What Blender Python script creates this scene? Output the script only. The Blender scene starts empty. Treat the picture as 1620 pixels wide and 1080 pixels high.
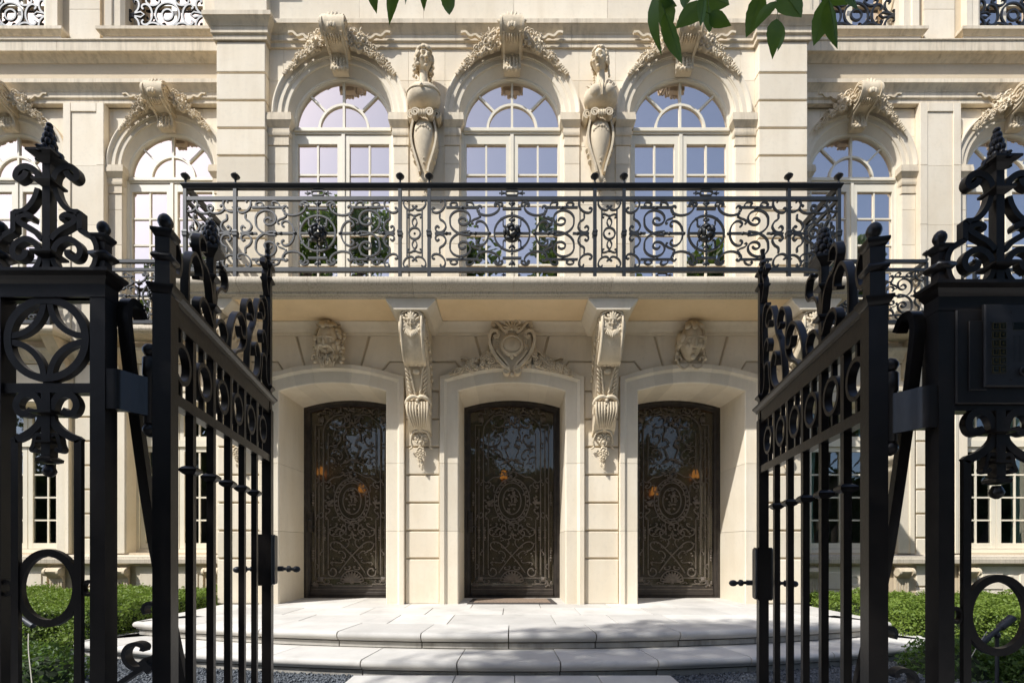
import bpy, math, random
import numpy as np
from mathutils import Vector, Matrix, Quaternion
from mathutils.geometry import tessellate_polygon

random.seed(7)
rng = np.random.default_rng(11)
PI = math.pi
sc = bpy.context.scene
COL = sc.collection

# ------------------------------------------------------------------ camera, sky, sun, exposure
CAM_Z = 1.012            # eye height above the gravel
F = 765.0                # focal length in photo pixels (17 mm shift lens)
cam_d = bpy.data.cameras.new('camera')
cam = bpy.data.objects.new('camera', cam_d); COL.objects.link(cam)
cam.location = (0, 0, CAM_Z)
cam.rotation_euler = (PI / 2, 0, 0)
cam_d.sensor_width = 36.0
cam_d.lens = 36.0 * F / 1620.0
cam_d.shift_x = 0.0
cam_d.shift_y = (865.0 - 540.0) / 1620.0
cam_d.clip_start = 0.05
cam_d.clip_end = 500
sc.camera = cam

SUN_TRAVEL = Vector((1.22, 1.0, -1.80)).normalized()
to_sun = -SUN_TRAVEL
sun_el = math.asin(to_sun.z)
sun_rot = math.atan2(to_sun.x, to_sun.y)
world = bpy.data.worlds.new('World'); sc.world = world
world.use_nodes = True
wn = world.node_tree; wn.nodes.clear()
sky = wn.nodes.new('ShaderNodeTexSky'); sky.sky_type = 'NISHITA'; sky.sun_disc = False
sky.sun_elevation = sun_el; sky.sun_rotation = sun_rot
sky.air_density = 0.6; sky.dust_density = 1.1; sky.ozone_density = 0.3
bg = wn.nodes.new('ShaderNodeBackground'); bg.inputs['Strength'].default_value = 0.15
wo = wn.nodes.new('ShaderNodeOutputWorld')
wn.links.new(sky.outputs[0], bg.inputs[0]); wn.links.new(bg.outputs[0], wo.inputs[0])
sun_d = bpy.data.lights.new('sun', 'SUN'); sun_d.energy = 3.1; sun_d.angle = math.radians(0.53)
sun_d.color = (1.0, 0.995, 0.985)
sun = bpy.data.objects.new('sun', sun_d); COL.objects.link(sun)
sun.rotation_euler = SUN_TRAVEL.to_track_quat('-Z', 'Y').to_euler()
sun.location = (-8, -6, 14)
sc.view_settings.view_transform = 'Standard'
sc.view_settings.look = 'None'
sc.view_settings.gamma = 1.0
sc.view_settings.use_curve_mapping = False
sc.view_settings.exposure = 0.85
sc.render.engine = 'CYCLES'
sc.cycles.max_bounces = 10
sc.cycles.transparent_max_bounces = 16

# ------------------------------------------------------------------ materials
def _mat(name):
    m = bpy.data.materials.new(name); m.use_nodes = True
    nt = m.node_tree; b = nt.nodes['Principled BSDF']
    return m, nt, b
def node(nt, t, **kw):
    n = nt.nodes.new(t)
    for k, v in kw.items():
        if k in n.inputs: n.inputs[k].default_value = v
        else: setattr(n, k, v)
    return n
def noise(nt, scale, detail=4, rough=0.55, vec=None, stretch=None):
    n = nt.nodes.new('ShaderNodeTexNoise'); n.inputs['Scale'].default_value = scale
    n.inputs['Detail'].default_value = detail; n.inputs['Roughness'].default_value = rough
    geo = nt.nodes.new('ShaderNodeNewGeometry')
    if stretch:
        mp = nt.nodes.new('ShaderNodeMapping'); mp.inputs['Scale'].default_value = stretch
        nt.links.new(geo.outputs['Position'], mp.inputs['Vector']); nt.links.new(mp.outputs[0], n.inputs['Vector'])
    else:
        nt.links.new(geo.outputs['Position'], n.inputs['Vector'])
    return n
def ramp(nt, src, p0, p1, c0=(0, 0, 0, 1), c1=(1, 1, 1, 1)):
    r = nt.nodes.new('ShaderNodeValToRGB')
    r.color_ramp.elements[0].position = p0; r.color_ramp.elements[1].position = p1
    r.color_ramp.elements[0].color = c0; r.color_ramp.elements[1].color = c1
    nt.links.new(src, r.inputs[0]); return r
def mixc(nt, fac, a, b, mode='MIX'):
    m = nt.nodes.new('ShaderNodeMix'); m.data_type = 'RGBA'; m.blend_type = mode
    for s, v in ((0, fac), (6, a), (7, b)):
        if hasattr(v, 'links') or hasattr(v, 'is_output'): nt.links.new(v, m.inputs[s])
        else: m.inputs[s].default_value = v
    return m.outputs[2]
def bump(nt, b, hsock, strength, dist):
    bp = nt.nodes.new('ShaderNodeBump'); bp.inputs['Strength'].default_value = strength; bp.inputs['Distance'].default_value = dist
    nt.links.new(hsock, bp.inputs['Height']); nt.links.new(bp.outputs[0], b.inputs['Normal']); return bp

def stone_mat(name, ca, cb, var=0.10, stain=0.0, stain_col=(0.16, 0.135, 0.10, 1), rough=0.85, fine=90, bstr=0.25, streak=(14, 14, 1.2)):
    m, nt, b = _mat(name)
    n1 = noise(nt, 1.7, 5); n2 = noise(nt, 22, 4)
    c = mixc(nt, ramp(nt, n1.outputs['Fac'], 0.32, 0.70).outputs[0], ca, cb)
    dk = tuple(x * 0.80 for x in ca[:3]) + (1,)
    c = mixc(nt, ramp(nt, n2.outputs['Fac'], 0.52, 0.86, (0, 0, 0, 1), (0.5, 0.5, 0.5, 1)).outputs[0], c, dk)
    oi = nt.nodes.new('ShaderNodeObjectInfo')
    mr = node(nt, 'ShaderNodeMapRange'); mr.inputs['To Min'].default_value = 1 - var; mr.inputs['To Max'].default_value = 1 + var * 0.4
    nt.links.new(oi.outputs['Random'], mr.inputs['Value'])
    vm = nt.nodes.new('ShaderNodeVectorMath'); vm.operation = 'SCALE'
    nt.links.new(c, vm.inputs[0]); nt.links.new(mr.outputs[0], vm.inputs['Scale'])
    c = vm.outputs[0]
    if stain > 0:
        n3 = noise(nt, 1.0, 6, 0.62, stretch=streak); n4 = noise(nt, 2.3, 4)
        mm = nt.nodes.new('ShaderNodeMath'); mm.operation = 'MULTIPLY'
        nt.links.new(ramp(nt, n3.outputs['Fac'], 0.44, 0.68).outputs[0], mm.inputs[0])
        nt.links.new(ramp(nt, n4.outputs['Fac'], 0.30, 0.66, (stain * 0.15,) * 3 + (1,), (stain,) * 3 + (1,)).outputs[0], mm.inputs[1])
        c = mixc(nt, mm.outputs[0], c, stain_col)
    nt.links.new(c, b.inputs['Base Color'])
    b.inputs['Roughness'].default_value = rough
    b.inputs['Specular IOR Level'].default_value = 0.25
    n5 = noise(nt, fine, 5, 0.6)
    bump(nt, b, n5.outputs['Fac'], bstr, 0.004)
    return m

M = {}
M['stone'] = stone_mat('limestone', (0.815, 0.725, 0.57, 1), (0.765, 0.66, 0.495, 1), var=0.13, stain=0.26, stain_col=(0.50, 0.40, 0.26, 1), streak=(6, 6, .8))
M['stone_back'] = stone_mat('limestone_joint', (0.64, 0.53, 0.37, 1), (0.58, 0.47, 0.32, 1))
M['carved'] = stone_mat('carved_limestone', (0.72, 0.61, 0.44, 1), (0.63, 0.52, 0.36, 1), fine=38, bstr=0.75, stain=0.55, stain_col=(0.30, 0.24, 0.16, 1), streak=(9, 9, 6))
M['cornice'] = stone_mat('weathered_cornice', (0.76, 0.66, 0.50, 1), (0.69, 0.58, 0.42, 1), stain=0.55, stain_col=(0.26, 0.21, 0.14, 1))
M['ledge'] = stone_mat('stained_ledge', (0.60, 0.52, 0.40, 1), (0.53, 0.46, 0.35, 1), stain=0.62, stain_col=(0.16, 0.13, 0.09, 1), streak=(70, 70, 2.0), bstr=0.5, fine=70)
M['soffit'] = stone_mat('soffit_stone', (0.86, 0.66, 0.41, 1), (0.79, 0.59, 0.34, 1), stain=0.25, stain_col=(0.42, 0.28, 0.14, 1), streak=(1.5, 1.5, 1.5))  # oranger than the wall stone: warm bounced light put into the colour
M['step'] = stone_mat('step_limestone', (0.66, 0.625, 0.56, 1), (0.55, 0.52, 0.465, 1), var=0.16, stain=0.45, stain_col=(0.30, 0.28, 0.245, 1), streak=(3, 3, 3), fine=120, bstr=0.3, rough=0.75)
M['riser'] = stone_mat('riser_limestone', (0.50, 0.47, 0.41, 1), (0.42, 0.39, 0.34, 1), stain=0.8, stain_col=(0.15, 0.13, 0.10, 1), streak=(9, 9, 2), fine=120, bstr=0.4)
M['joint'] = stone_mat('mossy_joint', (0.13, 0.11, 0.075, 1), (0.07, 0.065, 0.045, 1), fine=50)

def plain(name, col, rough=0.5, metal=0.0, spec=0.5, nscale=0, namt=0.15, bstr=0.0, bscale=60, coat=0.0):
    m, nt, b = _mat(name)
    b.inputs['Base Color'].default_value = col; b.inputs['Roughness'].default_value = rough
    b.inputs['Metallic'].default_value = metal; b.inputs['Specular IOR Level'].default_value = spec
    b.inputs['Coat Weight'].default_value = coat
    if nscale:
        n = noise(nt, nscale, 5)
        d = tuple(x * (1 - namt) for x in col[:3]) + (1,); l = tuple(min(1, x * (1 + namt)) for x in col[:3]) + (1,)
        nt.links.new(mixc(nt, ramp(nt, n.outputs['Fac'], 0.3, 0.7).outputs[0], d, l), b.inputs['Base Color'])
    if bstr:
        n = noise(nt, bscale, 4); bump(nt, b, n.outputs['Fac'], bstr, 0.003)
    return m
M['iron'] = plain('black_painted_iron', (0.0085, 0.0064, 0.0053, 1), 0.35, 0, 0.42, nscale=9, namt=0.4, bstr=0.22, bscale=45)
M['iron_worn'] = plain('dark_grey_iron', (0.022, 0.023, 0.025, 1), 0.42, 0, 0.5, nscale=14, namt=0.4, bstr=0.2)
M['rail'] = plain('slate_painted_iron', (0.011, 0.013, 0.0145, 1), 0.48, 0, 0.5, nscale=8, namt=0.3, bstr=0.15)
M['rail_cap'] = plain('black_handrail', (0.009, 0.009, 0.010, 1), 0.38, 0, 0.5, nscale=8, namt=0.3)
M['bronze'] = plain('bronze_door_metal', (0.042, 0.034, 0.028, 1), 0.42, 0.35, 0.5, nscale=10, namt=0.35, bstr=0.2)
M['grille'] = plain('wrought_grille', (0.115, 0.094, 0.074, 1), 0.5, 0.15, 0.5, nscale=16, namt=0.4)
M['paint'] = plain('cream_window_paint', (0.76, 0.69, 0.54, 1), 0.45, 0, 0.4, nscale=5, namt=0.04)
M['steel'] = plain('intercom_steel', (0.028, 0.027, 0.028, 1), 0.45, 0.4, 0.5, nscale=30, namt=0.15)
M['black'] = plain('black_plastic', (0.006, 0.006, 0.006, 1), 0.4)
M['screen'] = plain('dark_display', (0.004, 0.005, 0.004, 1), 0.15)
M['grey'] = plain('grey_metal', (0.035, 0.037, 0.042, 1), 0.5, 0.2, nscale=20)
M['cable'] = plain('pale_cable', (0.34, 0.31, 0.25, 1), 0.6)
M['bark'] = plain('bark', (0.075, 0.058, 0.042, 1), 0.9, nscale=12, namt=0.5, bstr=0.9, bscale=25)
M['room'] = plain('dim_interior', (0.34, 0.28, 0.20, 1), 0.8, nscale=2, namt=0.3)
M['room_floor'] = plain('interior_floor', (0.12, 0.09, 0.06, 1), 0.3, nscale=3, namt=0.3)
M['curtain_teal'] = plain('pale_teal_curtain', (0.50, 0.70, 0.64, 1), 0.8, nscale=6, namt=0.1)
M['pane_lightener'] = plain('lavender_lightener', (0.91, 0.885, 0.975, 1), 0.9, nscale=3, namt=0.05)  # lavender of the reflected sky put into the colour of the added sheets
M['curtain'] = plain('pale_curtain', (0.42, 0.42, 0.38, 1), 0.85, nscale=6, namt=0.1)
M['brass'] = plain('brass', (0.55, 0.38, 0.15, 1), 0.35, 0.9)

def glass_mat(name, refl, tint, see, rough=0.015, wav=0.05, haze=0.0, haze_col=(.1, .1, .1, 1)):
    """Coated window glass: a mirror-like share, the rest looks through into the room."""
    m = bpy.data.materials.new(name); m.use_nodes = True; nt = m.node_tree; nt.nodes.clear()
    out = nt.nodes.new('ShaderNodeOutputMaterial')
    g = nt.nodes.new('ShaderNodeBsdfGlossy'); g.inputs['Color'].default_value = tint; g.inputs['Roughness'].default_value = rough
    t = nt.nodes.new('ShaderNodeBsdfTransparent'); t.inputs['Color'].default_value = see
    mx = nt.nodes.new('ShaderNodeMixShader')
    lw = nt.nodes.new('ShaderNodeFresnel'); lw.inputs['IOR'].default_value = 1.5
    mr = nt.nodes.new('ShaderNodeMapRange'); mr.inputs['From Min'].default_value = 0.03; mr.inputs['From Max'].default_value = 1.0
    mr.inputs['To Min'].default_value = refl; mr.inputs['To Max'].default_value = 1.0
    nt.links.new(lw.outputs[0], mr.inputs['Value']); nt.links.new(mr.outputs[0], mx.inputs[0])
    nt.links.new(t.outputs[0], mx.inputs[1]); nt.links.new(g.outputs[0], mx.inputs[2])
    n = noise(nt, 1.3, 2); bp = nt.nodes.new('ShaderNodeBump'); bp.inputs['Strength'].default_value = wav; bp.inputs['Distance'].default_value = 0.02
    nt.links.new(n.outputs['Fac'], bp.inputs['Height']); nt.links.new(bp.outputs[0], g.inputs['Normal'])
    if haze > 0:        # brown haze put into the pane's colour to brighten it
        df = nt.nodes.new('ShaderNodeBsdfDiffuse'); df.inputs['Color'].default_value = haze_col
        m2 = nt.nodes.new('ShaderNodeMixShader'); m2.inputs[0].default_value = haze
        nt.links.new(mx.outputs[0], m2.inputs[1]); nt.links.new(df.outputs[0], m2.inputs[2]); mx = m2
    nt.links.new(mx.outputs[0], out.inputs[0]); return m
M['glass'] = glass_mat('coated_glass', 0.68, (1.0, 0.885, 0.79, 1), (0.98, 0.975, 0.99, 1))
M['glass_low'] = glass_mat('clear_glass', 0.14, (0.95, 0.97, 0.95, 1), (0.80, 0.84, 0.80, 1))
M['glass_door'] = glass_mat('smoked_glass', 0.055, (0.95, 0.93, 0.85, 1), (0.50, 0.46, 0.37, 1), haze=0.33, haze_col=(0.19, 0.16, 0.11, 1))

def leaf_mat(name, ca, cb, trans=0.35, rough=0.45):
    m, nt, b = _mat(name)
    n = noise(nt, 7, 3); n2 = noise(nt, 38, 2)
    c = mixc(nt, ramp(nt, n.outputs['Fac'], 0.35, 0.65).outputs[0], ca, cb)
    c = mixc(nt, ramp(nt, n2.outputs['Fac'], 0.50, 0.75, (0, 0, 0, 1), (.6, .6, .6, 1)).outputs[0], c, (cb[0] * 1.35, cb[1] * 1.15, cb[2], 1))
    nt.links.new(c, b.inputs['Base Color']); b.inputs['Roughness'].default_value = rough
    b.inputs['Specular IOR Level'].default_value = 0.35
    tr = nt.nodes.new('ShaderNodeBsdfTranslucent'); tc = mixc(nt, 0.5, c, (0.20, 0.32, 0.03, 1)); nt.links.new(tc, tr.inputs['Color'])
    mx = nt.nodes.new('ShaderNodeMixShader'); mx.inputs[0].default_value = trans
    nt.links.new(b.outputs[0], mx.inputs[1]); nt.links.new(tr.outputs[0], mx.inputs[2])
    nt.links.new(mx.outputs[0], nt.nodes['Material Output'].inputs[0])
    return m
M['leaf'] = leaf_mat('tree_leaf', (0.040, 0.100, 0.014, 1), (0.068, 0.150, 0.022, 1), 0.42)
M['leaf_far'] = leaf_mat('far_leaf', (0.028, 0.060, 0.014, 1), (0.050, 0.095, 0.022, 1), 0.25, 0.6)
M['hedge'] = leaf_mat('box_hedge_leaf', (0.125, 0.190, 0.026, 1), (0.195, 0.270, 0.045, 1), 0.35, 0.5)
M['shrub'] = leaf_mat('shrub_leaf', (0.045, 0.095, 0.018, 1), (0.085, 0.145, 0.035, 1), 0.35, 0.5)
M['hedge_core'] = plain('hedge_shade', (0.02, 0.032, 0.010, 1), 0.9, nscale=20, namt=0.4)  # solid cores under the leaves, inner shade put into their dark colour
M['soil'] = plain('garden_soil', (0.060, 0.050, 0.036, 1), 0.95, nscale=6, namt=0.4, bstr=0.6, bscale=18)
M['asphalt'] = plain('asphalt', (0.050, 0.050, 0.052, 1), 0.9, nscale=8, namt=0.2, bstr=0.3, bscale=90)
M['paving'] = plain('pavement_concrete', (0.34, 0.32, 0.29, 1), 0.9, nscale=4, namt=0.15, bstr=0.2)
M['gravel'] = plain('slate_gravel', (0.115, 0.125, 0.135, 1), 0.8, nscale=45, namt=0.5, bstr=0.3, bscale=200)
M['gravel_bed'] = plain('gravel_ground', (0.060, 0.066, 0.072, 1), 0.95, nscale=70, namt=0.5, bstr=1.0, bscale=80)
M['mat'] = plain('woven_doormat', (0.23, 0.165, 0.115, 1), 0.95, nscale=40, namt=0.35, bstr=0.8, bscale=160)
M['mat_edge'] = plain('doormat_border', (0.055, 0.045, 0.038, 1), 0.95, nscale=60, namt=0.3, bstr=0.6, bscale=160)
def emit(name, col, s):
    m = bpy.data.materials.new(name); m.use_nodes = True; nt = m.node_tree; nt.nodes.clear()
    o = nt.nodes.new('ShaderNodeOutputMaterial'); e = nt.nodes.new('ShaderNodeEmission')
    e.inputs[0].default_value = col; e.inputs[1].default_value = s; nt.links.new(e.outputs[0], o.inputs[0]); return m
M['bulb'] = emit('warm_lamp', (1.0, 0.42, 0.09, 1), 1.1)
M['keylight'] = emit('key_backlight', (0.50, 0.46, 0.22, 1), 0.022)

# ------------------------------------------------------------------ mesh builder
def _ico():
    t = (1 + 5 ** .5) / 2
    v = [Vector(p).normalized() for p in ((-1, t, 0), (1, t, 0), (-1, -t, 0), (1, -t, 0), (0, -1, t), (0, 1, t), (0, -1, -t), (0, 1, -t), (t, 0, -1), (t, 0, 1), (-t, 0, -1), (-t, 0, 1))]
    f = [(0, 11, 5), (0, 5, 1), (0, 1, 7), (0, 7, 10), (0, 10, 11), (1, 5, 9), (5, 11, 4), (11, 10, 2), (10, 7, 6), (7, 1, 8), (3, 9, 4), (3, 4, 2), (3, 2, 6), (3, 6, 8), (3, 8, 9), (4, 9, 5), (2, 4, 11), (6, 2, 10), (8, 6, 7), (9, 8, 1)]
    return v, f
def _sub(v, f):
    v = list(v); mid = {}; nf = []
    def m(a, b):
        k = (min(a, b), max(a, b))
        if k not in mid: v.append(((v[a] + v[b]) / 2).normalized()); mid[k] = len(v) - 1
        return mid[k]
    for a, b, c in f:
        x, y, z = m(a, b), m(b, c), m(c, a); nf += [(a, x, z), (b, y, x), (c, z, y), (x, y, z)]
    return v, nf
ICO = [_ico()]; ICO.append(_sub(*ICO[0])); ICO.append(_sub(*ICO[1]))

def arc(cx, cz, r, a0, a1, n=16):
    return [(cx + r * math.cos(a0 + (a1 - a0) * i / n), cz + r * math.sin(a0 + (a1 - a0) * i / n)) for i in range(n + 1)]
def seg_arc(hw, spring, rise, n=12, c=0.0):
    """points left to right along a segmental arch head"""
    R = (hw * hw + rise * rise) / (2 * rise); zc = spring + rise - R; a = math.asin(hw / R)
    return [(c + R * math.sin(-a + 2 * a * i / n), zc + R * math.cos(-a + 2 * a * i / n)) for i in range(n + 1)]
def offset2d(poly, d):
    n = len(poly); out = []
    area = sum(poly[i][0] * poly[(i + 1) % n][1] - poly[(i + 1) % n][0] * poly[i][1] for i in range(n))
    s = 1 if area > 0 else -1
    for i in range(n):
        p0, p1, p2 = Vector(poly[i - 1]), Vector(poly[i]), Vector(poly[(i + 1) % n])
        e1 = (p1 - p0); e2 = (p2 - p1)
        if e1.length < 1e-9 or e2.length < 1e-9: out.append(tuple(p1)); continue
        e1.normalize(); e2.normalize()
        n1 = Vector((-e1.y, e1.x)) * s; n2 = Vector((-e2.y, e2.x)) * s
        b = n1 + n2
        if b.length < 1e-6: b = n1
        b.normalize(); k = max(0.4, b.dot(n1))
        out.append(tuple(p1 + b * (d / k)))
    return out
def catmull(pts, n=6):
    P = [Vector(p) for p in pts]; P = [P[0] * 2 - P[1]] + P + [P[-1] * 2 - P[-2]]; out = []
    for i in range(1, len(P) - 2):
        for k in range(n):
            t = k / n
            out.append(0.5 * ((2 * P[i]) + (P[i + 1] - P[i - 1]) * t + (2 * P[i - 1] - 5 * P[i] + 4 * P[i + 1] - P[i + 2]) * t * t + (3 * P[i] - P[i - 1] - 3 * P[i + 1] + P[i + 2]) * t ** 3))
    out.append(P[-2]); return [tuple(p) for p in out]
def curl(kind='C', body=PI, ends=3.6, p=3.0, n=44):
    """wrought scroll, unit-sized, centred: 'C' both ends curl to the same side, 'S' to opposite sides, 'J' one end."""
    pts = [(0.0, 0.0)]; a = 0.0
    ts = [(-1 + 2 * i / n) for i in range(n + 1)] if kind != 'J' else [i / n for i in range(n + 1)]
    for t in ts[:-1]:
        tm = t + (0.5 * (2 / n) if kind != 'J' else 0.5 / n)
        k = body / 2 + (p + 1) * ends * abs(tm) ** p
        if kind == 'S': k = (body * 0.25 + (p + 1) * ends * abs(tm) ** p) * (1 if tm > 0 else -1)
        dt = (2 / n) if kind != 'J' else 1 / n
        a += k * dt * 0.5; x, y = pts[-1]; pts.append((x + math.cos(a) * dt, y + math.sin(a) * dt)); a += k * dt * 0.5
    A = np.array(pts)
    if kind == 'C':
        mid = n // 2; d = A[mid + 1] - A[mid - 1]; th = -math.atan2(d[1], d[0])
    elif kind == 'S':
        d = A[-1] - A[0]; th = -math.atan2(d[1], d[0])
    else: th = 0
    R = np.array([[math.cos(th), -math.sin(th)], [math.sin(th), math.cos(th)]]); A = A @ R.T
    mn, mx = A.min(0), A.max(0); A = (A - (mn + mx) / 2) / max(mx - mn)
    return A
_CURLS = {}
def scroll(kind, cx, cy, size, ang=0.0, flip=False, body=PI, ends=3.6, p=3.0, sy=1.0, n=44):
    k = (kind, body, ends, p, n)
    if k not in _CURLS: _CURLS[k] = curl(kind, body, ends, p, n)
    A = _CURLS[k].copy()
    if flip: A[:, 0] *= -1
    A[:, 1] *= sy
    c, s = math.cos(ang), math.sin(ang)
    A = A @ np.array([[c, s], [-s, c]]) * size
    return [(cx + q[0], cy + q[1]) for q in A]

class MB:
    def __init__(s): s.v = []; s.f = []
    def add(s, v, f):
        o = len(s.v); s.v.extend([tuple(p) for p in v]); s.f.extend([tuple(i + o for i in q) for q in f]); return s
    def box(s, x0, x1, y0, y1, z0, z1, ch=0.0):
        if ch <= 0:
            return s.add([(x0, y0, z0), (x1, y0, z0), (x1, y1, z0), (x0, y1, z0), (x0, y0, z1), (x1, y0, z1), (x1, y1, z1), (x0, y1, z1)],
                         [(0, 1, 5, 4), (1, 2, 6, 5), (2, 3, 7, 6), (3, 0, 4, 7), (4, 5, 6, 7), (3, 2, 1, 0)])
        return s.prism([(x0, z0), (x1, z0), (x1, z1), (x0, z1)], y0, y1, ch)
    def prism(s, poly, y0, y1, ch=0.0, holes=(), back=True):
        """polygon in XZ from front y0 to back y1, front edge chamfered by ch"""
        area = sum(poly[i][0] * poly[(i + 1) % len(poly)][1] - poly[(i + 1) % len(poly)][0] * poly[i][1] for i in range(len(poly)))
        if area < 0: poly = poly[::-1]
        n = len(poly)
        if ch > 0 and not holes:
            fr = offset2d(poly, ch)
            V = [(p[0], y0, p[1]) for p in fr] + [(p[0], y0 + ch, p[1]) for p in poly] + [(p[0], y1, p[1]) for p in poly]
            Fc = [tuple(range(n))] if n <= 4 else [tuple(t) for t in tessellate_polygon([[Vector((p[0], p[1], 0)) for p in fr]])]
            for k in (0, n):
                Fc += [(k + i, k + n + i, k + n + (i + 1) % n, k + (i + 1) % n) for i in range(n)]
            if back: Fc += [tuple(range(3 * n - 1, 2 * n - 1, -1))] if n <= 4 else [tuple(2 * n + j for j in reversed(t)) for t in tessellate_polygon([[Vector((p[0], p[1], 0)) for p in poly]])]
            return s.add(V, Fc)
        loops = [poly] + [list(h) for h in holes]
        flat = [p for l in loops for p in l]; m = len(flat)
        tris = tessellate_polygon([[Vector((p[0], p[1], 0)) for p in l] for l in loops])
        V = [(p[0], y0, p[1]) for p in flat] + [(p[0], y1, p[1]) for p in flat]
        Fc = [tuple(t) for t in tris] + ([tuple(m + j for j in reversed(t)) for t in tris] if back else [])
        o = 0
        for l in loops:
            k = len(l); Fc += [(o + i, m + o + i, m + o + (i + 1) % k, o + (i + 1) % k) for i in range(k)]; o += k
        return s.add(V, Fc)
    def sweep(s, frames, prof, closed=False, caps=True):
        """frames: list of (origin, A, B); profile points (a, b), closed loop"""
        k = len(prof); V = []
        for o, A, B in frames:
            for a, b in prof: V.append(o + A * a + B * b)
        n = len(frames); Fc = []
        for i in range(n if closed else n - 1):
            j = (i + 1) % n
            Fc += [(i * k + q, i * k + (q + 1) % k, j * k + (q + 1) % k, j * k + q) for q in range(k)]
        if caps and not closed:
            for base, rev in ((0, True), ((n - 1) * k, False)):
                t = tessellate_polygon([[Vector((p[0], p[1], 0)) for p in prof]])
                Fc += [tuple(base + q for q in (reversed(x) if rev else x)) for x in t]
        return s.add(V, Fc)
    def run_h(s, path, prof, ends=None):
        """horizontal moulding: path in plan (x, y), profile (out, z); outward is to the right of the path"""
        P = [Vector((p[0], p[1], 0)) for p in path]; fr = []
        for i, p in enumerate(P):
            ds = []
            if i > 0: ds.append((P[i] - P[i - 1]).normalized())
            if i < len(P) - 1: ds.append((P[i + 1] - P[i]).normalized())
            ns = [Vector((d.y, -d.x, 0)) for d in ds]
            if len(ns) == 2:
                b = (ns[0] + ns[1]).normalized(); A = b / max(0.3, b.dot(ns[0]))
            else: A = ns[0]
            fr.append((p, A, Vector((0, 0, 1))))
        return s.sweep(fr, prof)
    def run_v(s, path, prof, Y, side=1, closed=False, pre=None, post=None):
        """moulding in the facade plane: path (x, z), profile (n, d); d is towards the street"""
        P = [Vector((p[0], Y, p[1])) for p in path]; fr = []; N = len(P)
        for i, p in enumerate(P):
            ds = []
            if i == 0 and pre is not None: ds.append((P[0] - Vector((pre[0], Y, pre[1]))).normalized())
            if i > 0 or closed: ds.append((P[i] - P[i - 1]).normalized())
            if i < N - 1 or closed: ds.append((P[(i + 1) % N] - P[i]).normalized())
            if i == N - 1 and post is not None: ds.append((Vector((post[0], Y, post[1])) - P[i]).normalized())
            ns = [Vector((-d.z, 0, d.x)) * side for d in ds]
            b = ns[0] if len(ns) == 1 else (ns[0] + ns[1]).normalized()
            fr.append((p, b / max(0.3, b.dot(ns[0])), Vector((0, -1, 0))))
        return s.sweep(fr, prof, closed)
    def ribbon(s, path, w, t, fr=None, taper=0.0, closed=False, wend=None):
        """flat bar following a 2-D path; w thick in the plane, t deep; fr = (origin, U, V, N)"""
        O, U, V_, N = fr if fr else (Vector((0, 0, 0)), Vector((1, 0, 0)), Vector((0, 0, 1)), Vector((0, 1, 0)))
        n = len(path); V = []; Fc = []
        for i, p in enumerate(path):
            a = path[i - 1] if (i > 0 or closed) else path[i]; b = path[(i + 1) % n] if (i < n - 1 or closed) else path[i]
            dx, dy = b[0] - a[0], b[1] - a[1]; L = math.hypot(dx, dy) or 1e-9
            nx, ny = -dy / L, dx / L
            k = w * (1 - taper * abs(2 * i / max(1, n - 1) - 1) ** 2) / 2
            for sx, dp in ((1, -t / 2), (-1, -t / 2), (-1, t / 2), (1, t / 2)):
                V.append(O + U * (p[0] + nx * k * sx) + V_ * (p[1] + ny * k * sx) + N * dp)
        for i in range(n if closed else n - 1):
            j = (i + 1) % n
            Fc += [(i * 4 + q, i * 4 + (q + 1) % 4, j * 4 + (q + 1) % 4, j * 4 + q) for q in range(4)]
        if not closed: Fc += [(3, 2, 1, 0), tuple((n - 1) * 4 + q for q in range(4))]
        return s.add(V, Fc)
    def tube(s, path, r, n=8, r1=None):
        P = [Vector(p) for p in path]; V = []; Fc = []; N = len(P)
        up = Vector((0.13, 0.21, 1)).normalized()
        for i, p in enumerate(P):
            d = (P[min(i + 1, N - 1)] - P[max(i - 1, 0)]).normalized()
            a = d.cross(up)
            if a.length < 1e-3: a = d.cross(Vector((1, 0, 0)))
            a.normalize(); b = d.cross(a)
            rr = r if r1 is None else r + (r1 - r) * i / (N - 1)
            if isinstance(r, (list, tuple)): rr = r[i]
            for k in range(n):
                th = 2 * PI * k / n; V.append(p + (a * math.cos(th) + b * math.sin(th)) * rr)
        for i in range(N - 1):
            Fc += [(i * n + k, i * n + (k + 1) % n, (i + 1) * n + (k + 1) % n, (i + 1) * n + k) for k in range(n)]
        Fc += [tuple(range(n - 1, -1, -1)), tuple((N - 1) * n + k for k in range(n))]
        return s.add(V, Fc)
    def lathe(s, c, prof, n=14, rot=0.0, sy=1.0, axis=None):
        """turned shape: prof (r, h) along z (or axis matrix); n = 4 with rot = pi/4 gives square work (r = half diagonal)"""
        V = []; Fc = []; k = len(prof); Mx = axis if axis is not None else Matrix.Identity(3)
        for r, h in prof:
            for i in range(n):
                th = rot + 2 * PI * i / n
                V.append(Vector(c) + Mx @ Vector((r * math.cos(th), r * sy * math.sin(th), h)))
        for j in range(k - 1):
            Fc += [(j * n + i, j * n + (i + 1) % n, (j + 1) * n + (i + 1) % n, (j + 1) * n + i) for i in range(n)]
        Fc += [tuple(range(n - 1, -1, -1)), tuple((k - 1) * n + i for i in range(n))]
        return s.add(V, Fc)
    def sq(s, c, prof): return s.lathe(c, [(r * 1.41421, h) for r, h in prof], 4, PI / 4)
    def blob(s, c, rad, R=None, lvl=1):
        v, f = ICO[lvl]; c = Vector(c)
        if isinstance(rad, (int, float)): rad = (rad,) * 3
        out = []
        for p in v:
            q = Vector((p.x * rad[0], p.y * rad[1], p.z * rad[2]))
            if R is not None: q = R @ q
            out.append(c + q)
        return s.add(out, f)
    def xf(s, m): s.v = [tuple(m @ Vector(p)) for p in s.v]; return s
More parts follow.
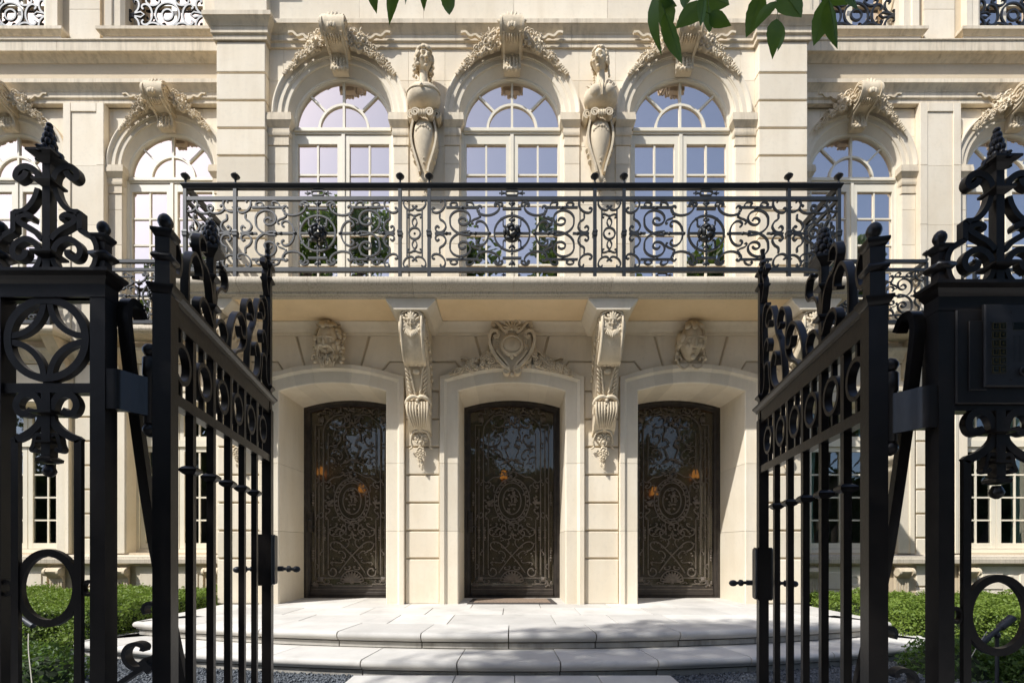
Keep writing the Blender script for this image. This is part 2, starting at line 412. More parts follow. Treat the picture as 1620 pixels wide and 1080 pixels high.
    def join(s, o): return s.add(o.v, o.f)
    def mesh(s, name, mat, smooth=None):
        me = bpy.data.meshes.new(name); me.from_pydata(s.v, [], s.f)
        if mat is not None: me.materials.append(M[mat] if isinstance(mat, str) else mat)
        if smooth:
            me.polygons.foreach_set('use_smooth', [True] * len(me.polygons)); me.update()
            me.set_sharp_from_angle(angle=math.radians(smooth))
        me.update(); return me

# ------------------------------------------------------------------ objects
TINY = {'garland', 'flower_swag', 'leafwork', 'medallion', 'hair', 'curls', 'bead_drop', 'flower_drop', 'acanthus', 'leaf_mask', 'leaf_cap', 'shell', 'rosette', 'keypad_print'}   # clusters of pieces too small to pick apart
def link(o): COL.objects.link(o); return o
def tag(o, label=None, cat=None, group=None, kind=None):
    for k, v in (('label', label), ('category', cat), ('group', group), ('kind', kind)):
        if v: o[k] = v
    return o
def thing(name, loc, label, cat, group=None):
    e = bpy.data.objects.new(name, None); e.empty_display_size = 0.1; link(e); e.location = loc
    return tag(e, label, cat, group)
def part(name, mb, mat, parent=None, loc=(0, 0, 0), smooth=None, scale=None, rz=0.0):
    me = mb.mesh(name, mat, smooth) if isinstance(mb, MB) else mb
    o = bpy.data.objects.new(name, me); link(o); o.location = loc
    if name in TINY: o['kind'] = 'stuff'
    if scale: o.scale = scale
    if rz: o.rotation_euler = (0, 0, rz)
    if parent is not None:
        o.parent = parent
        if parent.type == 'EMPTY': o.matrix_parent_inverse = Matrix.Translation(-Vector(parent.location))
    return o
def copy_tree(o, parent=None, loc=None, scale=None):
    c = o.copy(); link(c)
    if parent is not None and o.parent is not None: c.parent = parent; c.matrix_parent_inverse = o.matrix_parent_inverse.copy()
    if loc is not None: c.location = loc
    if scale is not None: c.scale = scale
    for ch in list(o.children): copy_tree(ch, c)
    return c
# ------------------------------------------------------------------ ground, steps, gravel
def slab(poly, z0, z1, ch=0.0):
    m = MB(); m.prism(poly, -z1, -z0, ch); m.v = [(x, z, -y) for x, y, z in m.v]; return m
g = MB(); g.add([(-140, -140, 0), (140, -140, 0), (140, 140, 0), (-140, 140, 0)], [(0, 1, 2, 3)])
tag(part('ground', g, 'soil'), kind='structure')
g = MB(); g.add([(-140, -3.4, 0.004), (140, -3.4, 0.004), (140, 1.2, 0.004), (-140, 1.2, 0.004)], [(0, 1, 2, 3)])
tag(part('pavement', g, 'paving'), kind='structure')
g = MB(); g.add([(-140, -11.0, 0.004), (140, -11.0, 0.004), (140, -3.4, 0.004), (-140, -3.4, 0.004)], [(0, 1, 2, 3)])
tag(part('road', g, 'asphalt'), kind='structure')
tag(part('kerb', MB().box(-140, 140, -3.55, -3.4, 0, 0.02, 0.01), 'paving'), kind='structure')
g = MB(); g.add([(-5.2, 1.2, 0.006), (5.2, 1.2, 0.006), (5.2, 6.6, 0.006), (-5.2, 6.6, 0.006)], [(0, 1, 2, 3)])
tag(part('gravel_ground', g, 'gravel_bed'), kind='structure')

def arc_front(Y0, R, x): return Y0 + R - math.sqrt(R * R - x * x)
S_R = 10.6; Y1 = 4.08; Y2 = 3.66
def front_path(Y0, xa, xb, n=8):
    return [(xa + (xb - xa) * i / n, arc_front(Y0, S_R, xa + (xb - xa) * i / n)) for i in range(n + 1)]
P_Z, T_Z = 0.28, 0.14
def step_core(Y0, hw, z1, inset, yb):
    pth = [(-hw + inset, yb)] + [(x, y + inset) for x, y in front_path(Y0, -hw + inset, hw - inset, 24)] + [(hw - inset, yb)]
    return slab(pth, 0.0, z1)
steps = part('front_steps', step_core(Y1, 3.74, P_Z - 0.016, 0.062, 7.2).join(step_core(Y2, 4.05, T_Z - 0.016, 0.062, 6.3)), 'joint')
tag(steps, 'pale limestone entrance steps bowing out before the three doors', None, None, 'structure')
def nose_prof(z, dep, h=0.074):
    return [(-dep, z), (-0.036, z), (-0.018, z - 0.004), (-0.006, z - 0.014), (0, z - 0.030), (-0.003, z - 0.046), (-0.012, z - 0.058), (-0.024, z - 0.062), (-0.026, z - h), (-dep, z - h)]
def step_course(Y0, hw, z, dep, joints, yb, riser_h):
    xs = [-hw] + joints + [hw]
    for i in range(len(xs) - 1):
        g = 0.0055
        a, b = xs[i] + (g if i else 0), xs[i + 1] - (g if i < len(xs) - 2 else 0)
        pth = front_path(Y0, a, b, 8)
        if i == 0: pth = [(-hw, yb)] + pth
        if i == len(xs) - 2: pth = pth + [(hw, yb)]
        m = MB(); m.run_h(pth, nose_prof(z + random.uniform(-0.0012, 0.0012), dep))
        part('tread_stone', m, 'step', steps, smooth=40)
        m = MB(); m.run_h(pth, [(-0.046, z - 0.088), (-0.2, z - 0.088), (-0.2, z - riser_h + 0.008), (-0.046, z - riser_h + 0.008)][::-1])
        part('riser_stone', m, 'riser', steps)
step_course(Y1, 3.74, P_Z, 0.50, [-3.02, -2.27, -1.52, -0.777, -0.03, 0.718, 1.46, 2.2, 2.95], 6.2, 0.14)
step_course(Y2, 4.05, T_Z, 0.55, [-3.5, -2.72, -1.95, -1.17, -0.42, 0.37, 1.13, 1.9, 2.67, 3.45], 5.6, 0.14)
# paving of the landing, row by row
xs_rows = [[-3.0, -2.12, -1.2, -0.62, 0.42, 1.02, 1.62, 2.5, 3.2], [-3.3, -2.5, -1.65, -0.95, -0.1, 0.75, 1.55, 2.4, 3.1], [-2.9, -2.05, -1.3, -0.5, 0.35, 1.2, 2.0, 2.8]]
ylim = [None, 5.26, 5.84, 7.04]
for r in range(3):
    xs = [-3.24] + xs_rows[r] + [3.24]
    xs = sorted(x for x in xs if -3.25 <= x <= 3.25)
    for i in range(len(xs) - 1):
        a, b = xs[i] + 0.004, xs[i + 1] - 0.004
        if b - a < 0.05: continue
        yb = ylim[r + 1] - 0.004
        if r == 0: poly = [(x, y + 0.508) for x, y in front_path(Y1, a, b, 5)] + [(b, yb), (a, yb)]
        else: poly = [(a, ylim[r] + 0.002), (b, ylim[r] + 0.002), (b, yb), (a, yb)]
        part('paving_slab', slab(poly, 0.21, P_Z + random.uniform(-0.001, 0.001), 0.002), 'step', steps)
for q in (-1, 1):       # side returns of the landing and of the lower tread
    part('paving_slab', slab([(q * a, b) for a, b in ((3.10, 4.72), (3.66, 4.86), (3.66, 6.2), (3.10, 6.2))], 0.2, P_Z - 0.004), 'step', steps)
    part('paving_slab', slab([(q * a, b) for a, b in ((3.20, 4.25), (3.96, 4.52), (3.96, 5.55), (3.20, 5.55))], 0.06, T_Z - 0.004), 'step', steps)
# flat landing slab at the foot of the steps
pathway = part('garden_path', slab([(-1.22, 1.25), (1.22, 1.25), (1.22, 3.70), (-1.22, 3.70)], 0.007, 0.016), 'joint')
tag(pathway, 'pale stone slab path from gate to steps', None, None, 'structure')
yy = [1.26, 1.95, 2.6, 3.2, 3.69]
for r in range(4):
    xs = [-1.21, -0.61, -0.02, 0.6, 1.21] if r % 2 else [-1.21, -0.45, 0.35, 1.21]
    if r == 3: xs = [-1.21, -0.43, 0.02, 0.65, 1.21]
    for i in range(len(xs) - 1):
        part('paving_slab', slab([(xs[i] + .003, yy[r] + .003), (xs[i + 1] - .003, yy[r] + .003), (xs[i + 1] - .003, yy[r + 1] - .003), (xs[i] + .003, yy[r + 1] - .003)], 0.008, 0.036, 0.003), 'step', pathway)
# slate chippings
def pebbles(n, xr, yr, keep, size):
    base = np.array([(1, 0, 0), (-1, 0, 0), (0, 1, 0), (0, -1, 0), (0, 0, 1), (0, 0, -1)], float)
    bf = np.array([(0, 2, 4), (2, 1, 4), (1, 3, 4), (3, 0, 4), (2, 0, 5), (1, 2, 5), (3, 1, 5), (0, 3, 5)])
    V = []; Fc = []; k = 0
    while k < n:
        x = random.uniform(*xr); y = random.uniform(*yr)
        if not keep(x, y): continue
        s = size * random.uniform(0.6, 1.4)
        q = np.array(Quaternion((random.gauss(0, 1), random.gauss(0, 1), random.gauss(0, 1), random.gauss(0, 1))).normalized().to_matrix())
        vv = (base * np.array([1, random.uniform(.6, 1), random.uniform(.4, .8)]) * s) @ q.T + np.array([x, y, 0.006 + s * random.uniform(0.1, 0.8)])
        V.append(vv); Fc.append(bf + 6 * k); k += 1
    m = MB(); m.v = [tuple(p) for p in np.concatenate(V)]; m.f = [tuple(t) for t in np.concatenate(Fc)]; return m
def in_gravel(x, y):
    return y < arc_front(Y2, S_R, max(-4.05, min(4.05, x))) + 0.05 and abs(x) > 1.23 and not (abs(x) > 4.05)
gr = part('gravel', pebbles(24000, (-4.0, 4.0), (2.9, 4.5), in_gravel, 0.011), 'gravel')
tag(gr, 'blue grey slate chippings before the steps', 'gravel', None, 'stuff')
# ------------------------------------------------------------------ the mansion: walls
mansion = thing('mansion', (0, 6.25, 0.0), 'cream limestone mansion with iron balcony, carved arches and three grilled doors', 'mansion')
YW = 6.25      # ground-floor stone face of the middle block
YU = 6.35      # upper wall of the middle block between the corner piers
YG = 7.21      # wall of the wings
DOORS = (-2.315, 0.0, 2.315)
UPW = (-2.235, 0.0, 2.235)
WINGW = (5.11, 7.44)
SP, RAD = 6.648, 0.689   # spring line and radius of the arches
def arch_hole(c, hw, z0, sp, r, n=20):
    return [(c - hw, z0)] + [(c - hw, sp)] + arc(c, sp, r, PI, 0, n)[1:-1] + [(c + hw, sp), (c + hw, z0)]
def seg_hole(c, hw, z0, sp, rise):
    return [(c - hw, z0)] + seg_arc(hw, sp, rise, 10, c) + [(c + hw, z0)]

# ground floor of the middle block: recessed joint wall and the stones that stand proud of it
w = MB()
w.prism([(-3.80, 0.2), (3.80, 0.2), (3.80, 3.95), (-3.80, 3.95)], YW + 0.022, YW + 0.40, holes=[seg_hole(c, 0.77, 0.205, 3.07, 0.11) for c in DOORS])
w.box(-3.80, -3.70, YW + 0.40, YG + 0.3, 0.2, 3.95); w.box(3.70, 3.80, YW + 0.40, YG + 0.3, 0.2, 3.95)
wall_c = part('entrance_wall', w, 'stone_back', mansion)
J = 0.012
Z0 = 0.28
def block(poly, yf, yb, parent=wall_c, ch=0.008, name='stone_block', mat='stone'):
    return part(name, MB().prism(poly, yf, yb, ch), mat, parent)
def rect(a, b, c, d): return [(a, c), (b, c), (b, d), (a, d)]
HS = 0.90       # half width of the door surround
courses = [Z0, 0.865, 1.225, 1.585, 1.945, 2.305, 2.665, 3.025]
for a, b in ((-3.82, -3.245), (-1.385, -0.93), (0.93, 1.385), (3.245, 3.82)):
    for i in range(len(courses) - 1):
        block(rect(a + 0.010, b - 0.010, courses[i] + (J if i else 0.0), courses[i + 1] - J), YW + random.uniform(-.001, .001), YW + 0.05)
def zo(dx):  # outer edge of the surround's arch above the door
    return 3.352 - dx * dx / (2 * 2.72)
TOPZ = 3.745
for c in DOORS:
    bot = [(c + x, zo(x) + 0.006) for x in np.linspace(-0.35, 0.35, 7)]
    block([(x, z) for x, z in bot] + [(c + 0.47 - J, TOPZ), (c - 0.47 + J, TOPZ)], YW, YW + 0.05)
def between(ca, cb):     # stones over the pier between two doors, left door ca, right door cb
    pc = (ca + cb) / 2
    L = [(ca + x, zo(x) + 0.006) for x in np.linspace(0.37, 0.625, 5)]
    R = [(cb - x, zo(x) + 0.006) for x in np.linspace(0.625, 0.37, 5)]
    block(L + [(pc - 0.425, 3.418), (pc + 0.425, 3.418)] + R + [(cb - 0.49 - 0.0, TOPZ), (ca + 0.49, TOPZ)], YW, YW + 0.05)
    L = [(pc - 0.42, 3.395)] + [(ca + x, zo(x) + 0.006) for x in np.linspace(0.65, 0.935, 5)] + [(ca + 0.935, 3.04)]
    R = [(cb - 0.935, 3.04)] + [(cb - x, zo(x) + 0.006) for x in np.linspace(0.935, 0.65, 5)] + [(pc + 0.42, 3.395)]
    block(L + R, YW, YW + 0.05)
between(DOORS[0], DOORS[1]); between(DOORS[1], DOORS[2])
for s in (-1, 1):
    c = DOORS[2]; fl = lambda P: [(s * x, z) for x, z in P]
    L = [(c + x, zo(x) + 0.006) for x in np.linspace(0.37, 0.625, 5)]
    block(fl(L + [(c + 0.715, 3.418), (3.81, 3.418), (3.81, TOPZ), (c + 0.49, TOPZ)]), YW, YW + 0.05)
    L = [(c + 0.72, 3.395)] + [(c + x, zo(x) + 0.006) for x in np.linspace(0.65, 0.935, 5)] + [(c + 0.935, 3.04)]
    block(fl(L + [(3.81, 3.04), (3.81, 3.395)]), YW, YW + 0.05)
# cove under the balcony
COVE = [(-0.1, 3.74), (0.025, 3.74), (0.03, 3.775), (0.055, 3.785), (0.065, 3.80), (0.085, 3.83), (0.115, 3.855), (0.13, 3.862), (0.13, 3.90), (-0.1, 3.90)]
def pieces(name, path_runs, prof, mat, parent, L=1.25, gap=0.0018, smooth=35):
    """a long moulding cut into stones; path_runs is a list of plan paths whose straight spans get joints"""
    for pth in path_runs:
        P = [Vector(p) for p in pth]; cur = [P[0]]
        for i in range(len(P) - 1):
            a, b = P[i], P[i + 1]; d = (b - a); n = max(1, int(d.length // L)); u = d.normalized()
            if d.length < L * 1.4: cur.append(b); continue
            for k in range(1, n + 1):
                if k == n: cur.append(b); break
                q = a + d * ((k + random.uniform(-.06, .06)) / n)
                cur.append(q - u * gap)
                part(name, MB().run_h([tuple(p) for p in cur], prof), mat, parent, smooth=smooth); cur = [q + u * gap]
        part(name, MB().run_h([tuple(p) for p in cur], prof), mat, parent, smooth=smooth)
cove = part('cove_moulding', MB().run_h([(-3.80, YG), (-3.80, YW), (0.0, YW)], COVE), 'stone', mansion, smooth=35)
part('cove_stone', MB().run_h([(0.003, YW), (3.80, YW), (3.80, YG)], COVE), 'stone', cove, smooth=35)

# door surrounds, stone by stone
DHW, DSP, DRI = 0.69, 3.02, 0.105
SUR = [(0, -0.74), (0, 0.006), (0.012, 0.018), (0.150, 0.018), (0.158, 0.030), (0.170, 0.036), (0.180, 0.052), (0.236, 0.052), (0.240, 0.044), (0.240, -0.05), (0.10, -0.74)]
full = [(-DHW, Z0)] + seg_arc(DHW, DSP, DRI, 12) + [(DHW, Z0)]
def surround():
    root = None
    g = 0.002
    L2 = lambda a, b, t: (a[0] + (b[0] - a[0]) * t, a[1] + (b[1] - a[1]) * t)
    def cut(i0, i1):      # stones of the arch head between two points of the full outline, a hair apart
        q = full[i0:i1 + 1]; return [L2(q[0], q[1], .004)] + q[1:-1] + [L2(q[-1], q[-2], .004)], full[i0 - 1], full[i1 + 1]
    N_ = len(full) - 1
    segs = [([(-DHW, Z0), (-DHW, 1.22 - g)], None, None), ([(-DHW, 1.22 + g), (-DHW, 2.09 - g)], None, None),
            ([(-DHW, 2.09 + g), (-DHW, DSP), full[2], L2(full[3], full[2], .004)], None, full[4]), cut(3, 5), cut(5, 9), cut(9, 11),
            ([L2(full[11], full[12], .004), full[12], (DHW, DSP), (DHW, 2.09 + g)], full[10], None), ([(DHW, 2.09 - g), (DHW, 1.22 + g)], None, None), ([(DHW, 1.22 - g), (DHW, Z0)], None, None)]
    for i, (s, pre, post) in enumerate(segs):
        m = MB().run_v(s, SUR, YW, side=1, pre=pre, post=post)
        o = part('door_surround' if root is None else 'surround_stone', m, 'stone', mansion if root is None else root, smooth=30)
        if root is None: root = o
    return root
sur0 = surround(); sur0.location = (DOORS[0], 0, 0)
for c in DOORS[1:]: copy_tree(sur0, mansion, (c, 0, 0))

# upper wall of the middle block
w = MB()
w.prism([(-3.80, 3.95), (3.80, 3.95), (3.80, 7.9), (-3.80, 7.9)], YU + 0.012, YU + 0.5, holes=[arch_hole(c, RAD + 0.03, 4.0, SP, RAD + 0.03) for c in UPW])
w.box(-3.80, -3.70, YU + 0.5, YG + 0.3, 3.95, 9.5); w.box(3.70, 3.80, YU + 0.5, YG + 0.3, 3.95, 9.5)
w.box(-3.70, 3.70, YU + 0.06, YU + 0.3, 7.9, 9.5)
wall_u = part('upper_wall', w, 'stone_back', mansion)
def arch_top(x, cs):
    z = SP
    for c in cs:
        d = abs(x - c)
        if d < RAD + 0.06: z = max(z, SP + math.sqrt((RAD + 0.06) ** 2 - d * d))
    return z
def spandrel(x0, x1, z0, z1, cs, Y, parent):
    xs = np.linspace(x0, x1, max(4, int((x1 - x0) / 0.04)))
    lo = [(x, max(z0, arch_top(x, cs))) for x in xs]
    cols = [(x, z) for x, z in lo if z < z1 - 0.02]
    if len(cols) < 3: return
    # only unbroken stretches
    run = []
    for x, z in lo + [(None, 9)]:
        if x is not None and z < z1 - 0.02: run.append((x, z))
        else:
            if len(run) >= 3: block(run + [(run[-1][0], z1), (run[0][0], z1)], Y, Y + 0.04, parent, 0.0015)
            run = []
def ashlar(x0, x1, z0, z1, joints_x, joints_z, cs, Y, parent):
    zs = [z0] + joints_z + [z1]
    for r in range(len(zs) - 1):
        jx = joints_x[r % len(joints_x)]; xx = sorted([x0] + [x for x in jx if x0 < x < x1] + [x1])
        for i in range(len(xx) - 1): spandrel(xx[i] + .0012, xx[i + 1] - .0012, zs[r] + .0012, zs[r + 1] - .0012, cs, Y, parent)
ashlar(-3.19, 3.19, SP, 7.56, [[-2.9, -1.36, -0.88, 0.88, 1.36, 2.9], [-3.0, -2.2, -1.36, -0.88, -0.1, 0.88, 1.36, 2.2, 3.0]], [7.13], UPW, YU, wall_u)
for a, b in ((-3.19, -2.925), (-1.545, -1.355), (-0.885, -0.690), (0.690, 0.885), (1.355, 1.545), (2.925, 3.19)):
    z = 4.07
    for t in (4.45, 4.98, 5.50, 6.02, 6.262): block(rect(a + .001, b - .001, z + .0012, t - .0012), YU - 0.02, YU + 0.04, wall_u, 0.003); z = t
for a, b in ((-1.355, -0.885), (0.885, 1.355)):
    z = 4.07
    for t in (4.7, 5.5, 6.262, SP):
        block(rect(a + .001, b - .001, z + .0012, t - .0012), YU - 0.002, YU + 0.04, wall_u, 0.002); z = t
# corner piers
def corner_pier(s):
    root = None; z = 4.07
    tops = [4.29, 4.645, 5.0, 5.355, 5.71, 6.068, 6.425, 6.782, 7.14, 7.545]
    x0, x1 = sorted((s * 3.19, s * 3.82))
    root = part('corner_pier', MB().box(x0 + 0.02, x1 - 0.02, YW + 0.02, YG + 0.2, 4.07, 9.5), 'stone_back', mansion)
    for t in tops:
        m = MB(); zz0, zz1 = z + 0.011, t - 0.011
        m.prism(rect(x0, x1, zz0, zz1), YW, YW + 0.12, 0.007); part('stone_block', m, 'stone', root)
        sx0, sx1 = (x0 - 0.0, x0 + 0.1) if s < 0 else (x1 - 0.1, x1 + 0.0)
        part('stone_block', MB().box(sx0, sx1, YW + 0.125, YG + 0.1, zz0, zz1), 'stone', root); z = t
corner_pier(-1); corner_pier(1)
# entablature of the middle block
ARCH = [(-0.05, 7.545), (0.022, 7.545), (0.022, 7.600), (0.034, 7.606), (0.034, 7.612), (0.042, 7.614), (0.042, 7.690), (0.050, 7.694), (0.052, 7.706), (0.062, 7.716), (0.074, 7.740), (0.098, 7.756), (0.104, 7.768), (0.112, 7.770), (0.112, 7.825), (-0.05, 7.825)]
arch_o = part('architrave', MB().run_h([(-3.83, YG), (-3.83, YW), (-3.18, YW), (-3.18, YU), (-2.4, YU)], ARCH), 'cornice', mansion, smooth=30)
pieces('architrave_stone', [[(-2.397, YU), (2.397, YU)]], ARCH, 'cornice', arch_o)
part('architrave_stone', MB().run_h([(2.4, YU), (3.18, YU), (3.18, YW), (3.83, YW), (3.83, YG)], ARCH), 'cornice', arch_o, smooth=30)
FRZ = [(-0.05, 7.827), (0.012, 7.827), (0.012, 8.13), (-0.05, 8.13)]
FRZC = [(a, z if z < 8 else 8.50) for a, z in FRZ]
fr_o = part('frieze', MB().run_h([(-3.83, YG), (-3.83, YW), (-3.18, YW), (-3.18, YU), (-2.0, YU)], FRZC), 'stone', mansion)
for a, b in ((-1.998, -1.16), (-1.156, 0.02), (0.024, 1.25), (1.254, 2.3)): part('frieze_stone', MB().run_h([(a, YU), (b, YU)], FRZC), 'stone', fr_o)
part('frieze_stone', MB().run_h([(2.304, YU), (3.18, YU), (3.18, YW), (3.83, YW), (3.83, YG)], FRZC), 'stone', fr_o)
CORN = [(-0.1, 8.132), (0.03, 8.132), (0.05, 8.16), (0.09, 8.185), (0.10, 8.195), (0.145, 8.197), (0.145, 8.335), (0.16, 8.345), (0.16, 8.36), (-0.1, 8.37)]
part('cornice', MB().run_h([(-3.83, YG), (-3.83, YW), (-3.18, YW), (-3.18, YU), (3.18, YU), (3.18, YW), (3.83, YW), (3.83, YG)], [(a, z + .37) for a, z in CORN]), 'cornice', mansion, smooth=30)

# imposts (stepped capitals of the narrow piers beside each window)
IMP = [(-0.10, 6.262), (0.010, 6.262), (0.010, 6.285), (0.004, 6.288), (0.004, 6.375), (0.016, 6.385), (0.024, 6.41), (0.024, 6.425), (0.018, 6.43), (0.018, 6.485), (0.034, 6.50), (0.048, 6.535), (0.062, 6.55), (0.062, 6.61), (0.056, 6.615), (0.056, 6.648), (-0.10, 6.648)]
def impost(x0, x1, Y, inner):
    """inner: +1 if the window is to the right of the pier, -1 if left"""
    yb = Y + 0.06
    pth = [(x0, Y), (x1, Y), (x1, yb)] if inner > 0 else [(x0, yb), (x0, Y), (x1, Y)]
    part('impost', MB().run_h(pth, IMP), 'cornice', mansion, smooth=30)
for c in UPW:
    impost(c - RAD - (0.195 if c > -1 else 0.262), c - RAD, YU - 0.022, 1)
    impost(c + RAD, c + RAD + (0.195 if c < 1 else 0.262), YU - 0.022, -1)

# archivolt (moulded arch band), cut in stones, reused for every arch
AV = [(0, -0.10), (0, 0.022), (0.010, 0.030), (0.062, 0.030), (0.066, 0.038), (0.078, 0.040), (0.082, 0.050), (0.140, 0.050), (0.146, 0.060), (0.170, 0.078), (0.182, 0.082), (0.196, 0.078), (0.198, -0.03), (0.04, -0.10)]
def archivolt(root_loc):
    root = None; cuts = [0, 0.23, 0.47, 0.53, 0.77, 1.0]
    for i in range(5):
        a0, a1 = PI * (1 - cuts[i]) - 0.002, PI * (1 - cuts[i + 1]) + 0.002
        ex = lambda a: (RAD * math.cos(a), SP + RAD * math.sin(a))
        m = MB().run_v(arc(0, SP, RAD, a0, a1, 10), AV, 0.0, side=1, pre=ex(a0 + .1), post=ex(a1 - .1))
        o = part('archivolt' if root is None else 'archivolt_stone', m, 'stone', mansion if root is None else root, smooth=30)
        if root is None: root = o; o.location = root_loc
    return root
av0 = archivolt((UPW[0], YU, 0))
for c in UPW[1:]: copy_tree(av0, mansion, (c, YU, 0))
for s in (-1, 1):
    for c in WINGW: copy_tree(av0, mansion, (s * c, YG, 0))

# ------------------------------------------------------------------ arched french windows
def bars(m, lst, y0, y1):
    for x0, x1, z0, z1 in lst: m.box(x0, x1, y0, y1, z0, z1)
PANE_Z = [6.350, 5.952, 5.554, 5.156, 4.758, 4.360]
FS = 6.560        # spring of the glazed fanlight, a little below the stone arch
def french_window():
    m = MB(); Y = 0.045
    # stone splay between the arch edge and the joinery
    A = [(-RAD, 4.07), (-RAD, SP)] + arc(0, SP, RAD, PI, 0, 28)[1:-1] + [(RAD, SP), (RAD, 4.07)]
    B = [(-0.668, 4.07), (-0.668, FS)] + arc(0, FS, 0.655, PI, 0, 28)[1:-1] + [(0.668, FS), (0.668, 4.07)]
    n = len(A)
    m.add([(x, -0.012, z) for x, z in A] + [(x, Y + 0.004, z) for x, z in B] + [(x * 1.02, Y + 0.25, z + (0.02 if z > SP else 0)) for x, z in A], [(i, i + 1, n + i + 1, n + i) for i in range(n - 1)] + [(n + i, n + i + 1, 2 * n + i + 1, 2 * n + i) for i in range(n - 1)])
    sp = MB().join(m)
    m = MB()
    pth = [(-0.668, 4.07), (-0.668, FS)] + arc(0, FS, 0.655, PI, 0, 28)[1:-1] + [(0.668, FS), (0.668, 4.07)]
    m.run_v(pth, [(0.01, -0.10), (0.006, -Y), (-0.014, -Y), (-0.018, -Y - 0.008), (-0.026, -Y - 0.010), (-0.030, -Y - 0.02), (-0.030, -Y - 0.08)], 0.0, side=1)
    root = part('arched_window', m, 'paint', mansion, smooth=30)
    part('stone_splay', sp, 'stone', root, smooth=40)
    m = MB(); m.box(-0.640, 0.640, Y + 0.005, Y + 0.09, 6.475, FS); m.box(-0.640, 0.640, Y - 0.012, Y + 0.02, 6.500, 6.540, 0.004)
    part('transom', m, 'paint', root)
    m = MB(); yy = Y + 0.028
    m.run_v(arc(0, FS, 0.325, PI, 0, 20), [(-0.015, 0), (0.015, 0), (0.015, -0.04), (-0.015, -0.04)], yy, side=1)
    part('fan_muntin', m, 'paint', root, smooth=30)
    part('fan_muntin', MB().box(-0.015, 0.015, yy + 0.001, yy + 0.04, FS, FS + 0.630), 'paint', root)
    for s in (-1, 1):
        d = Vector((s * math.cos(PI / 4), math.sin(PI / 4))); n_ = Vector((-d.y, d.x)) * 0.013
        a = d * 0.335; b = d * 0.63
        part('fan_muntin', MB().prism([(p.x, FS + p.y) for p in (a - n_, b - n_, b + n_, a + n_)], yy + 0.002, yy + 0.038), 'paint', root)
    for s in (-1, 1):
        x0, x1 = (0.012, 0.640) if s > 0 else (-0.640, -0.012); g0, g1 = (0.080, 0.605) if s > 0 else (-0.605, -0.080)
        m = MB(); y0, y1 = Y + 0.016, Y + 0.066
        bars(m, [(x0, g0, 4.09, 6.466), (g1, x1, 4.09, 6.466)], y0, y1)
        bars(m, [(g0, g1, 6.35, 6.466), (g0, g1, 4.09, 4.36)], y0 + 0.001, y1)
        cx = (g0 + g1) / 2
        bars(m, [(cx - 0.012, cx + 0.012, 4.36, 6.35)], y0 + 0.012, y1 - 0.008)
        for z in PANE_Z[1:-1]: bars(m, [(g0, cx - 0.012, z - 0.012, z + 0.012), (cx + 0.012, g1, z - 0.012, z + 0.012)], y0 + 0.014, y1 - 0.008)
        part('casement', m, 'paint', root)
    part('meeting_bead', MB().box(-0.022, 0.022, Y + 0.004, Y + 0.03, 4.09, 6.472), 'paint', root)
    pm = MB().add([(-0.1315, 0, -0.19), (0.1315, 0, -0.19), (0.1315, 0, 0.19), (-0.1315, 0, 0.19)], [(0, 1, 2, 3)]).mesh('pane', 'glass')
    for s in (-1, 1):
        for q in (-1, 1):
            for i in range(5):
                zc = (PANE_Z[i] + PANE_Z[i + 1]) / 2
                o = part('pane', pm, None, root, (s * 0.3425 + q * 0.1315, Y + 0.046, zc))
                o.scale = (1, 1, (PANE_Z[i] - PANE_Z[i + 1]) / 0.38)
                o.rotation_euler = (random.gauss(0, .004), 0, random.gauss(0, .004))
    # fan panes
    def sector(r0, r1, a0, a1):
        P = arc(0, FS, r1, a0, a1, 8) + (arc(0, FS, r0, a1, a0, 8) if r0 > 0 else [(0, FS)])
        return MB().add([(x, Y + 0.050, z) for x, z in P], [tuple(range(len(P)))])
    for r0, r1, a0, a1 in ((0, .325, 0, PI / 2), (0, .325, PI / 2, PI), (.325, .632, 0, PI / 4), (.325, .632, PI / 4, PI / 2), (.325, .632, PI / 2, 3 * PI / 4), (.325, .632, 3 * PI / 4, PI)):
        part('pane', sector(r0, r1, a0, a1), 'glass', root)
    for xa, xb, zb in ((-0.64, -0.006, 5.34), (0.006, 0.64, 4.95)):  # pleated pale sheets added behind the glass to brighten the panes
        V = []; nb = 18
        for j in range(nb + 1): V += [(xa, Y + 0.085 + .004 * (j % 2), 7.25 - j * (7.25 - zb) / nb), (xb, Y + 0.085 + .004 * (j % 2), 7.25 - j * (7.25 - zb) / nb)]
        part('pane_lightener', MB().add(V, [(2 * j, 2 * j + 1, 2 * j + 3, 2 * j + 2) for j in range(nb)]), 'pane_lightener', root)
    return root
win0 = french_window(); win0.location = (UPW[0], YU, 0)
for c in UPW[1:]: copy_tree(win0, mansion, (c, YU, 0), (1 if c == 0 else -1, 1, 1))
for s in (-1, 1):
    for c in WINGW: copy_tree(win0, mansion, (s * c, YG, 0), (-s, 1, 1))
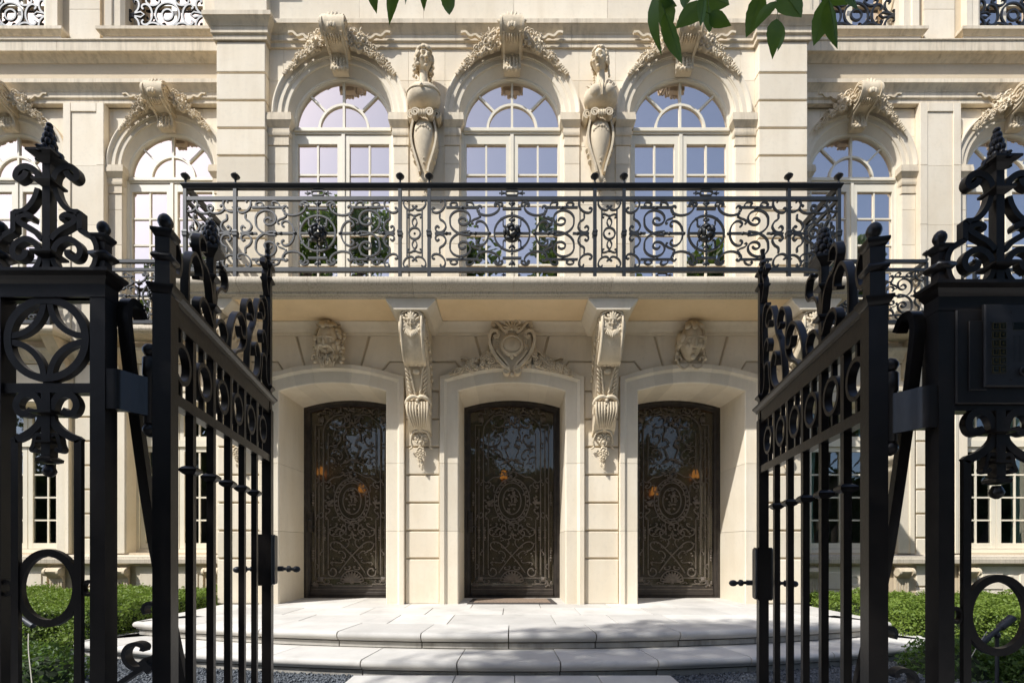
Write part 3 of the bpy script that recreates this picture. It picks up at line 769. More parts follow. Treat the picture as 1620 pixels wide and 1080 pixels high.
# dim rooms behind the glass
def room(name, x0, x1, y0, y1, z0, z1):
    m = MB(); m.add([(x0, y0, z0), (x1, y0, z0), (x1, y1, z0), (x0, y1, z0), (x0, y0, z1), (x1, y0, z1), (x1, y1, z1), (x0, y1, z1)], [(1, 2, 6, 5), (2, 3, 7, 6), (3, 0, 4, 7), (4, 5, 6, 7), (3, 2, 1, 0)])
    return part(name, m, 'room', mansion)
room('upper_room', -3.69, 3.69, YU + 0.51, YU + 3.5, 4.0, 7.6)
for s in (-1, 1):
    a, b = sorted((s * 4.0, s * 9.6)); room('wing_room', a, b, YG + 0.5, YG + 3.5, 4.0, 7.6); room('wing_room', a, b, YG + 0.55, YG + 3.5, 0.5, 3.7)
    a, b = sorted((s * 4.0, s * 9.6)); room('wing_room', a, b, YG + 0.5, YG + 3.5, 8.3, 11.5)
room('entrance_hall', -3.65, 3.65, 7.06, 11.5, 0.26, 3.85)

# ------------------------------------------------------------------ wings
for s in (-1, 1):
    fx = lambda a, b: sorted((s * a, s * b))
    x0, x1 = fx(3.72, 9.9)
    w = MB()
    holes = [arch_hole(s * c, RAD + 0.03, 4.2, SP, RAD + 0.03) for c in WINGW] + [rect(s * c - 0.68, s * c + 0.68, 0.93, 3.20) for c in WINGW]
    w.prism(rect(x0, x1, 0.0, 7.6), YG + 0.022, YG + 0.42, holes=holes)
    w.prism(rect(x0, x1, 7.6, 12.0), 7.13, YG + 0.42, holes=[rect(s * c - 0.62, s * c + 0.62, 8.56, 10.8) for c in WINGW])
    wg = part('wing_wall', w, 'stone_back', mansion)
    # upper ashlar
    a, b = fx(3.82, 9.9)
    ashlar(a, b, SP, 7.54, [[s * 5.95, s * 6.6, s * 4.1, s * 8.3], [s * 4.6, s * 5.5, s * 5.95, s * 6.6, s * 7.0, s * 8.1]], [7.13], [s * c for c in WINGW], YG, wg)
    for p, q in ((3.82, 4.421), (5.799, 6.0), (6.6, 6.751), (8.129, 8.4)):
        a, b = fx(p, q); z = 4.05
        for t in (4.45, 4.98, 5.50, 6.02, 6.262, SP): block(rect(a + .001, b - .001, z + .0012, t - .0012), YG - 0.02, YG + 0.04, wg, 0.003); z = t
    for c in WINGW:
        cc = s * c
        impost(cc - RAD - 0.20, cc - RAD, YG - 0.022, 1); impost(cc + RAD, cc + RAD + 0.20, YG - 0.022, -1)
    # giant pilasters with a sunk panel
    for p, q in ((6.0, 6.6), (8.4, 9.0)):
        a, b = fx(p, q)
        pil = part('pilaster', MB().box(a + 0.004, b - 0.004, YG - 0.080, YG + 0.035, 4.055, 7.535), 'stone_back', mansion)
        z = 4.05
        for t in (4.9, 5.75, 6.62, 7.54):
            m = MB(); m.box(a, a + 0.11, YG - 0.105, YG - 0.02, z + .0012, t - .0012, 0.004); m.box(b - 0.11, b, YG - 0.105, YG - 0.02, z + .0012, t - .0012, 0.004)
            m.box(a + 0.112, b - 0.112, YG - 0.090, YG - 0.02, z + .0012, t - .0012, 0.001)
            if t == 7.54: m.box(a + 0.113, b - 0.113, YG - 0.105, YG - 0.03, t - 0.13, t - .0014, 0.004)
            part('stone_block', m, 'stone', pil); z = t
    # entablature
    YF = 7.15
    dY = 0.0
    o = None
    for nm, pr, mt in (('architrave', ARCH, 'cornice'), ('frieze', FRZ, 'stone')):
        xa, xb = fx(3.86, 9.9); first = MB().run_h([(xa, YF), (xa + 0.6, YF)], pr)
        oo = part(nm, first, mt, mansion, smooth=30)
        pieces(nm + '_stone', [[(xa + 0.603, YF), (xb, YF)]], pr, mt, oo, 1.02)
    oo = part('cornice', MB().run_h([(fx(3.86, 9.9)[0], YF), (fx(3.86, 9.9)[0] + .7, YF)], CORN), 'cornice', mansion, smooth=30)
    pieces('cornice_stone', [[(fx(3.86, 9.9)[0] + .703, YF), (fx(3.86, 9.9)[1], YF)]], CORN, 'cornice', oo, 1.1)
    # second floor: wall stones, sills, aprons, architraves, sash and scrolled guards
    for p, q, z0, z1 in ((3.82, 4.17, 8.37, 12), (6.05, 6.50, 8.37, 8.90), (6.05, 6.50, 8.903, 9.8), (6.05, 6.50, 9.803, 12), (8.38, 8.9, 8.37, 8.95), (8.38, 8.9, 8.953, 12)):
        a, b = fx(p, q); block(rect(a, b, z0, z1), 7.10, 7.18, wg, 0.002)
    for c in WINGW:
        cc = s * c
        part('apron', MB().box(cc - 0.86, cc + 0.86, 7.055, 7.2, 8.37, 8.46, 0.003), 'stone', mansion)
        part('window_sill', MB().run_h([(cc - 0.86, 7.2), (cc - 0.86, 7.055), (cc + 0.86, 7.055), (cc + 0.86, 7.2)], [(-0.05, 8.46), (0.01, 8.46), (0.02, 8.475), (0.05, 8.50), (0.06, 8.505), (0.06, 8.55), (-0.05, 8.56)]), 'cornice', mansion, smooth=30)
        fr = [(-0.05, -0.1), (-0.05, 0.0), (0.0, 0.03), (0.10, 0.03), (0.11, 0.05), (0.20, 0.06), (0.20, -0.06), (0, -0.1)]
        m = MB().run_v([(cc - 0.62, 8.56), (cc - 0.62, 10.8), (cc + 0.62, 10.8), (cc + 0.62, 8.56)], fr, 7.10, side=1)
        part('window_surround', m, 'stone', mansion, smooth=30)
        m = MB(); bars(m, [(cc - 0.66, cc - 0.54, 8.57, 10.8), (cc + 0.54, cc + 0.66, 8.57, 10.8), (cc - 0.04, cc + 0.04, 8.57, 10.8)], 7.32, 7.38)
        bars(m, [(cc - 0.54, cc - 0.04, 8.57, 8.72), (cc + 0.04, cc + 0.54, 8.57, 8.72), (cc - 0.54, cc - 0.04, 9.2, 9.23), (cc + 0.04, cc + 0.54, 9.2, 9.23)], 7.325, 7.38)
        sash = part('upper_window', m, 'paint', mansion)
        for q in (-1, 1):
            for z0, z1 in ((8.72, 9.2), (9.23, 10.78)):
                part('pane', MB().add([(cc + q * 0.29 - 0.25, 7.35, z0), (cc + q * 0.29 + 0.25, 7.35, z0), (cc + q * 0.29 + 0.25, 7.35, z1), (cc + q * 0.29 - 0.25, 7.35, z1)], [(0, 1, 2, 3)]), 'glass', sash)
    # ground floor rusticated piers, string course, sill course, windows
    for p, q in ((3.82, 4.20), (6.02, 6.53), (8.36, 9.0)):
        a, b = fx(p, q); zz = [0.0, 0.42, 0.79, 1.15, 1.51, 1.87, 2.23, 2.59, 2.95, 3.31, 3.745]
        for i in range(len(zz) - 1): block(rect(a + .01, b - .01, zz[i] + J, zz[i + 1] - J), YG + random.uniform(-.001, .001), YG + 0.05, wg, 0.008)
    for c in WINGW:
        cc = s * c
        for i, (p, q) in enumerate(((-0.90, -0.46), (-0.46, 0.0), (0.0, 0.46), (0.46, 0.90))):
            block(rect(cc + p + .006, cc + q - .006, 3.40, 3.735), YG, YG + 0.05, wg, 0.006)
        fr = [(-0.02, -0.30), (-0.02, -0.005), (0.0, 0.012), (0.14, 0.012), (0.15, 0.03), (0.20, 0.04), (0.205, 0.036), (0.205, -0.05), (0.1, -0.30)]
        m = MB().run_v([(cc - 0.66, 0.92), (cc - 0.66, 3.18), (cc + 0.66, 3.18), (cc + 0.66, 0.92)], fr, YG, side=1)
        part('window_surround', m, 'stone', mansion, smooth=30)
        # casement with transom
        Y = YG + 0.20
        m = MB(); bars(m, [(cc - 0.68, cc - 0.60, 0.93, 3.2), (cc + 0.60, cc + 0.68, 0.93, 3.2)], Y - 0.01, Y + 0.09)
        bars(m, [(cc - 0.60, cc + 0.60, 0.93, 0.985), (cc - 0.60, cc + 0.60, 2.55, 2.65), (cc - 0.60, cc + 0.60, 3.13, 3.2)], Y - 0.005, Y + 0.085)
        win = part('casement_window', m, 'paint', mansion)
        rows = [1.075, 1.425, 1.775, 2.125, 2.475]
        for q in (-1, 1):
            x0, x1 = (cc + 0.006, cc + 0.595) if q > 0 else (cc - 0.595, cc - 0.006); cx = (x0 + x1) / 2
            m = MB(); y0, y1 = Y + 0.02, Y + 0.065
            bars(m, [(x0, x0 + 0.07, 0.99, 2.545), (x1 - 0.07, x1, 0.99, 2.545)], y0, y1)
            bars(m, [(x0 + 0.07, x1 - 0.07, 0.99, 1.075), (x0 + 0.07, x1 - 0.07, 2.475, 2.545)], y0 + 0.002, y1)
            bars(m, [(cx - 0.012, cx + 0.012, 1.075, 2.475)], y0 + 0.012, y1 - 0.01)
            for z in rows[1:-1]: bars(m, [(x0 + 0.07, cx - 0.012, z - 0.012, z + 0.012), (cx + 0.012, x1 - 0.07, z - 0.012, z + 0.012)], y0 + 0.014, y1 - 0.01)
            bars(m, [(x0, x0 + 0.06, 2.655, 3.125), (x1 - 0.06, x1, 2.655, 3.125)], y0, y1)
            bars(m, [(x0 + 0.06, x1 - 0.06, 2.655, 2.71), (x0 + 0.06, x1 - 0.06, 3.07, 3.125)], y0 + 0.002, y1)
            bars(m, [(cx - 0.012, cx + 0.012, 2.71, 3.07)], y0 + 0.012, y1 - 0.01)
            part('casement', m, 'paint', win)
            for z0, z1, xa in [(rows[i] , rows[i + 1], 0.065) for i in range(4)] + [(2.70, 3.08, 0.055)]:
                for a, b in ((x0 + xa, cx), (cx, x1 - xa)):
                    t = random.gauss(0, .0015)
                    part('pane', MB().add([(a, Y + 0.045 + t, z0), (b, Y + 0.045 - t, z0), (b, Y + 0.045, z1), (a, Y + 0.045, z1)], [(0, 1, 2, 3)]), 'glass_low', win)
        # curtains hanging inside
        for q in (-1, 1):
            m = MB(); V = []; n = 30
            for j in range(9):
                z = 0.75 + j * (3.2 - 0.75) / 8; wd = 0.26 + 0.17 * abs(j / 8 - 0.33) ** 1.2
                for i in range(n + 1):
                    u = i / n; V.append((cc + q * (0.66 - wd * u), Y + 0.15 + 0.03 * math.sin(u * 26 + j * .2), z))
            m.add(V, [(j * (n + 1) + i, j * (n + 1) + i + 1, (j + 1) * (n + 1) + i + 1, (j + 1) * (n + 1) + i) for j in range(8) for i in range(n)])
            part('curtain', m, 'curtain_teal' if s > 0 else 'curtain', mansion, smooth=80)
        # sunk apron panel and the small consoles under the sill
        m = MB(); m.box(cc - 0.50, cc + 0.50, YG + 0.001, YG + 0.04, 0.30, 0.72)
        m.box(cc - 0.44, cc - 0.12, YG - 0.012, YG + 0.02, 0.38, 0.64, 0.012); m.box(cc + 0.12, cc + 0.44, YG - 0.012, YG + 0.02, 0.38, 0.64, 0.012)
        m.lathe((cc, YG + 0.01, 0.51), [(0.10, -0.03), (0.10, 0.0), (0.085, 0.018), (0.06, 0.018), (0.05, 0.008)], 20, axis=Matrix.Rotation(PI / 2, 3, 'X'))
        part('apron_panel', m, 'stone', mansion, smooth=30)
        for q in (-0.68, 0.68):
            m = MB(); xx = cc + q
            prof = [(0.0, 0.28), (0.03, 0.28), (0.035, 0.45), (0.05, 0.55), (0.11, 0.60), (0.135, 0.655), (0.11, 0.70), (0.03, 0.715), (0.0, 0.74)]
            m.sweep([(Vector((xx - 0.10, YG, 0)), Vector((0, -1, 0)), Vector((0, 0, 1))), (Vector((xx + 0.10, YG, 0)), Vector((0, -1, 0)), Vector((0, 0, 1)))], prof)
            for k in (-1, 1): m.lathe((xx + k * 0.10, YG - 0.082, 0.645), [(0.062, -0.02), (0.062, 0.015), (0.03, 0.03)], 14, axis=Matrix.Rotation(PI / 2, 3, 'Y'))
            for k in range(5): m.box(xx - 0.095 + k * 0.04, xx - 0.070 + k * 0.04, YG - 0.046, YG, 0.25, 0.50)
            m.box(xx - 0.115, xx + 0.115, YG - 0.055, YG, 0.235, 0.262)
            part('sill_console', m, 'carved', mansion, smooth=35)
    a, b = fx(3.83, 9.9)
    STR = [(-0.05, 3.745), (0.02, 3.745), (0.03, 3.78), (0.05, 3.79), (0.07, 3.84), (0.11, 3.885), (0.12, 3.90), (0.12, 3.94), (-0.05, 3.94)]
    oo = part('string_course', MB().run_h([(a, YG), (a + 0.5, YG)], STR), 'cornice', mansion, smooth=30)
    pieces('string_stone', [[(a + 0.503, YG), (b, YG)]], STR, 'cornice', oo, 1.1)
    SIL = [(-0.05, 0.745), (0.03, 0.745), (0.045, 0.765), (0.10, 0.775), (0.10, 0.835), (0.085, 0.85), (0.085, 0.865), (0.03, 0.90), (-0.05, 0.90)]
    oo = part('sill_course', MB().run_h([(a, YG), (a + 0.5, YG)], SIL), 'ledge', mansion, smooth=30)
    pieces('sill_stone', [[(a + 0.503, YG), (b, YG)]], SIL, 'ledge', oo, 1.2)
    block(rect(a, b, 3.942, 4.05), YG - 0.03, YG + 0.05, wg, 0.002)
    # little balconies before the arched windows
    for c in WINGW:
        cc = s * c
        JS = [(-0.6, 4.045), (0.0, 4.045), (0.012, 4.06), (0.03, 4.07), (0.04, 4.095), (0.03, 4.13), (0.01, 4.142), (0.0, 4.16), (-0.6, 4.16)]
        part('window_balcony', MB().run_h([(cc - 0.92, YG), (cc - 0.92, 6.86), (cc + 0.92, 6.86), (cc + 0.92, YG)], [(max(-0.3, p), z) for p, z in JS]), 'ledge', mansion, smooth=30)
        for q in (-0.78, 0.78):
            part('balcony_bracket', MB().sweep([(Vector((cc + q - 0.09, YG, 0)), Vector((0, -1, 0)), Vector((0, 0, 1))), (Vector((cc + q + 0.09, YG, 0)), Vector((0, -1, 0)), Vector((0, 0, 1)))], [(0, 3.5), (0.04, 3.5), (0.06, 3.62), (0.13, 3.72), (0.14, 3.82), (0.22, 3.92), (0.30, 4.044), (0, 4.044)]), 'carved', mansion, smooth=30)

# ------------------------------------------------------------------ main balcony slab
SLAB = [(-0.80, 3.872), (-0.115, 3.872), (-0.105, 3.885), (-0.085, 3.890), (-0.080, 3.915), (-0.055, 3.925), (-0.045, 3.940), (-0.020, 3.955), (-0.004, 3.980), (0, 4.005), (-0.008, 4.035), (-0.028, 4.058), (-0.055, 4.068), (-0.80, 4.070)]
bal = part('balcony_slab', MB().run_h([(-3.98, YW + 0.15), (-3.98, 5.42), (-3.1, 5.42)], [(max(-0.17, a), z) for a, z in SLAB]), 'ledge', mansion, smooth=35)
xs = [-3.097, -2.3, -1.12, 0.02, 1.12, 2.2, 3.097]
for i in range(6): part('balcony_stone', MB().run_h([(xs[i] + .0015, 5.42), (xs[i + 1] - .0015, 5.42)], [(max(-0.17, a), z) for a, z in SLAB]), 'ledge', bal, smooth=35)
part('balcony_stone', MB().run_h([(3.1, 5.42), (3.98, 5.42), (3.98, YW + 0.15)], [(max(-0.17, a), z) for a, z in SLAB]), 'ledge', bal, smooth=35)
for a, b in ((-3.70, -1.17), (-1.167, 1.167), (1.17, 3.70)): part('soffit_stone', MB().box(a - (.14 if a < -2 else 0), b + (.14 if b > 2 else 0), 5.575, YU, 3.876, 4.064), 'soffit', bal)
part('balcony_floor', MB().box(-3.9, 3.9, 5.52, YU, 4.0665, 4.0705), 'stone', bal)
# ------------------------------------------------------------------ carved stone ornament
def fmat(N, spin=0.0):
    N = Vector(N).normalized(); a = Vector((0, 0, 1)) if abs(N.z) < 0.9 else Vector((1, 0, 0))
    u = a.cross(N).normalized(); v = N.cross(u)
    c, s = math.cos(spin), math.sin(spin)
    return Matrix((u * c + v * s, v * c - u * s, N)).transposed()
def flower(m, c, r, N=(0, -1, 0), kind=None):
    R = fmat(N, random.uniform(0, 6.28)); c = Vector(c); kind = kind if kind is not None else random.randint(0, 3)
    if kind == 0:      # daisy
        for k in range(6):
            th = k * PI / 3; d = R @ Vector((math.cos(th), math.sin(th), 0.15)); m.blob(c + d * r * 0.62, (r * .40, r * .27, r * .17), R @ Matrix.Rotation(th, 3, 'Z'), 1)
        m.blob(c + R @ Vector((0, 0, r * .22)), r * .30, None, 1)
    elif kind == 1:    # rose
        for ring, (rr, h, n) in enumerate(((.70, 0, 5), (.42, .28, 4))):
            for k in range(n):
                th = k * 2 * PI / n + ring; d = R @ Vector((math.cos(th) * rr, math.sin(th) * rr, h)); m.blob(c + d * r, (r * .20, r * .40, r * .34), R @ Matrix.Rotation(th, 3, 'Z'), 1)
        m.blob(c + R @ Vector((0, 0, r * .5)), r * .24, None, 0)
    elif kind == 2:    # fruit and berries
        for k in range(5):
            d = R @ Vector((random.uniform(-.6, .6), random.uniform(-.6, .6), random.uniform(.1, .5))); m.blob(c + d * r, r * random.uniform(.28, .45), None, 1)
    else:              # leaf tuft
        for k in range(5):
            th = k * 1.256 + random.uniform(-.3, .3); d = R @ Vector((math.cos(th), math.sin(th), .25)); m.blob(c + d * r * .62, (r * .62, r * .20, r * .12), R @ Matrix.Rotation(th, 3, 'Z') @ Matrix.Rotation(-.35, 3, 'Y'), 1)
def rosette(m, c, r, N=(0, -1, 0), petals=None):
    """carved open flower: lobed dish with a raised eye"""
    R = fmat(N, random.uniform(0, 6.28)); c = Vector(c); petals = petals or random.choice((5, 6, 8)); n = petals * 4; V = []; Fc = []
    prof = [(1.0, -.35), (1.0, .12), (.80, .30), (.52, .10), (.34, .08), (.30, .34), (.14, .46)]
    for q, h in prof:
        for i in range(n):
            th = 2 * PI * i / n; lobe = 1 - (.20 if q > .45 else 0) * (1 - abs(math.sin(petals * th / 2))) ** 1.5
            V.append(c + R @ Vector((q * r * lobe * math.cos(th), q * r * lobe * math.sin(th), h * r * (lobe if q > .45 else 1))))
    for j in range(len(prof) - 1): Fc += [(j * n + i, j * n + (i + 1) % n, (j + 1) * n + (i + 1) % n, (j + 1) * n + i) for i in range(n)]
    Fc.append(tuple((len(prof) - 1) * n + i for i in range(n))); m.add(V, Fc)
def spiral(c, r0, r1, a0, turns, n=40):
    return [(c[0] + (r0 + (r1 - r0) * i / n) * math.cos(a0 + turns * 2 * PI * i / n), c[1] + (r0 + (r1 - r0) * i / n) * math.sin(a0 + turns * 2 * PI * i / n)) for i in range(n + 1)]
def sideframe(x, Y): return (Vector((x, Y, 0)), Vector((0, -1, 0)), Vector((0, 0, 1)), Vector((1, 0, 0)))
def xsweep(m, prof, x0, x1, Y):
    m.sweep([(Vector((x0, Y, 0)), Vector((0, -1, 0)), Vector((0, 0, 1))), (Vector((x1, Y, 0)), Vector((0, -1, 0)), Vector((0, 0, 1)))], prof)
def smoothprof(pts, n=4, fixed=()): return catmull(pts, n)
def scallop(m, c, R, n=9, spread=2.3, up=1, depth=.03, tilt=0.0):
    """fan of flutes in the facade plane"""
    for k in range(n):
        a = PI / 2 + (k / (n - 1) - .5) * spread
        d = Vector((math.cos(a), 0, math.sin(a) * up)); mid = Vector(c) + d * R * .55 + Vector((0, tilt * .55 * R, 0))
        m.blob(mid, (R * .12, depth, R * .5), Matrix.Rotation(PI / 2 - a, 3, 'Y') if up > 0 else Matrix.Rotation(a - PI / 2, 3, 'Y'), 1)
    m.blob(c, (R * .22, depth * 1.4, R * .2), None, 1)

# keystone: rolled scroll head with shell, leaf below
def keystone():
    m = MB()
    head = [(0.0, 7.37), (0.10, 7.375)] + catmull([(0.12, 7.378), (0.20, 7.385), (0.28, 7.405), (0.34, 7.45), (0.362, 7.52), (0.335, 7.59), (0.265, 7.628), (0.19, 7.612), (0.13, 7.575)], 4) + [(0.0, 7.56)]
    xsweep(m, [(d, 7.37 + (z - 7.37) * 1.22) for d, z in head], -0.135, 0.135, 0)
    low = [(0.0, 7.18), (0.060, 7.18)] + catmull([(0.075, 7.185), (0.098, 7.215), (0.090, 7.26), (0.082, 7.31), (0.092, 7.35), (0.105, 7.385)], 4) + [(0.0, 7.40)]
    xsweep(m, low, -0.10, 0.10, 0)
    root = part('keystone', m, 'carved', mansion, smooth=40)
    for s in (-1, 1):
        m = MB()
        m.ribbon(spiral((0.25, 7.53), 0.130, 0.012, -1.2, -2.1 if False else 2.1, 44), 0.020, 0.030, sideframe(s * 0.138, 0))
        m.ribbon(catmull([(0.33, 7.43), (0.24, 7.375), (0.13, 7.35), (0.085, 7.28), (0.08, 7.20)], 5), 0.018, 0.028, sideframe(s * 0.102, 0))
        part('volute', m, 'carved', root, smooth=50)
    m = MB(); scallop(m, (0, -0.352, 7.475), 0.20, 9, 2.2, 1, 0.028, 0.24)
    for k in (-1, 0, 1): m.blob((k * 0.035, -0.372, 7.475 - abs(k) * .01), (0.022, 0.016, 0.04), None, 1)
    for k in range(-3, 4): m.blob((k * 0.033, -0.225 - 0.04, 7.405), (0.012, 0.06, 0.03), None, 1)
    part('shell', m, 'carved', root, smooth=60)
    m = MB()
    flower(m, (0, -0.11, 7.355), 0.035, kind=0)
    for r in range(4):
        for s in (-1, 1):
            for k in range(2):
                m.blob((s * (0.022 + 0.036 * k), -0.098 - 0.008 * (1 - k), 7.20 + r * 0.036 + k * .012), (0.015, 0.015, 0.030), Matrix.Rotation(s * (0.5 + .3 * k), 3, 'Y'), 1)
    for s in (-1, 0, 1): m.blob((s * 0.045, -0.10, 7.185), (0.026, 0.026, 0.024), None, 1)
    part('acanthus', m, 'carved', root, smooth=60)
    return root
def garland(chunky=False):
    root = None
    for s in (-1, 1):
        m = MB()
        n = 11
        for i in range(n):
            u = i / (n - 1); a = PI / 2 + s * (0.20 + 0.64 * u); wid = 0.115 * (1 - u) ** .8 + 0.02
            for k in range(3 if u < .35 else 2 if u < .85 else 1):
                rr = 0.815 + (k + .2) * wid * 0.62 + random.uniform(-.012, .012); r = (0.056 - 0.026 * u) * random.uniform(.85, 1.15)
                p = (rr * math.cos(a + random.uniform(-.03, .03)), -0.085 - 0.05 * (1 - u) - random.uniform(0, .02), SP + rr * math.sin(a)); nn = (random.uniform(-.35, .35) + .3 * math.cos(a), -1, random.uniform(-.35, .25))
                if random.random() < .72: rosette(m, p, r, nn)
                else: flower(m, p, r * 1.1, nn, random.choice((2, 3)))
            for k in range(3):
                rr = 0.83 + random.uniform(0, wid * 1.3); m.blob((rr * math.cos(a + random.uniform(-.05, .05)), -0.075 - .03 * (1 - u), SP + rr * math.sin(a)), (0.012, 0.018, 0.045 - .02 * u), Matrix.Rotation(random.uniform(0, 3), 3, 'Y'), 1)
        for k in range(6):    # tip leaves
            a = PI / 2 + s * (0.80 + 0.035 * k); m.blob((0.86 * math.cos(a), -0.095, SP + 0.86 * math.sin(a)), (0.016, 0.012, 0.034), Matrix.Rotation(-s * 0.9 + random.uniform(-.5, .5), 3, 'Y'), 1)
        # crowning flowers near the key and broad leaves
        for k in range(5):
            m_x = s * random.uniform(0.18, 0.36); m_z = SP + 0.915 + random.uniform(-.07, .08) - abs(m_x) * .30
            rosette(m, (m_x, -0.13 - random.uniform(0, .04), m_z), random.uniform(.058, .075), (s * random.uniform(0, .4), -1, random.uniform(-.3, .3))) if k % 3 else flower(m, (m_x, -0.11, m_z + .05), .075, (0, -1, .2), 3)
        o = part('garland', m, 'carved', mansion if root is None else root, smooth=70)
        if root is None: root = o
        # fluttering ribbon end
        m = MB(); P = catmull([(0.30, SP + 0.96), (0.40, SP + 0.94), (0.47, SP + 0.985), (0.54, SP + 0.97), (0.60, SP + 1.02), (0.66, SP + 1.015)], 6)
        m.ribbon([(s * x, z) for x, z in P], 0.028, 0.035, (Vector((0, -0.085, 0)), Vector((1, 0, 0)), Vector((0, 0, 1)), Vector((0, 1, 0))))
        part('ribbon', m, 'carved', root, smooth=60)
    return root
key0 = keystone(); gar0 = garland()
key0.location = gar0.location = (UPW[0], YU, 0)
for c in UPW[1:]: copy_tree(key0, mansion, (c, YU, 0)); copy_tree(gar0, mansion, (c, YU, 0), (-1 if c == 0 else 1, 1, 1))
for s in (-1, 1):
    for c in WINGW: copy_tree(key0, mansion, (s * c, YG, 0)); copy_tree(gar0, mansion, (s * c, YG, 0), (s * 0.92, 1.15, 1.0))

# heads
def head(m, Mx, male=False, nl=44, nt=44, amp=1.0):
    V = []
    for i in range(nt + 1):
        ph = PI * i / nt
        for j in range(nl):
            th = 2 * PI * j / nl
            x, y, z = math.sin(ph) * math.sin(th), -math.sin(ph) * math.cos(th), math.cos(ph)
            jaw = 1 - (0.30 if not male else 0.22) * max(0, -z) ** 1.3
            X, Yv, Z = x * 0.40 * jaw, y * 0.47 * (1 - .10 * max(0, -z)), z * 0.56
            if y < 0:
                f = min(1, -y * 1.8); g = lambda cx, cz, wx, wz: math.exp(-((X - cx) / wx) ** 2 - ((Z - cz) / wz) ** 2)
                d = 0
                nz = max(0, min(1, (0.13 - Z) / 0.24)); d += (0.03 + 0.13 * nz) * math.exp(-(X / (0.05 + .025 * nz)) ** 2) * (1 if Z > -0.12 else math.exp(-((Z + 0.12) / 0.03) ** 2)) * (1 if Z < 0.13 else math.exp(-((Z - 0.13) / 0.06) ** 2))
                for s in (-1, 1):
                    d += -0.085 * g(s * 0.155, 0.045, 0.085, 0.055) + 0.050 * g(s * 0.155, 0.045, 0.055, 0.030)
                    d += 0.045 * g(s * 0.16, 0.135, 0.12, 0.035) + 0.035 * g(s * 0.2, -0.10, 0.09, 0.09) + 0.03 * g(s * 0.06, -0.10, 0.03, 0.03)
                d += 0.050 * g(0, -0.215, 0.10, 0.024) + 0.050 * g(0, -0.275, 0.085, 0.026) - 0.045 * g(0, -0.245, 0.12, 0.012) + 0.075 * g(0, -0.42, 0.10, 0.08) - 0.03 * g(0, -0.335, 0.10, 0.03)
                Yv -= d * f * amp
            V.append(Mx @ Vector((X, Yv, Z)))
    Fc = [(i * nl + j, (i + 1) * nl + j, (i + 1) * nl + (j + 1) % nl, i * nl + (j + 1) % nl) for i in range(nt) for j in range(nl)]
    m.add(V, Fc)
    R = Mx.to_3x3(); S = [R.col[i].length for i in range(3)]; Rn = R.normalized()
    def f(c, r, rot=None, lvl=2): m.blob(Mx @ Vector(c), tuple(a * b for a, b in zip(r, S)), Rn if rot is None else Rn @ rot, lvl)
    f((0, -.535, -.03), (.052, .085, .145)); f((0, -.58, -.125), (.062, .06, .042))
    for q in (-1, 1):
        f((q * .045, -.54, -.135), (.04, .05, .03)); f((q * .165, -.405, .045), (.068, .05, .036)); f((q * .165, -.43, .085), (.085, .04, .018), Matrix.Rotation(q * .12, 3, 'Y'))
        f((q * .155, -.435, .155), (.125, .05, .030), Matrix.Rotation(q * .18, 3, 'Y')); f((q * .21, -.37, -.10), (.10, .08, .09)); f((q * .405, .02, .0), (.03, .07, .10))
        f((q * .165, -.415, .008), (.06, .035, .012))
    f((0, -.475, -.222), (.095, .05, .020)); f((0, -.468, -.272), (.078, .052, .024)); f((0, -.40, -.42), (.10, .085, .085))
def hair(m, Mx, n, size, test, lift=1.04, lvl=1, stretch=1.6):
    R3 = Mx.to_3x3(); k = 0; S = R3.col[0].length; Rn = R3.normalized()
    while k < n:
        d = Vector((random.gauss(0, 1), random.gauss(0, 1), random.gauss(0, 1))).normalized()
        if not test(d): continue
        p = Mx @ (Vector((d.x * .41, d.y * .48, d.z * .57)) * lift); N = (Rn @ d).normalized()
        r = size * S * random.uniform(.7, 1.25); m.blob(p, (r * stretch, r, r * .8), fmat(N, random.uniform(0, 6.28)) , lvl); k += 1

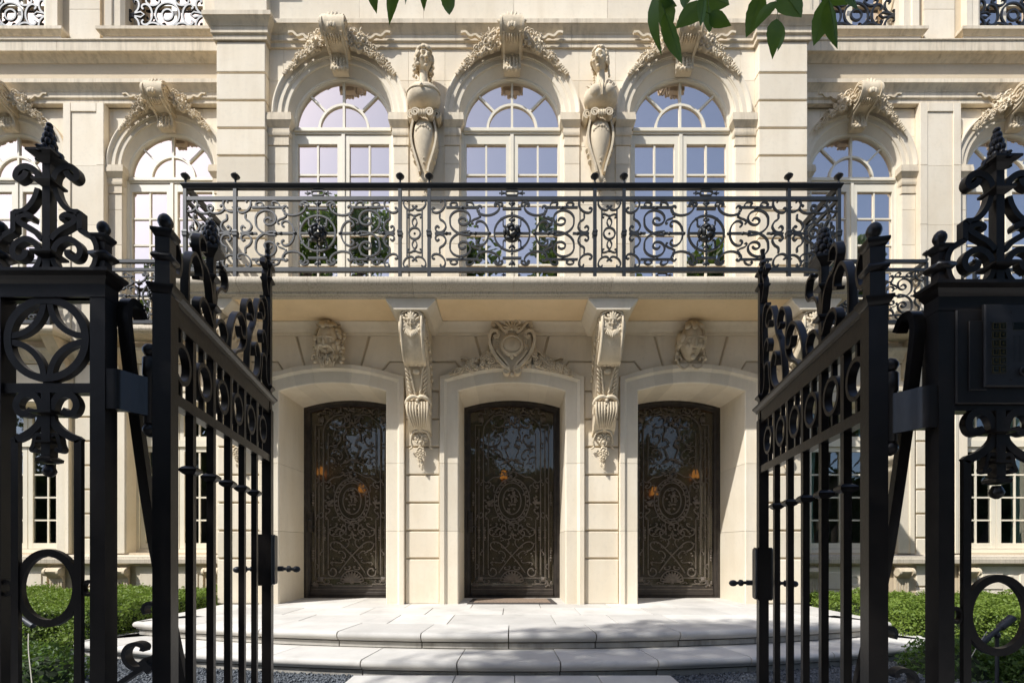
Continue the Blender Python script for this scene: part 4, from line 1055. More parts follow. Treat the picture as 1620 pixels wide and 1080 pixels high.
def herm(woman):
    m = MB(); Yc = -0.08
    body = [(0.018, 5.64), (0.046, 5.68), (0.070, 5.73), (0.072, 5.77), (0.054, 5.81), (0.066, 5.87), (0.092, 5.96), (0.122, 6.06), (0.146, 6.16), (0.157, 6.26), (0.150, 6.36), (0.126, 6.45), (0.11, 6.52), (0.11, 6.60)]
    m.lathe((0, Yc, 0), [(r * 0.97, z) for r, z in body], 24, sy=0.95)
    root = part('herm', m, 'carved', mansion, smooth=60)
    for s in (-1, 1):       # big side S-scrolls
        m = MB()
        P = [(s * x, z) for x, z in catmull([(0.050, 5.79), (0.066, 5.87), (0.094, 5.96), (0.124, 6.06), (0.149, 6.16), (0.160, 6.26), (0.152, 6.36), (0.130, 6.45), (0.115, 6.50)], 5)]
        m.ribbon(P, 0.026, 0.17, (Vector((0, Yc - .02, 0)), Vector((1, 0, 0)), Vector((0, 0, 1)), Vector((0, 1, 0))))
        m.ribbon([(s * x, z) for x, z in spiral((0.092, 6.475), 0.052, 0.010, PI * .9, -1.8, 34)], 0.017, 0.10, (Vector((0, Yc - .14, 0)), Vector((1, 0, 0)), Vector((0, 0, 1)), Vector((0, 1, 0))))
        m.ribbon([(s * x, z) for x, z in spiral((0.160, 6.57), 0.058, 0.012, -PI * .5, 1.9, 34)], 0.019, 0.16, (Vector((0, Yc + .02, 0)), Vector((1, 0, 0)), Vector((0, 0, 1)), Vector((0, 1, 0))))
        for k, z in enumerate((5.98, 6.06, 6.13)): m.blob((s * (0.118 + .016 * k), Yc, z), (0.040, 0.05, 0.014), Matrix.Rotation(-s * 0.7, 3, 'Y'), 1)
        part('volute', m, 'carved', root, smooth=60)
    m = MB()
    for k in range(-2, 3): m.blob((k * 0.021, Yc - 0.165, 6.475), (0.014, 0.035, 0.048), None, 1)
    part('fluted_roll', m, 'carved', root, smooth=60)
    m = MB()
    for k in range(9): m.blob((0, Yc - 0.135 + 0.0075 * k, 6.34 - k * 0.052), 0.019 - .0008 * k, None, 1)
    for s in (-1, 1):
        for k in range(3): m.blob((s * (0.03 + .025 * k), Yc - 0.135 + .01 * k, 6.35 - .018 * k), (0.022, 0.012, 0.030), Matrix.Rotation(-s * .6, 3, 'Y'), 1)
    for k in range(9):
        a = k * PI / 8; m.blob((0.07 * math.cos(a) * .7, Yc - 0.02, 5.73 + .05 * math.sin(a) - .03), (0.016, 0.03, 0.055), Matrix.Rotation((a - PI / 2) * -.5, 3, 'Y'), 1)
    for z, r in ((5.64, .036), (5.57, .03), (5.50, .022)): flower(m, (0, -0.05, z), r, kind=3)
    part('bead_drop', m, 'carved', root, smooth=60)
    m = MB(); scallop(m, (0, Yc - 0.07, 6.55), 0.13, 9, 2.7, 1, 0.025, -.15)
    part('shell', m, 'carved', root, smooth=60)
    # bust
    m = MB()
    m.lathe((0, -0.15, 0), [(0.05, 6.60), (0.115, 6.612), (0.175, 6.635), (0.218, 6.675), (0.236, 6.725), (0.228, 6.775), (0.195, 6.815), (0.145, 6.848), (0.095, 6.868), (0.068, 6.885), (0.050, 6.90)], 28, sy=0.72)
    if woman:
        for s in (-1, 1): m.blob((s * 0.085, -0.255, 6.735), (0.088, 0.075, 0.082), None, 2)
        for k in range(9):
            a = (k / 8 - .5) * 2; P = [(a * .20, -0.15 - .155 * math.sqrt(max(0.05, 1 - (a * .85) ** 2)), 6.83), (a * .13, -0.33 + abs(a) * .06, 6.75), (a * .10, -0.30 + abs(a) * .05, 6.66)]
            m.tube([tuple(q) for q in catmull(P, 5)], 0.011, 6)
    else:
        bz = [6.60, 6.612, 6.635, 6.675, 6.725, 6.775, 6.815, 6.848, 6.868, 6.885]; br = [.05, .115, .175, .218, .236, .228, .195, .145, .095, .068]
        for k in range(19):
            u = k / 18 * 2 - 1; ph1 = u * 1.45; z1 = 6.845 - .07 * abs(u) ** 1.5; P = []
            for j in range(8):
                t = j / 7; ph = ph1 * t ** .8; z = 6.752 + (z1 - 6.752) * t ** 1.1 + .012 * math.sin(PI * t); r = float(np.interp(z, bz, br)) + .004
                P.append((r * math.sin(ph), -0.15 - r * .72 * math.cos(ph), z))
            m.tube(P, 0.009, 6, 0.017)
        m.blob((0, -0.33, 6.755), 0.024, None, 1)
    m.v = [(x * .92, y, z) for x, y, z in m.v]
    bust = part('bust', m, 'carved', root, smooth=70)
    yaw = 0.45 if not woman else -0.50
    Mx = Matrix.Translation((0.012 if not woman else -0.012, -0.19, 7.175)) @ Matrix.Rotation(yaw, 4, 'Z') @ Matrix.Rotation(0.12, 4, 'X') @ Matrix.Diagonal((0.245, 0.245, 0.26, 1))
    m2 = MB(); head(m2, Mx)
    m2.tube([(0, -0.16, 6.84), (0, -0.165, 6.92), (0.004, -0.175, 7.0), tuple(Mx @ Vector((0, 0.05, -0.25)))], [.085, .058, .052, .050], 16)
    part('head', m2, 'carved', root, smooth=80)
    m3 = MB()
    if woman:
        hair(m3, Mx, 150, 0.085, lambda d: d.y > -0.25 - .5 * (d.z > .55) and d.z > -0.55 and not (d.y < 0 and d.z < 0.45 and abs(d.x) < .75), 1.04)
        m3.blob(Mx @ Vector((0.10, 0.52, 0.12)), (0.055, 0.055, 0.062), None, 2)
        for s in (-1, 1):
            for k in range(6): m3.blob(Mx @ Vector((s * (0.37 + .01 * k), 0.15, -0.05 - .13 * k)), (0.015, 0.017, 0.021), None, 1)
    else:
        hair(m3, Mx, 190, 0.095, lambda d: (d.y > -0.35 or d.z > .62 or abs(d.x) > .82) and d.z > -0.6, 1.08)
        for s in (-1, 1):
            for k in range(10): m3.blob(Mx @ Vector((s * (0.43 + random.uniform(-.05, .08)), random.uniform(-.05, .3), -0.05 - .085 * k)), random.uniform(.014, .024), None, 1)
    part('hair', m3, 'carved', root, smooth=80)
    return root
h = herm(False); h.location = (-1.13, YU - 0.01, 0)
h = herm(True); h.location = (1.13, YU - 0.01, 0)

# face masks over the side doors
def mask(c, woman):
    m = MB(); Mx = Matrix.Translation((0, -0.065, 3.615)) @ Matrix.Rotation(0.30, 4, 'X') @ Matrix.Diagonal((0.37, 0.36, 0.41, 1))
    head(m, Mx, not woman)
    root = part('face_mask', m, 'carved', mansion, (c, YW, 0), smooth=80)
    m = MB()
    m.box(-0.10, 0.10, -0.06, 0.02, 3.78, 3.93, 0.02)
    if not woman:
        hair(m, Mx, 70, 0.085, lambda d: d.y < 0.4 and (abs(d.x) > .80 or d.z > .80) and d.z > -.5, 1.08)
        for k in range(46):    # curling beard
            a = random.uniform(-1, 1); r = random.uniform(0, 1); z = 3.44 - r * 0.16 * (1 - .35 * a * a)
            m.tube([tuple(q) for q in catmull([(a * .14 * (1 - .3 * r), -0.17 + .06 * abs(a), z + .05), (a * .15 * (1 - .3 * r) + .012, -0.19 + .06 * abs(a), z + .015), (a * .13 * (1 - .3 * r) - .008, -0.165 + .06 * abs(a), z - .03)], 3)], 0.011, 5, 0.005)
        for s in (-1, 1):
            m.tube([tuple(q) for q in catmull([(s * .01, -0.262, 3.512), (s * .055, -0.25, 3.515), (s * .095, -0.20, 3.475), (s * .10, -0.19, 3.43)], 4)], 0.016, 6, 0.008)
            for k in range(9): m.blob((s * (0.165 + random.uniform(-.01, .03)), -0.07 - random.uniform(0, .05), 3.72 - .045 * k), (0.026, 0.026, 0.022), None, 1)
            m.ribbon([(s * x, z) for x, z in spiral((0.10, 3.86), 0.06, 0.012, -PI * .6, 1.6, 26)], 0.018, 0.07, (Vector((0, -0.07, 0)), Vector((1, 0, 0)), Vector((0, 0, 1)), Vector((0, 1, 0))))
    else:
        hair(m, Mx, 70, 0.085, lambda d: d.y < 0.4 and (abs(d.x) > .82 or d.z > .74) and d.z > -.45, 1.06)
        for s in (-1, 1):
            for k in range(8): m.blob((s * (0.15 + .006 * k), -0.05 - random.uniform(0, .03), 3.66 - .035 * k), (0.022, 0.024, 0.026), None, 1)
            m.ribbon([(s * x, z) for x, z in catmull([(0.02, 3.34), (0.08, 3.30), (0.15, 3.34), (0.17, 3.42), (0.13, 3.44), (0.12, 3.40)], 6)], 0.022, 0.06, (Vector((0, -0.04, 0)), Vector((1, 0, 0)), Vector((0, 0, 1)), Vector((0, 1, 0))))
        m.blob((0, -0.15, 3.835), (0.05, 0.03, 0.04), None, 1)
        scallop(m, (0, -0.06, 3.83), 0.11, 7, 2.2, 1, 0.03)
        m.prism([(-.15, 3.30), (.15, 3.30), (.17, 3.42), (-.17, 3.42)], -0.03, 0.02, 0.01)
    part('curls', m, 'carved', root, smooth=80)
mask(DOORS[0] - 0.02, False); mask(DOORS[2] - 0.03, True)

# cartouche over the middle door
m = MB()
m.prism(catmull([(0, 3.22), (.10, 3.30), (.20, 3.44), (.235, 3.60), (.20, 3.74), (.12, 3.86), (0, 3.93), (-.12, 3.86), (-.20, 3.74), (-.235, 3.60), (-.20, 3.44), (-.10, 3.30)], 4), -0.105, 0.02, 0.02)
m.v = [(x * 1.14, y, z) for x, y, z in m.v]
cart = part('cartouche', m, 'carved', mansion, (0, YW, 0), smooth=40)
m = MB(); m.blob((0, -0.065, 3.565), (0.125, 0.055, 0.115), None, 2)
m.run_v(arc(0, 3.565, 0.125, 0, 2 * PI, 32)[:-1], [(-.012, 0), (0, .035), (.016, .04), (.03, .02), (.03, -.03), (-.012, -.03)], -0.07, closed=True)
for k in range(13):
    a = PI + .35 + (PI * 1.0 - .7 + PI) * k / 12 * 0 + (PI - .7) * k / 12
m.v = [(x * 1.10, y - .05, z) for x, y, z in m.v]
part('shield', m, 'carved', cart, smooth=60)
m = MB(); XZ = lambda yy: (Vector((0, yy, 0)), Vector((1, 0, 0)), Vector((0, 0, 1)), Vector((0, 1, 0)))
for s in (-1, 1):
    fl = lambda P: [(s * x, z) for x, z in P]
    m.ribbon(fl(catmull([(0.03, 3.26), (0.10, 3.32), (0.20, 3.46), (0.245, 3.58), (0.25, 3.68), (0.215, 3.745), (0.165, 3.735), (0.15, 3.69), (0.175, 3.665), (0.195, 3.69)], 6)), 0.034, 0.15, XZ(-0.06))
    m.ribbon(fl(catmull([(0.03, 3.25), (0.05, 3.33), (0.12, 3.42), (0.17, 3.50)], 6)), 0.025, 0.13, XZ(-0.06))
    m.ribbon(fl(catmull([(0.05, 3.72), (0.10, 3.76), (0.15, 3.83), (0.20, 3.86), (0.215, 3.82), (0.19, 3.81)], 6)), 0.028, 0.13, XZ(-0.06))
    m.ribbon(fl(spiral((0.055, 3.25), 0.045, 0.01, PI * .5, -1.5, 24)), 0.018, 0.12, XZ(-0.06))
    m.blob((s * 0.055, -0.075, 3.25), (0.034, 0.045, 0.034), None, 1)
    for k in range(7): m.blob((s * (0.155 + .004 * k), -0.10, 3.66 - .03 * k), 0.013, None, 0)
m.v = [(x * 1.14, y - .012, z) for x, y, z in m.v]
part('scrollwork', m, 'carved', cart, smooth=50)
m = MB(); scallop(m, (0, -0.11, 3.765), 0.13, 9, 3.4, 1, 0.035)
for k in (-2, -1, 0, 1, 2): m.blob((k * 0.048, -0.115, 3.90 - abs(k) * .016), (0.026, 0.035, 0.042), None, 1)
for s in (-1, 1): m.blob((s * .04, -0.12, 3.45), (.04, .03, .02), None, 1)
m.blob((0, -0.05, 3.40), (0.13, 0.055, 0.15), None, 2); m.blob((0, -0.12, 3.43), (0.03, 0.03, 0.045), None, 1); m.blob((0, -0.10, 3.205), (0.028, 0.03, 0.028), None, 1)
part('shell', m, 'carved', cart, smooth=70)
for s in (-1, 1):
    m = MB()
    for i in range(84):
        u = random.random() ** 1.1; x = 0.12 + 0.66 * u; z0 = zo(x) - 0.035; hgt = 0.22 * (1 - u) + 0.035
        (rosette if random.random() < .75 else flower)(m, (s * x, -0.06 - random.uniform(0, .04), z0 + random.uniform(0, hgt)), random.uniform(.030, .046) * (1.1 - .35 * u), (random.uniform(-.3, .3), -1, random.uniform(-.3, .3)))
    part('flower_swag', m, 'carved', cart, smooth=70)
    m = MB(); m.ribbon([(s * x, z) for x, z in catmull([(0.20, 3.46), (0.28, 3.52), (0.36, 3.50), (0.40, 3.44), (0.52, 3.41), (0.62, 3.44), (0.66, 3.43)], 6)], 0.025, 0.05, XZ(-0.045))
    part('ribbon', m, 'carved', cart, smooth=60)

# great consoles carrying the balcony
def console():
    body = [(0.0, 3.74), (0.585, 3.74)] + catmull([(0.60, 3.735), (0.645, 3.69), (0.655, 3.58), (0.625, 3.45), (0.56, 3.32), (0.475, 3.225), (0.40, 3.205)], 4) + [(0.375, 3.235), (0.36, 3.20)] + catmull([(0.345, 3.17), (0.31, 3.05), (0.265, 2.94), (0.225, 2.855)], 3) + catmull([(0.245, 2.835), (0.28, 2.79), (0.275, 2.70), (0.235, 2.60), (0.165, 2.51), (0.09, 2.46)], 3) + [(0.0, 2.44)]
    m = MB(); xsweep(m, body, -0.135, 0.135, 0)
    root = part('console', m, 'carved', mansion, smooth=40)
    m = MB(); ab = [(-0.29, 3.8735), (-0.285, 3.845), (-0.22, 3.77), (-0.19, 3.735), (0.19, 3.735), (0.22, 3.77), (0.285, 3.845), (0.29, 3.8735)]
    m.prism(ab, -0.70, 0.0, 0.006); part('abacus', m, 'stone', root, smooth=30)
    for s in (-1, 1):
        m = MB()
        m.ribbon(spiral((0.49, 3.575), 0.155, 0.02, -1.0, 2.2, 46), 0.026, 0.030, sideframe(s * 0.138, 0))
        m.ribbon(catmull([(0.57, 3.43), (0.44, 3.32), (0.33, 3.22), (0.27, 3.05), (0.20, 2.88)], 6), 0.022, 0.028, sideframe(s * 0.138, 0))
        m.ribbon(spiral((0.205, 2.73), 0.07, 0.012, 2.0, -2.0, 34), 0.017, 0.028, sideframe(s * 0.138, 0))
        for k in range(6): m.blob((s * 0.145, -0.30 + .045 * k, 3.52 - .075 * k), (0.018, 0.04, 0.032), Matrix.Rotation(.6, 3, 'X'), 1)
        P = catmull([(0.60, 3.735), (0.648, 3.69), (0.658, 3.58), (0.628, 3.45), (0.563, 3.32), (0.478, 3.225)], 5)
        m.tube([(s * 0.118, -d - .003, z) for d, z in P], 0.016, 6)
        part('volute', m, 'carved', root, smooth=60)
    m = MB()     # leaf mask hanging over the scroll, with a palmette above
    scallop(m, (0, -0.665, 3.735), 0.12, 9, 2.6, 1, 0.022, 0.25)
    for s in (-1, 1): m.tube([tuple(q) for q in catmull([(0, -0.665, 3.72), (s * .05, -0.67, 3.735), (s * .10, -0.665, 3.715), (s * .115, -0.655, 3.69), (s * .09, -0.66, 3.68)], 4)], 0.014, 6)
    Mc = Matrix.Translation((0, -0.635, 3.625)) @ Matrix.Rotation(0.35, 4, 'X') @ Matrix.Diagonal((0.17, 0.095, 0.18, 1)); head(m, Mc, True, 24, 24)
    for k in range(7): m.blob(((k - 3) * .024, -0.675 + .004 * abs(k - 3), 3.70 - .006 * (k - 3) ** 2), (0.015, 0.018, 0.034), Matrix.Rotation((k - 3) * .3, 3, 'Y'), 1)
    for k in range(9):
        a = (k - 4) / 4; m.blob((a * .062, -0.655 + abs(a) * .012, 3.515 - .045 * (1 - abs(a))), (0.013, 0.014, 0.040), Matrix.Rotation(-a * .5, 3, 'Y'), 1)
    for s in (-1, 1):
        for k in range(5): m.blob((s * (0.085 + .006 * math.sin(k * 2)), -0.640, 3.70 - .042 * k), (0.022, 0.020, 0.024), None, 1)
    part('leaf_mask', m, 'carved', root, smooth=70)
    m = MB()     # acanthus on the shank
    for s in (-1, 1):
        for k in range(7):
            u = k / 6; z = 2.90 + u * .27; d = 0.25 + u * .115
            m.blob((s * (0.03 + .055 * u), -d - .010, z), (0.013, 0.015, 0.055), Matrix.Rotation(s * .45, 3, 'Y') @ Matrix.Rotation(.3, 3, 'X'), 1)
            m.blob((s * (0.085 + .025 * u), -d - .008, z - .02), (0.011, 0.014, 0.042), Matrix.Rotation(s * .7, 3, 'Y') @ Matrix.Rotation(.3, 3, 'X'), 1)
    m.blob((0, -0.362, 3.15), (0.05, 0.025, 0.04), None, 1)
    for k in range(-2, 3): m.blob((k * .05, -0.40, 3.21), (0.03, 0.03, 0.012), None, 1)
    part('acanthus', m, 'carved', root, smooth=70)
    m = MB()     # curled cap and fluted drop
    for s in (-1, 1):
        m.tube([tuple(q) for q in catmull([(0.0, -0.275, 2.85), (s * .06, -0.29, 2.865), (s * .12, -0.275, 2.835), (s * .145, -0.235, 2.79), (s * .12, -0.225, 2.765)], 5)], [.026] * 21, 8)
        for k in range(4):
            x = s * (.02 + .034 * k); m.tube([tuple(q) for q in catmull([(x, -0.285, 2.80), (x * 1.02, -0.292, 2.70), (x * .85, -0.25, 2.60), (x * .6, -0.17, 2.51)], 4)], 0.017, 6, 0.010)
    for k in range(5): m.blob((0, -0.305 + .012 * k, 2.815 - .045 * k), .02 - .002 * k, None, 1)
    part('leaf_cap', m, 'carved', root, smooth=70)
    m = MB()
    for s in (-1, 1): m.tube([tuple(q) for q in catmull([(s * .02, -0.14, 2.49), (s * .09, -0.12, 2.46), (s * .125, -0.07, 2.36), (s * .11, -0.05, 2.30), (s * .15, -0.04, 2.27)], 5)], 0.014, 6)
    for x, z, r in ((-.055, 2.40, .055), (.055, 2.40, .055), (0, 2.44, .05), (0, 2.35, .06), (0, 2.24, .055), (-.035, 2.20, .04), (.035, 2.20, .04), (0, 2.15, .04)): rosette(m, (x, -0.09, z), r, (x * 6, -1, -.2)); m.blob((x, -.07, z), r * .7, None, 1)
    for k in range(6): m.blob((random.uniform(-.03, .03), -0.06, 2.12 - .02 * k), (0.014, 0.014, 0.034), Matrix.Rotation(random.uniform(-.6, .6), 3, 'Y'), 1)
    part('flower_drop', m, 'carved', root, smooth=70)
    return root
con0 = console(); con0.location = (-1.165, YW, 0)
for x in (1.165, -3.5, 3.5): copy_tree(con0, mansion, (x, YW, 0))
# ------------------------------------------------------------------ balcony railings
PX = 5.6 / 765.0
YR = 5.60; RZ0, RZ1 = CAM_Z + (865 - 424) * PX, CAM_Z + (865 - 315) * PX      # between bottom rail and middle rail
RZC = (RZ0 + RZ1) / 2
def big_spiral():
    pts = []
    for i in range(46):
        u = i / 45; th = 0.2 + u * (3 * PI - .2); r = 2.5 + 16.0 * (u ** 1.15); cx = -76 - 3.6 * u; cy = 19.7 + 4 * u
        pts.append((cx + r * math.cos(th), cy + r * .86 * math.sin(th)))
    return pts + catmull([pts[-1], (-97, 12), (-90, 3.5), (-79, -1.5), (-66, -3)], 4)[1:]
def main_panel():
    """pieces (name, path in px, bar width px, closed)"""
    L = [('ring', arc(0, 0, 28, 0, 2 * PI, 36)[:-1], 2.0, True), ('ring', arc(0, 0, 12.5, 0, 2 * PI, 24)[:-1], 2.0, True)]
    bs = big_spiral(); k3 = catmull([(-114, 31), (-114, 23), (-108, 18.5), (-104.5, 11), (-108, 4), (-114, 1.5), (-119.5, 3.5), (-121, 8.5), (-118, 11.5), (-115, 9)], 4)
    for sx in (-1, 1):
        f = lambda P: [(-sx * x, y) for x, y in P]
        L += [('scroll', f(scroll('C', -47, 0, 39, PI / 2, False, PI, 3.4, 3)), 1.9, False)]
        L += [('bar', f([(-70, 0), (-36, 0)]), 2.4, False), ('bar', f([(-122, 0), (-96, 0)]), 2.2, False), ('bar', f([(-28, 0), (-12, 0)]), 2.2, False)]
        for sy in (-1, 1):
            q = lambda P: [(-sx * x, sy * y) for x, y in P]
            L += [('scroll', q(scroll('C', -37, 37, 36, 0.15, False, PI * .95, 3.6, 3, .95)), 1.9, False), ('scroll', q(bs), 2.0, False),
                  ('scroll', q(scroll('C', -114.5, 41.5, 25, PI / 4, False, PI, 3.4)), 1.9, False), ('scroll', q(k3), 1.9, False), ('scroll', q(scroll('C', -21, 46.5, 13, PI)), 1.6, False), ('scroll', q(scroll('S', -57, 23, 19, 1.0)), 1.5, False), ('scroll', q(scroll('C', -66, 46, 13, 2.7)), 1.5, False), ('scroll', q(scroll('C', -92, 46, 12, PI)), 1.5, False), ('scroll', q(scroll('S', -14, 17, 14, 2.2)), 1.4, False), ('bar', q([(-104, 41), (-52, 41)]), 2.2, False)]
    for sy in (-1, 1): L += [('bar', [(-15, 39 * sy), (15, 39 * sy)], 2.6, False), ('spindle', [(0, 13 * sy), (0, 52 * sy)], 1.4, False)]
    return L
def narrow_panel():
    L = [('ring', arc(0, 0, 9, 0, 2 * PI, 20)[:-1], 1.8, True)]
    for sx in (-1, 1):
        L += [('bar', [(12 * sx, -37), (12 * sx, 37)], 1.5, False)]
        for sy in (-1, 1):
            q = lambda P: [(sx * x, sy * y) for x, y in P]
            L += [('scroll', q(scroll('C', -10.5, 44, 20, -PI / 4, False, PI, 3.2)), 1.7, False), ('scroll', q(catmull([(0, 9), (-3.5, 16), (-3, 21), (0, 26), (-5, 29.5), (-10, 30), (-11, 26), (-8, 25)], 4)), 1.4, False)]
    return L
def corner_panel():
    L = []
    for sx in (-1, 1):
        for sy in (-1, 1):
            q = lambda P: [(sx * x, sy * y) for x, y in P]
            L += [('scroll', q(scroll('C', -28, 42, 22, -PI / 4 + PI / 2, False, PI, 3.4)), 1.8, False), ('scroll', q(scroll('C', -9, 38, 26, 0 if sx > 0 else 0.0, False, PI, 3.4)), 1.8, False),
                  ('scroll', q(catmull([(-26, 30), (-26, 22), (-20, 18), (-17, 11), (-20, 4), (-26, 2), (-31, 4), (-32, 9), (-29, 11.5), (-26.5, 9)], 4)), 1.8, False), ('scroll', q(scroll('S', -7, 13, 24, 1.2)), 1.8, False)]
        L += [('bar', [(sx * 34, 0), (sx * 10, 0)], 2.2, False)]
    L += [('ring', arc(0, 0, 7, 0, 2 * PI, 18)[:-1], 1.8, True)]
    return L
def half_panel(): return [p for p in corner_panel()]
_pm = {}
def panel(kind, lst, parent, loc, rz=0.0, s=1.0, mat='rail', dep=0.024, orn=True, sz=None):
    key = (kind, s, mat, sz)
    if key not in _pm:
        _pm[key] = [(nm, MB().ribbon([(x * PX * s, y * PX * (sz or s)) for x, y in P], w * 1.3 * PX * s, dep, None, 0, cl).mesh(nm, mat, 50)) for nm, P, w, cl in lst]
        m = MB()
        if orn and kind == 'main':
            flower(m, (0, -0.02, 0), 0.115 * s, kind=1)
            for a in range(8): m.blob((0.06 * s * math.cos(a * PI / 4), -0.02, 0.06 * s * math.sin(a * PI / 4)), 0.024 * s, None, 1)
            for sx in (-1, 1):
                for x in (-66, -58, -104, -36): m.blob((sx * x * PX * s, 0, 0), (0.026 * s, 0.022, 0.020 * s), None, 1)
                for x in (-45, -50): m.blob((sx * x * PX * s, 0, 0), (0.03 * s, 0.012, 0.014 * s), None, 1)
                for sy in (-1, 1):
                    m.blob((sx * -79 * PX * s, 0, sy * 40 * PX * s), (0.028 * s, 0.02, 0.016 * s), None, 1)
                    for k in range(4): m.blob((sx * (-52 + .8 * k) * PX * s, 0, sy * (36 - 3.2 * k) * PX * s), (0.009, 0.009, 0.016), None, 0)
            for sy in (-1, 1):
                for z, r in ((20, .020), (25, .012), (32, .014), (47, .026), (44, .014)): m.blob((0, 0, sy * z * PX * s), (r * s * 1.2, .015, r * s), None, 1)
                for sx in (-1, 1):
                    for z in (22, 48): m.blob((sx * 3.4 * PX * s, 0, sy * z * PX * s), (0.014 * s, .01, .020 * s), Matrix.Rotation(-sx * .5, 3, 'Y'), 1)
        elif orn:
            for p in ((0, 0), (0, 28), (0, -28)): m.blob((p[0] * PX * s, 0, p[1] * PX * s), 0.014 * s, None, 1)
        if m.v: _pm[key].append(('rosette', m.mesh('rosette', mat, 60)))
    for nm, me in _pm[key]: part(nm, me, None, parent, loc, rz=rz)
POSTS = [-516.5, -437.5, -177, -131, 131, 177, 437.5, 516.5]
m = MB(); XE = 516.5 * PX; YB = YW - 0.01
def rails(m, x0, x1, y, z_bot, z_mid, z_top, capw=0.036):
    m.box(x0, x1, y - 0.016, y + 0.016, z_mid - 0.021, z_mid + 0.021); m.box(x0, x1, y - 0.020, y + 0.020, z_bot - 0.026, z_bot + 0.022)
ZB, ZM, ZT = CAM_Z + (865 - 427) * PX, CAM_Z + (865 - 315) * PX, CAM_Z + (865 - 295) * PX
rails(m, -XE, XE, YR, ZB, ZM, ZT)
for s in (-1, 1):
    xx = s * XE; m.box(xx - 0.016, xx + 0.016, YR + 0.02, YB, ZM - 0.021, ZM + 0.021); m.box(xx - 0.020, xx + 0.020, YR + 0.022, YB, ZB - 0.026, ZB + 0.022)
railing = part('balcony_railing', m, 'rail', mansion)
m = MB(); CAP = [(-0.020, ZT - 0.036), (0.020, ZT - 0.036), (0.024, ZT - 0.020), (0.036, ZT - 0.004), (0.040, ZT + 0.010), (0.034, ZT + 0.020), (-0.034, ZT + 0.020), (-0.040, ZT + 0.010), (-0.036, ZT - 0.004), (-0.024, ZT - 0.020)]
m.run_h([(-XE, YB), (-XE, YR), (XE, YR), (XE, YB)], CAP); part('handrail', m, 'rail_cap', railing, smooth=30)
pm = MB().box(-0.019, 0.019, -0.019, 0.019, 4.07, ZT - 0.036); pm.sq((0, 0, RZC), [(0.019, -0.05), (0.027, -0.03), (0.027, 0.0), (0.031, 0.012), (0.027, 0.024), (0.019, 0.04)]); pm.sq((0, 0, 4.07), [(0.034, 0), (0.034, 0.03), (0.02, 0.045)])
pm = pm.mesh('post', 'rail')
fm = MB().lathe((0, 0, 0), [(0.026, 0.0), (0.026, 0.012), (0.012, 0.02), (0.010, 0.05), (0.018, 0.058), (0.024, 0.07), (0.045, 0.085), (0.050, 0.098), (0.034, 0.118), (0.012, 0.130), (0.006, 0.142)], 12).mesh('finial', 'rail_cap', 50)
for p in POSTS:
    part('post', pm, None, railing, (p * PX, YR, 0)); part('finial', fm, None, railing, (p * PX, YR, ZT + 0.020))
for s in (-1, 1): part('post', pm, None, railing, (s * XE, YB - 0.02, 0))
for c in (-307.25, 0, 307.25):
    panel('main', main_panel(), railing, (c * PX, YR, RZC))
    m = MB().ribbon(arc(0, 0, 0.026, PI / 2, 1.5 * PI, 8) and [(x * 1.0, z) for x, z in ([(0.045 + .026 * math.cos(a), .026 * math.sin(a)) for a in np.linspace(-PI / 2, PI / 2, 9)] + [(-0.045 + .026 * math.cos(a), .026 * math.sin(a)) for a in np.linspace(PI / 2, 1.5 * PI, 9)])], 0.014, 0.022, None, 0, True)
    for s in (-1, 1):
        m.ribbon([(s * 0.071, 0), (s * 0.15, 0)], 0.010, 0.014)
        for q in (-1, 1): m.ribbon([(s * 0.10, 0), (s * 0.125, q * 0.022)], 0.010, 0.014)
        m.blob((s * 0.10, 0, 0), (0.02, 0.012, 0.014), None, 1)
    part('oval_link', m, 'rail', railing, (c * PX, YR, (ZM + ZT) / 2 - 0.006))
for s in (-1, 1):
    panel('narrow', narrow_panel(), railing, (s * 154 * PX, YR, RZC)); panel('corner', corner_panel(), railing, (s * 477 * PX, YR, RZC))
    panel('corner', corner_panel(), railing, (s * XE, (YR + YB) / 2, RZC), rz=PI / 2)
# guards of the wing windows
def wing_rail(cc):
    y = 6.92; hw = 0.82; zt = CAM_Z + (865 - 413) * y / 765; zm = CAM_Z + (865 - 427) * y / 765; zb = 4.23
    m = MB(); rails(m, -hw, hw, 0, zb, zm, zt); m.box(-hw, hw, -0.022, 0.022, zt - 0.03, zt + 0.014)
    for s in (-1, 1): m.box(s * hw - 0.016, s * hw + 0.016, 0.02, YG - y, zm - 0.02, zm + 0.02); m.box(s * hw - 0.022, s * hw + 0.022, 0.023, YG - y, zt - 0.03, zt + 0.014)
    o = part('window_railing', m, 'rail', mansion, (cc, y, 0))
    for s in (-1, 1):
        pm2 = MB().box(-0.017, 0.017, -0.0175, 0.0175, 4.16, zt - 0.03); part('post', pm2, 'rail', o, (s * hw, 0, 0)); part('finial', fm, None, o, (s * hw, 0, zt + 0.012))
    panel('main', main_panel(), o, (0, 0, (zb + zm) / 2), s=0.85, sz=(zm - zb - 0.04) / (106 * PX))
    m = MB()
    m.ribbon([(0.045 + .024 * math.cos(a), .024 * math.sin(a)) for a in np.linspace(-PI / 2, PI / 2, 9)] + [(-0.045 + .024 * math.cos(a), .024 * math.sin(a)) for a in np.linspace(PI / 2, 1.5 * PI, 9)], 0.014, 0.02, None, 0, True)
    for s in (-1, 1): m.ribbon([(s * 0.069, 0), (s * 0.14, 0)], 0.010, 0.014); m.ribbon([(s * .11, -.02), (s * .11, .02)], .01, .012)
    part('oval_link', m, 'rail', o, (0, 0, (zm + zt) / 2))
for s in (-1, 1):
    for c in WINGW: wing_rail(s * c)
